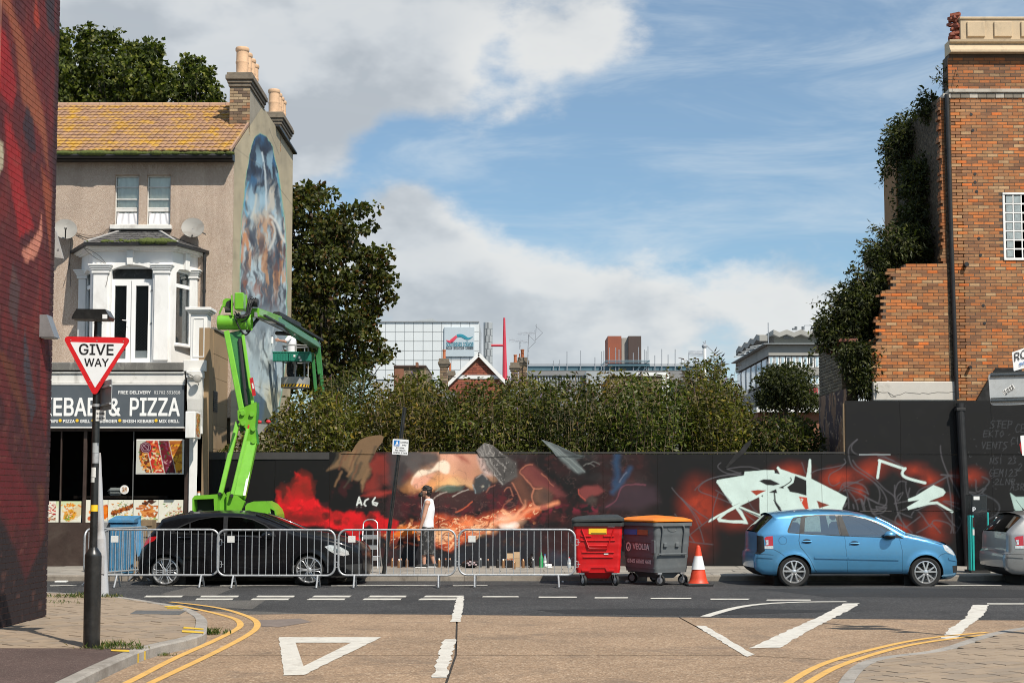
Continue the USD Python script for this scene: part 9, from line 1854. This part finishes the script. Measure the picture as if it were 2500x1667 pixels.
put(numbered(cn,'cone'),*MB().lathe([(.20,.045),(.175,.07),(prof(.12),.14),(prof(.72),.72),(.02,.745),(0,.745)],(0,0,0),28).arr(),'cone_red',smooth=40,world=False); put(numbered(cn,'sleeve'),*MB().lathe([(prof(.31)+.012,.30),(prof(.62)+.003,.60)],(0,0,0),28).arr(),'sign_face',smooth=40,world=False)
YA=30.7; ld=thing('stepladder','small aluminium stepladder with a rounded top rail by the mural','ladder',tuple(wz(*zf3((320,1325)),YA)[:2])+(ZP,)); F_=lambda u,v,Y:wz(*zf3((u,v)),Y)
A1,A2,T1,T2=F_(237,1318,YA),F_(400,1322,YA),F_(262,900,YA+.35),F_(398,900,YA+.35); A1[2]=A2[2]=ZP
MB().tube(np.vstack([[A1],spline([T1,F_(275,872,YA+.37),F_(330,852,YA+.38),F_(385,872,YA+.37),T2],16),[A2]]),.014,8).build('front_frame','alloy',ld,smooth=40)
for v in(1022,1122,1226):f=(1320-v)/420; p,q=A1+(T1-A1)*f,A2+(T2-A2)*f; MB().bar(p,q,.03,.09,b=.006,up=(0,0,1)).build('step','alloy',ld)
b1,b2=F_(250,1300,YA+.75),F_(440,1300,YA+.75); b1[2]=b2[2]=ZP
for p,q in((b1,T1),(b2,T2)):MB().tube([p,q-[0,-.02,.05]],.012,8).build('back_leg','alloy',ld)
MB().tube([b1+(T1-b1)*.25,b2+(T2-b2)*.25],.010,6).build('back_brace','alloy',ld)
mat('can_bronze',(.42,.23,.12),rough=.3,var=.15,metal=.7); mat('can_black',(.02,.018,.018),rough=.35,var=.2); mat('can_grey',(.06,.065,.07),rough=.35,var=.2); mat('cap_copper',(.50,.26,.16),rough=.5); mat('card',(.42,.29,.17),rough=.85,var=.12,scale=8); mat('bag_black',(.012,.012,.013),rough=.3,var=.3,bump=.8,bdist=.02,fine=25); mat('green_plastic',(.01,.28,.07),rough=.2,var=.15,coat=.5); mat('clear_plastic',(.50,.56,.60),rough=.15,var=.1,trans=.4); mat('print_pink',(.42,.32,.33),rough=.7,var=.3,scale=20)
CAN={}
cans=[(540,1302,31.2,'can_bronze','copper','bronze spray can alone below the stepladder side of the post'),(603,1312,30.9,'can_bronze','white','pale capped spray can in a pair left of the man'),(624,1308,31.05,'can_black','copper','black spray can standing behind the pale capped one'),(680,1305,31.1,'can_bronze','copper','bronze spray can nearest the man on his left'),(770,1304,31.2,'can_black','black','black spray can just behind the man, before his hand'),(868,1300,31.3,'can_grey','copper','spray can glimpsed between the legs of the man'),(988,1303,31.15,'can_bronze','white','bronze spray can directly right of the man'),(1050,1303,31.2,'can_black','red','black spray can left of the copper capped one near the barrier gap'),(1093,1303,31.2,'can_black','copper','black spray can with copper cap beside the barrier gap'),(1385,1303,31.2,'can_grey','white','grey spray can next to the black bag'),(1457,1312,30.9,'can_black','copper','black spray can with copper cap between the bag and the box'),(1548,1306,31.0,'can_black','black','plain black spray can left of the cardboard box'),(1602,1308,30.95,'can_bronze','white','bronze spray can touching the cardboard box on its left'),(1644,1308,31.0,'can_black','red','dark spray can in front of the box, left'),(1664,1308,31.0,'can_black','copper','dark spray can in front of the box, middle'),(1684,1308,31.0,'can_black','red','dark spray can in front of the box, right'),(1705,1330,30.4,'can_bronze','copper','bronze spray can standing forward of the cardboard box'),(1793,1308,30.95,'can_bronze','copper','bronze spray can between the cardboard box and the black bag'),(1888,1308,30.95,'can_grey','white','grey spray can in front of the standing black bag')]
for(u,v,Y,m,cap,lab)in cans:
 loc_=(float(F_(u,v,Y)[0]),Y,ZP)
 if(m,cap)in CAN:copy_of(CAN[m,cap],loc_,0,lab); continue
 t=thing('spray_can',lab,'spray can',loc_,group='spray cans along the foot of the mural'); CAN[m,cap]=t
 put(numbered(t,'can'),*MB().lathe([(0,0),(.031,0),(.033,.006),(.033,.145),(.028,.158),(.02,.165),(0,.165)],(0,0,0),16).arr(),m,smooth=40,world=False); put(numbered(t,'cap'),*MB().lathe([(.017,.164),(.017,.185),(.012,.195),(0,.196)],(0,0,0),12).arr(),{'copper':'cap_copper','white':'plate_white','black':'ink','red':'terracotta'}[cap],smooth=40,world=False)
for k,z_ in enumerate((2220,2242)):
 p=ZM(1300,1050,2500)((z_,447)); loc_=(float(wz(*p,YC3+.1)[0]),YC3+.1,zt_cab if False else float(wz(2440,1286,YC3)[2])); t=thing('spray_can',('left' if k==0 else 'right')+' of two white spray cans on the black cabinet','spray can',loc_,group='spray cans along the foot of the mural')
 put(numbered(t,'can'),*MB().lathe([(0,0),(.033,0),(.033,.17),(.02,.19),(0,.19)],(0,0,0),16).arr(),'sign_face',smooth=40,world=False); put(numbered(t,'cap'),*MB().lathe([(.02,.19),(.02,.215),(0,.22)],(0,0,0),12).arr(),'plate_white',smooth=40,world=False)
def bx_(name,lab,u0,u1,v0,v1,Y,d,open_=True):
 p,q=F_(u0,v1,Y),F_(u1,v0,Y); h=q[2]-p[2]; t=thing(name,lab,'box',((p[0]+q[0])/2,Y,ZP)); x0,x1=p[0],q[0]; MB().bb((x0,Y,ZP),(x1,Y+.006,ZP+h)).build('front','card',t); MB().bb((x0,Y+d,ZP),(x1,Y+d+.006,ZP+h)).build('back','card',t); MB().bb((x0,Y+.0061,ZP),(x0+.006,Y+d-.0001,ZP+h)).bb((x1-.006,Y+.0061,ZP),(x1,Y+d-.0001,ZP+h)).build('sides','card',t)
 MB().bar(((x0+x1)/2,Y+d,ZP+h),((x0+x1)/2,Y+d+.03,ZP+h+.13),x1-x0,.005,up=(0,1,0)).build('flap','card',t); MB().bb((x0-.09,Y+.02,ZP+h-.004),(x0-.002,Y+d,ZP+h)).build('flap','card',t)
bx_('cardboard_box','open cardboard box standing behind the spray cans',1632,1700,1228,1300,31.15,.2); bx_('cardboard_box','taller cardboard box side standing right of the open box',1703,1760,1215,1300,31.25,.12)
def bag(lab,u0,u1,v0,Y,seed,pr=None):
 p,q=F_(u0,1305,Y),F_(u1,v0,Y); c_=np.array([(p[0]+q[0])/2,Y,ZP+(q[2]-ZP)/2]); s_=np.array([(q[0]-p[0])/2,.16,(q[2]-ZP)/2]); m=trimesh.creation.icosphere(4); V=m.vertices*(1+.5*(fbm(m.vertices*1.7+seed,4,seed)[:,None]-.5)); V=V*s_; V[:,2]=np.maximum(V[:,2],-s_[2]); t=thing('rubbish_bag',lab,'bag',tuple(c_)); put(numbered(t,'bag'),V,m.faces,'bag_black',smooth=True,world=False); b=MB().cone((0,0,s_[2]*.8),(.02,0,s_[2]*1.15),.03,.05,8); put(numbered(t,'tied_neck'),*b.arr(),'bag_black',world=False)
 if pr:
  for x,z in pr:put(numbered(t,'torn_paper'),*MB().box((x,-s_[1]*1.0,z),(.05,.04,.035),b=.008,rz=x*9).arr(),'print_pink',world=False)
bag('low crumpled black bag with torn paper beside the fourth barrier',1200,1375,1240,31.0,3,((-.05,.02),(.0,.05),(.05,.0),(.08,.03),(.12,-.01),(-.02,-.02))); bag('upright black bag near the green bottle',1838,1915,1192,31.2,5)
def bottle(lab,u,v0,Y,m,cap,lbl=None,r_=.036):
 p=F_(u,v0,Y); h=p[2]-ZP; t=thing('bottle',lab,'bottle',(p[0],Y,ZP)); put(numbered(t,'bottle'),*MB().lathe([(0,0),(r_,0),(r_*1.03,h*.08),(r_,h*.3),(r_*1.02,h*.55),(r_*.85,h*.68),(r_*.4,h*.86),(r_*.36,h*.93),(0,h*.93)],(0,0,0),16).arr(),m,smooth=40,world=False); put(numbered(t,'cap'),*MB().lathe([(r_*.42,h*.92),(r_*.42,h),(0,h)],(0,0,0),12).arr(),cap,smooth=40,world=False)
 if lbl:put(numbered(t,'label'),*MB().lathe([(r_*1.035,h*.34),(r_*1.035,h*.52)],(0,0,0),16).arr(),lbl,smooth=True,world=False)
bottle('tall green plastic bottle near the red bin',1965,1168,31.1,'green_plastic','green_plastic',r_=.043); bottle('clear water bottle with a blue cap right of the green bottle',2000,1185,31.2,'clear_plastic','sign_blue','plate_white'); bottle('water bottle with a red cap beside the red bin',2232,1212,31.0,'clear_plastic','sign_red','plate_white',.042)
t=thing('paper_roll','crumpled white paper roll beside the bottles','paper',tuple(F_(2032,1285,31.0)[:2])+(ZP,)); p=F_(2032,1285,31.0); put(numbered(t,'roll'),*MB().cyl((-.07,0,.04),(.07,.02,.045),.04,14).arr(),'plate_white',smooth=40,world=False); put(numbered(t,'loose_sheet'),*MB().box((.02,-.07,.012),(.12,.08,.02),b=.006,rz=.4).arr(),'plate_white',world=False)
for k,(u,v,z,s_,lab)in enumerate(((141,1337,0,.14,'flattened white carton in the left gutter'),(1440,1336.5,0,.045,'white scrap of paper at the kerb by the fourth barrier'),(1293,1337,0,.03,'tiny white scrap under the bins'),(384,1496,0,.03,'white scrap in the gutter of the left corner'))):p=gz(*D((u,v)),z); t=thing('litter',lab,'litter',tuple(p)); put(numbered(t,'scrap'),*MB().box((0,0,.018),(s_*1.6,s_,.03),b=.006,rz=k).arr(),'plate_white',world=False)
mat('cabinet_blue',(.05,.19,.34),rough=.6,var=.2,scale=5,dirt=(.12,.14,.15),dirtamt=.5,dscale=4)
zb9=ZM(250,1180,900); YB9=28.7; p,q=at(*zb9((55,790)),YB9),at(*zb9((272,345)),YB9); bc=thing('blue_cabinet','worn blue ribbed cabinet with a sloping lid by the shop front','cabinet',((p[0]+q[0])/2,YB9+.25,ZP)); MB().bb((p[0],YB9,ZP),(q[0],YB9+.5,q[2]),b=.02).build('body','cabinet_blue',bc)
for k in range(10):x=p[0]+.035+(q[0]-p[0]-.07)*k/9; MB().bb((x-.012,YB9-.015,ZP+.1),(x+.012,YB9-.0005,q[2]-.1),b=.004).build('rib','cabinet_blue',bc)
MB().prism([(-.03,0),(.53,0),(.53,.13),(-.03,.05)],(p[0]-.02,YB9,q[2]+.001),(0,1,0),(0,0,1),q[0]-p[0]+.04).build('lid','cabinet_blue',bc)
MB().bb((p[0]-.32,YB9+.1,ZP),(p[0]-.03,YB9+.55,q[2]+.02),b=.02).build('grey_side_box','far_grey',bc)
tk=thing('leaning_planks','blue painted planks leaning beside the blue cabinet','planks',tuple(at(*zb9((320,790)),YB9)[:2])+(ZP,))
for(u0,v0,u1,v1,m)in((330,640,285,320,'cabinet_blue'),(360,700,318,318,'cabinet_blue'),(300,790,280,400,'timber')):MB().bar(at(*zb9((u0,v0)),YB9+.1),at(*zb9((u1,v1)),YB9+.35),.10,.025,up=(0,1,0)).build('plank',m,tk)
p,q=at(*zb9((338,410)),YB9+.3),at(*zb9((438,318)),YB9+.3); wb_=thing('wooden_crate','weathered wooden crate standing on its end behind the black car','crate',((p[0]+q[0])/2,YB9+.5,ZP)); MB().bb((p[0]+.01,YB9+.32,ZP),(q[0]-.01,YB9+.7,q[2]-.01)).build('body','timber',wb_)
for k in range(5):MB().bb((p[0]-.0,YB9+.3,q[2]-.13-k*.22),(q[0],YB9+.319,q[2]-.005-k*.22),b=.004).build('slat','timber',wb_)
# ------------------------------------------------------------------ people
import manifold3d as mf
mat('skin',(.46,.245,.165),rough=.55,var=.08,scale=12); mat('hair_dark',(.012,.009,.008),rough=.6,var=.3,scale=30,bump=.8,bdist=.01,fine=90); mat('vest_white',(.74,.74,.76),rough=.9,var=.05,scale=9,bump=.3); mat('trousers_dark',(.018,.018,.019),rough=.9,var=.3,scale=14,dirt=(.26,.25,.24),dirtamt=.7,dscale=11); mat('shoe_black',(.018,.018,.018),rough=.7)
_ico=trimesh.creation.icosphere(2).vertices
def ball_pts(p,r):return np.asarray(p,float)+_ico*np.asarray(r,float)
def limb(chain):
 out=[]
 for(p,r),(q,s)in zip(chain[:-1],chain[1:]):out.append(mf.Manifold.hull_points(np.vstack([ball_pts(p,r),ball_pts(q,s)])))
 return out
def fuse(parts,edge=.02,it=12):
 m=mf.Manifold.batch_boolean(parts,mf.OpType.Add).refine_to_length(edge).to_mesh(); t=trimesh.Trimesh(m.vert_properties[:,:3],m.tri_verts,process=True); trimesh.smoothing.filter_taubin(t,iterations=it); return t
def hand(w,d,down,r,s=1.0):
 """Palm, four fingers and a thumb from the wrist w, pointing along d."""
 d=unit(d); a=unit(np.cross(d,down)); b=np.cross(a,d); P=[mf.Manifold.hull_points(np.vstack([ball_pts(w+d*.02*s+a*x,.015*s)for x in(-.02*s,.02*s)]+[ball_pts(w+d*.085*s+a*x,.013*s)for x in(-.032*s,.032*s)]))]
 for x,L in((-.031,.062),(-.011,.074),(.010,.07),(.030,.054)):k=w+d*.085*s+a*x*s; m1_=k+d*L*.5*s+b*.006; P+=limb([(k,.009*s),(m1_,.0085*s),(m1_+d*L*.45*s+b*.022*s,.007*s)])
 k=w+d*.03*s-a*.026*s; P+=limb([(k,.012*s),(k+d*.03*s-a*.022*s+b*.01,.0105*s),(k+d*.06*s-a*.024*s+b*.018,.0085*s)]); return P
def figure(name,label,loc_,J,top,low,shoes,mask,facing=-1,low_to=.28,top_to=.87):
 t=thing(name,label,'person',loc_); A=lambda k:np.array(J[k],float); f=np.array([facing,0,0.0]); H=A('head'); put_=lambda m,n,mt:put(numbered(t,n),np.array(m.vertices),m.faces,mt,smooth=True,world=False)
 torso=limb([(A('pelvis'),(.125,.16,.10)),(A('waist'),(.115,.15,.10)),(A('chest'),(.12,.17,.12)),(A('upper'),(.085,.15,.07))]); sh=limb([(A('shl'),.062),(A('upper'),.07),(A('shr'),.062)])
 skin=torso+sh+limb([(A('upper'),.06),(A('neck'),.052),(H+[0,0,-.06]-f*.01,.055)])+[mf.Manifold.hull_points(np.vstack([ball_pts(H+[0,0,.02],(.098,.076,.10)),ball_pts(H-[0,0,.045]+f*.03,(.058,.052,.055)),ball_pts(H+f*.055-[0,0,.085],(.026,.028,.02))]))]
 skin+=limb([(H+f*.088+[0,0,.01],.012),(H+f*.112-[0,0,.028],.014)])+[mf.Manifold.hull_points(ball_pts(H+f*.084+[0,0,.035],(.014,.05,.01)))]
 for sd in(-1,1):skin.append(mf.Manifold.hull_points(ball_pts(H-f*.01+[0,sd*.078,-.005],(.022,.012,.033))))
 for sd in('l','r'):skin+=limb([(A('sh'+sd),.055),(A('el'+sd),.042),(A('wr'+sd),.028)])+hand(A('wr'+sd),A('hd'+sd)-A('wr'+sd),(0,1,.2),.01); skin+=limb([(A('hp'+sd),.085),(A('kn'+sd),.056),(A('an'+sd),.038)])+limb([(A('an'+sd),.038),(A('an'+sd)-[0,0,.04]-f*.02,.036),(A('to'+sd),.026)])
 put_(fuse(skin,.016,10),'body','skin')
 infl=lambda ch,e:limb([(p,np.asarray(r)+e)for p,r in ch]); box_=lambda z0,z1:mf.Manifold.cube([3,3,z1-z0],True).translate([0,0,(z0+z1)/2])
 v=mf.Manifold.batch_boolean(infl([(A('pelvis'),(.13,.165,.10)),(A('waist'),(.122,.155,.10)),(A('chest'),(.125,.172,.12)),(A('upper'),(.088,.13,.07))],.016),mf.OpType.Add)^box_(top_to,A('upper')[2]+.075); put_(fuse([v],.02,6),'vest' if mask else 'shirt',top)
 if not mask:put_(fuse(sum([infl([(A('sh'+s),.056),(A('sh'+s)*.35+A('el'+s)*.65,.05)],.014)for s in 'lr'],[]),.02,6),'sleeves',top)
 L_=sum([infl([(A('hp'+s),.098),(A('kn'+s),.074),(A('an'+s),.06)],.018)for s in 'lr'],[])+infl([(A('pelvis'),(.125,.16,.10))],.018); put_(fuse([mf.Manifold.batch_boolean(L_,mf.OpType.Add)^box_(low_to,top_to+.03)],.022,6),'trousers',low)
 for s in 'lr':hm_=fuse(limb([(A('an'+s)-[0,0,.035]-f*.035,.047),(A('an'+s)-[0,0,.03]+f*.03,.045),(A('to'+s),.036)]),.02,4); hm_.vertices[:,2]=np.maximum(hm_.vertices[:,2],.018); put_(hm_,'shoe',shoes); b=MB().bb(np.minimum(A('to'+s),A('an'+s))[[0,1,2]]*[1,1,0]-[.05,.045,0],np.maximum(A('to'+s),A('an'+s))*[1,1,0]+[.05,.045,.022],b=.01); put(numbered(t,'sole'),*b.arr(),'plate_white',world=False)
 hr=fuse([mf.Manifold.hull_points(ball_pts(H+[0,0,.05]-f*.02,(.108,.09,.085))),mf.Manifold.hull_points(ball_pts(H-f*.055+[0,0,-.01],(.068,.088,.085)))],.02,3); n_=fbm(hr.vertices*40,3); hr.vertices+=(hr.vertices-H)*(n_[:,None]-.45)*.6; put_(hr,'hair','hair_dark')
 for sd in(-1,1):put(numbered(t,'eye'),*MB().ball(H+f*.086+[0,sd*.032,.012],(.008,.011,.007),1).arr(),'ink',smooth=True,world=False)
 if mask:
  k=H+f*.10-[0,0,.055]; put(numbered(t,'respirator'),*MB().ball(k,(.05,.052,.048),2).cyl(k+[f[0]*.01,-.05,-.01],k+[f[0]*.03,-.085,-.02],.034,12).cyl(k+[f[0]*.01,.05,-.01],k+[f[0]*.03,.085,-.02],.034,12).arr(),'rubber',smooth=40,world=False); put(numbered(t,'strap'),*MB().tube(spline([k+[0,-.05,0],H+[0,-.085,-.05],H-f*.07-[0,0,.05],H+[0,.085,-.05],k+[0,.05,0]],20),.004,5).arr(),'rubber',smooth=True,world=False)
  put(numbered(t,'earphone_wire'),*MB().tube(spline([k+[0,-.03,-.02],A('chest')+f*.14+[0,-.06,.1],A('waist')+f*.16+[0,-.08,.0]],14),.0035,4).arr(),'plate_white',world=False)
 return t
def zp(zx,zy,y):return((zx-880)/439,y,(1330-zy)/439)
YP=31.0; pl_=wz(*zf3((880,1330)),YP)
figure('person','person in a white vest, dark shorts and a respirator facing left before the mural',(float(pl_[0]),YP,ZP),dict(head=zp(858,612,0),neck=zp(876,672,0),upper=zp(888,708,0),chest=zp(884,780,0),waist=zp(872,880,0),pelvis=zp(872,955,0),shl=zp(876,722,-.18),ell=zp(846,852,-.235),wrl=zp(812,958,-.21),hdl=zp(790,1010,-.2),shr=zp(884,722,.18),elr=zp(886,860,.24),wrr=zp(850,960,.24),hdr=zp(836,1010,.23),hpl=zp(862,975,-.09),knl=zp(842,1150,-.11),anl=zp(848,1292,-.11),tol=zp(785,1316,-.13),hpr=zp(884,975,.09),knr=zp(896,1150,.10),anr=zp(938,1292,.11),tor=zp(880,1316,.12)),'vest_white','trousers_dark','shoe_black',True)
fz=zt0+.035; o_=np.array([cm[0]+.03,YC,fz]); sc_=lambda u,v,y:tuple(np.array([Lp(u,v,YC)[0]-o_[0],y,max(Lp(u,v,YC)[2]-fz,.08)]))
cg=figure('person','person in a white shirt and dark trousers spraying from the lift cage',tuple(o_),dict(head=sc_(668,268,0),neck=sc_(676,305,0),upper=sc_(680,322,0),chest=sc_(682,350,0),waist=sc_(684,410,0),pelvis=sc_(688,450,0),shl=sc_(676,332,-.18),ell=sc_(655,356,-.24),wrl=sc_(612,346,-.10),hdl=sc_(590,342,-.08),shr=sc_(684,332,.18),elr=sc_(680,390,.25),wrr=sc_(650,405,.22),hdr=sc_(635,408,.2),hpl=sc_(684,460,-.09),knl=sc_(676,545,-.1),anl=sc_(690,625,-.1),tol=sc_(668,632,-.11),hpr=sc_(694,460,.09),knr=sc_(692,545,.1),anr=sc_(708,625,.1),tor=sc_(688,632,.11)),'vest_white','trousers_dark','shoe_black',False,low_to=.06,top_to=float(sc_(0,452,0)[2]))
t=thing('spray_can','white spray can held out by the person in the lift cage','spray can',tuple(Lp(560,338,YC-.08)),group=None); put(numbered(t,'can'),*MB().lathe([(0,-.10),(.033,-.10),(.033,.06),(.02,.08),(0,.08)],(0,0,0),14).arr(),'plate_white',smooth=40,world=False); put(numbered(t,'cap'),*MB().lathe([(.02,.08),(.02,.11),(0,.115)],(0,0,0),10).arr(),'can_grey',smooth=40,world=False)
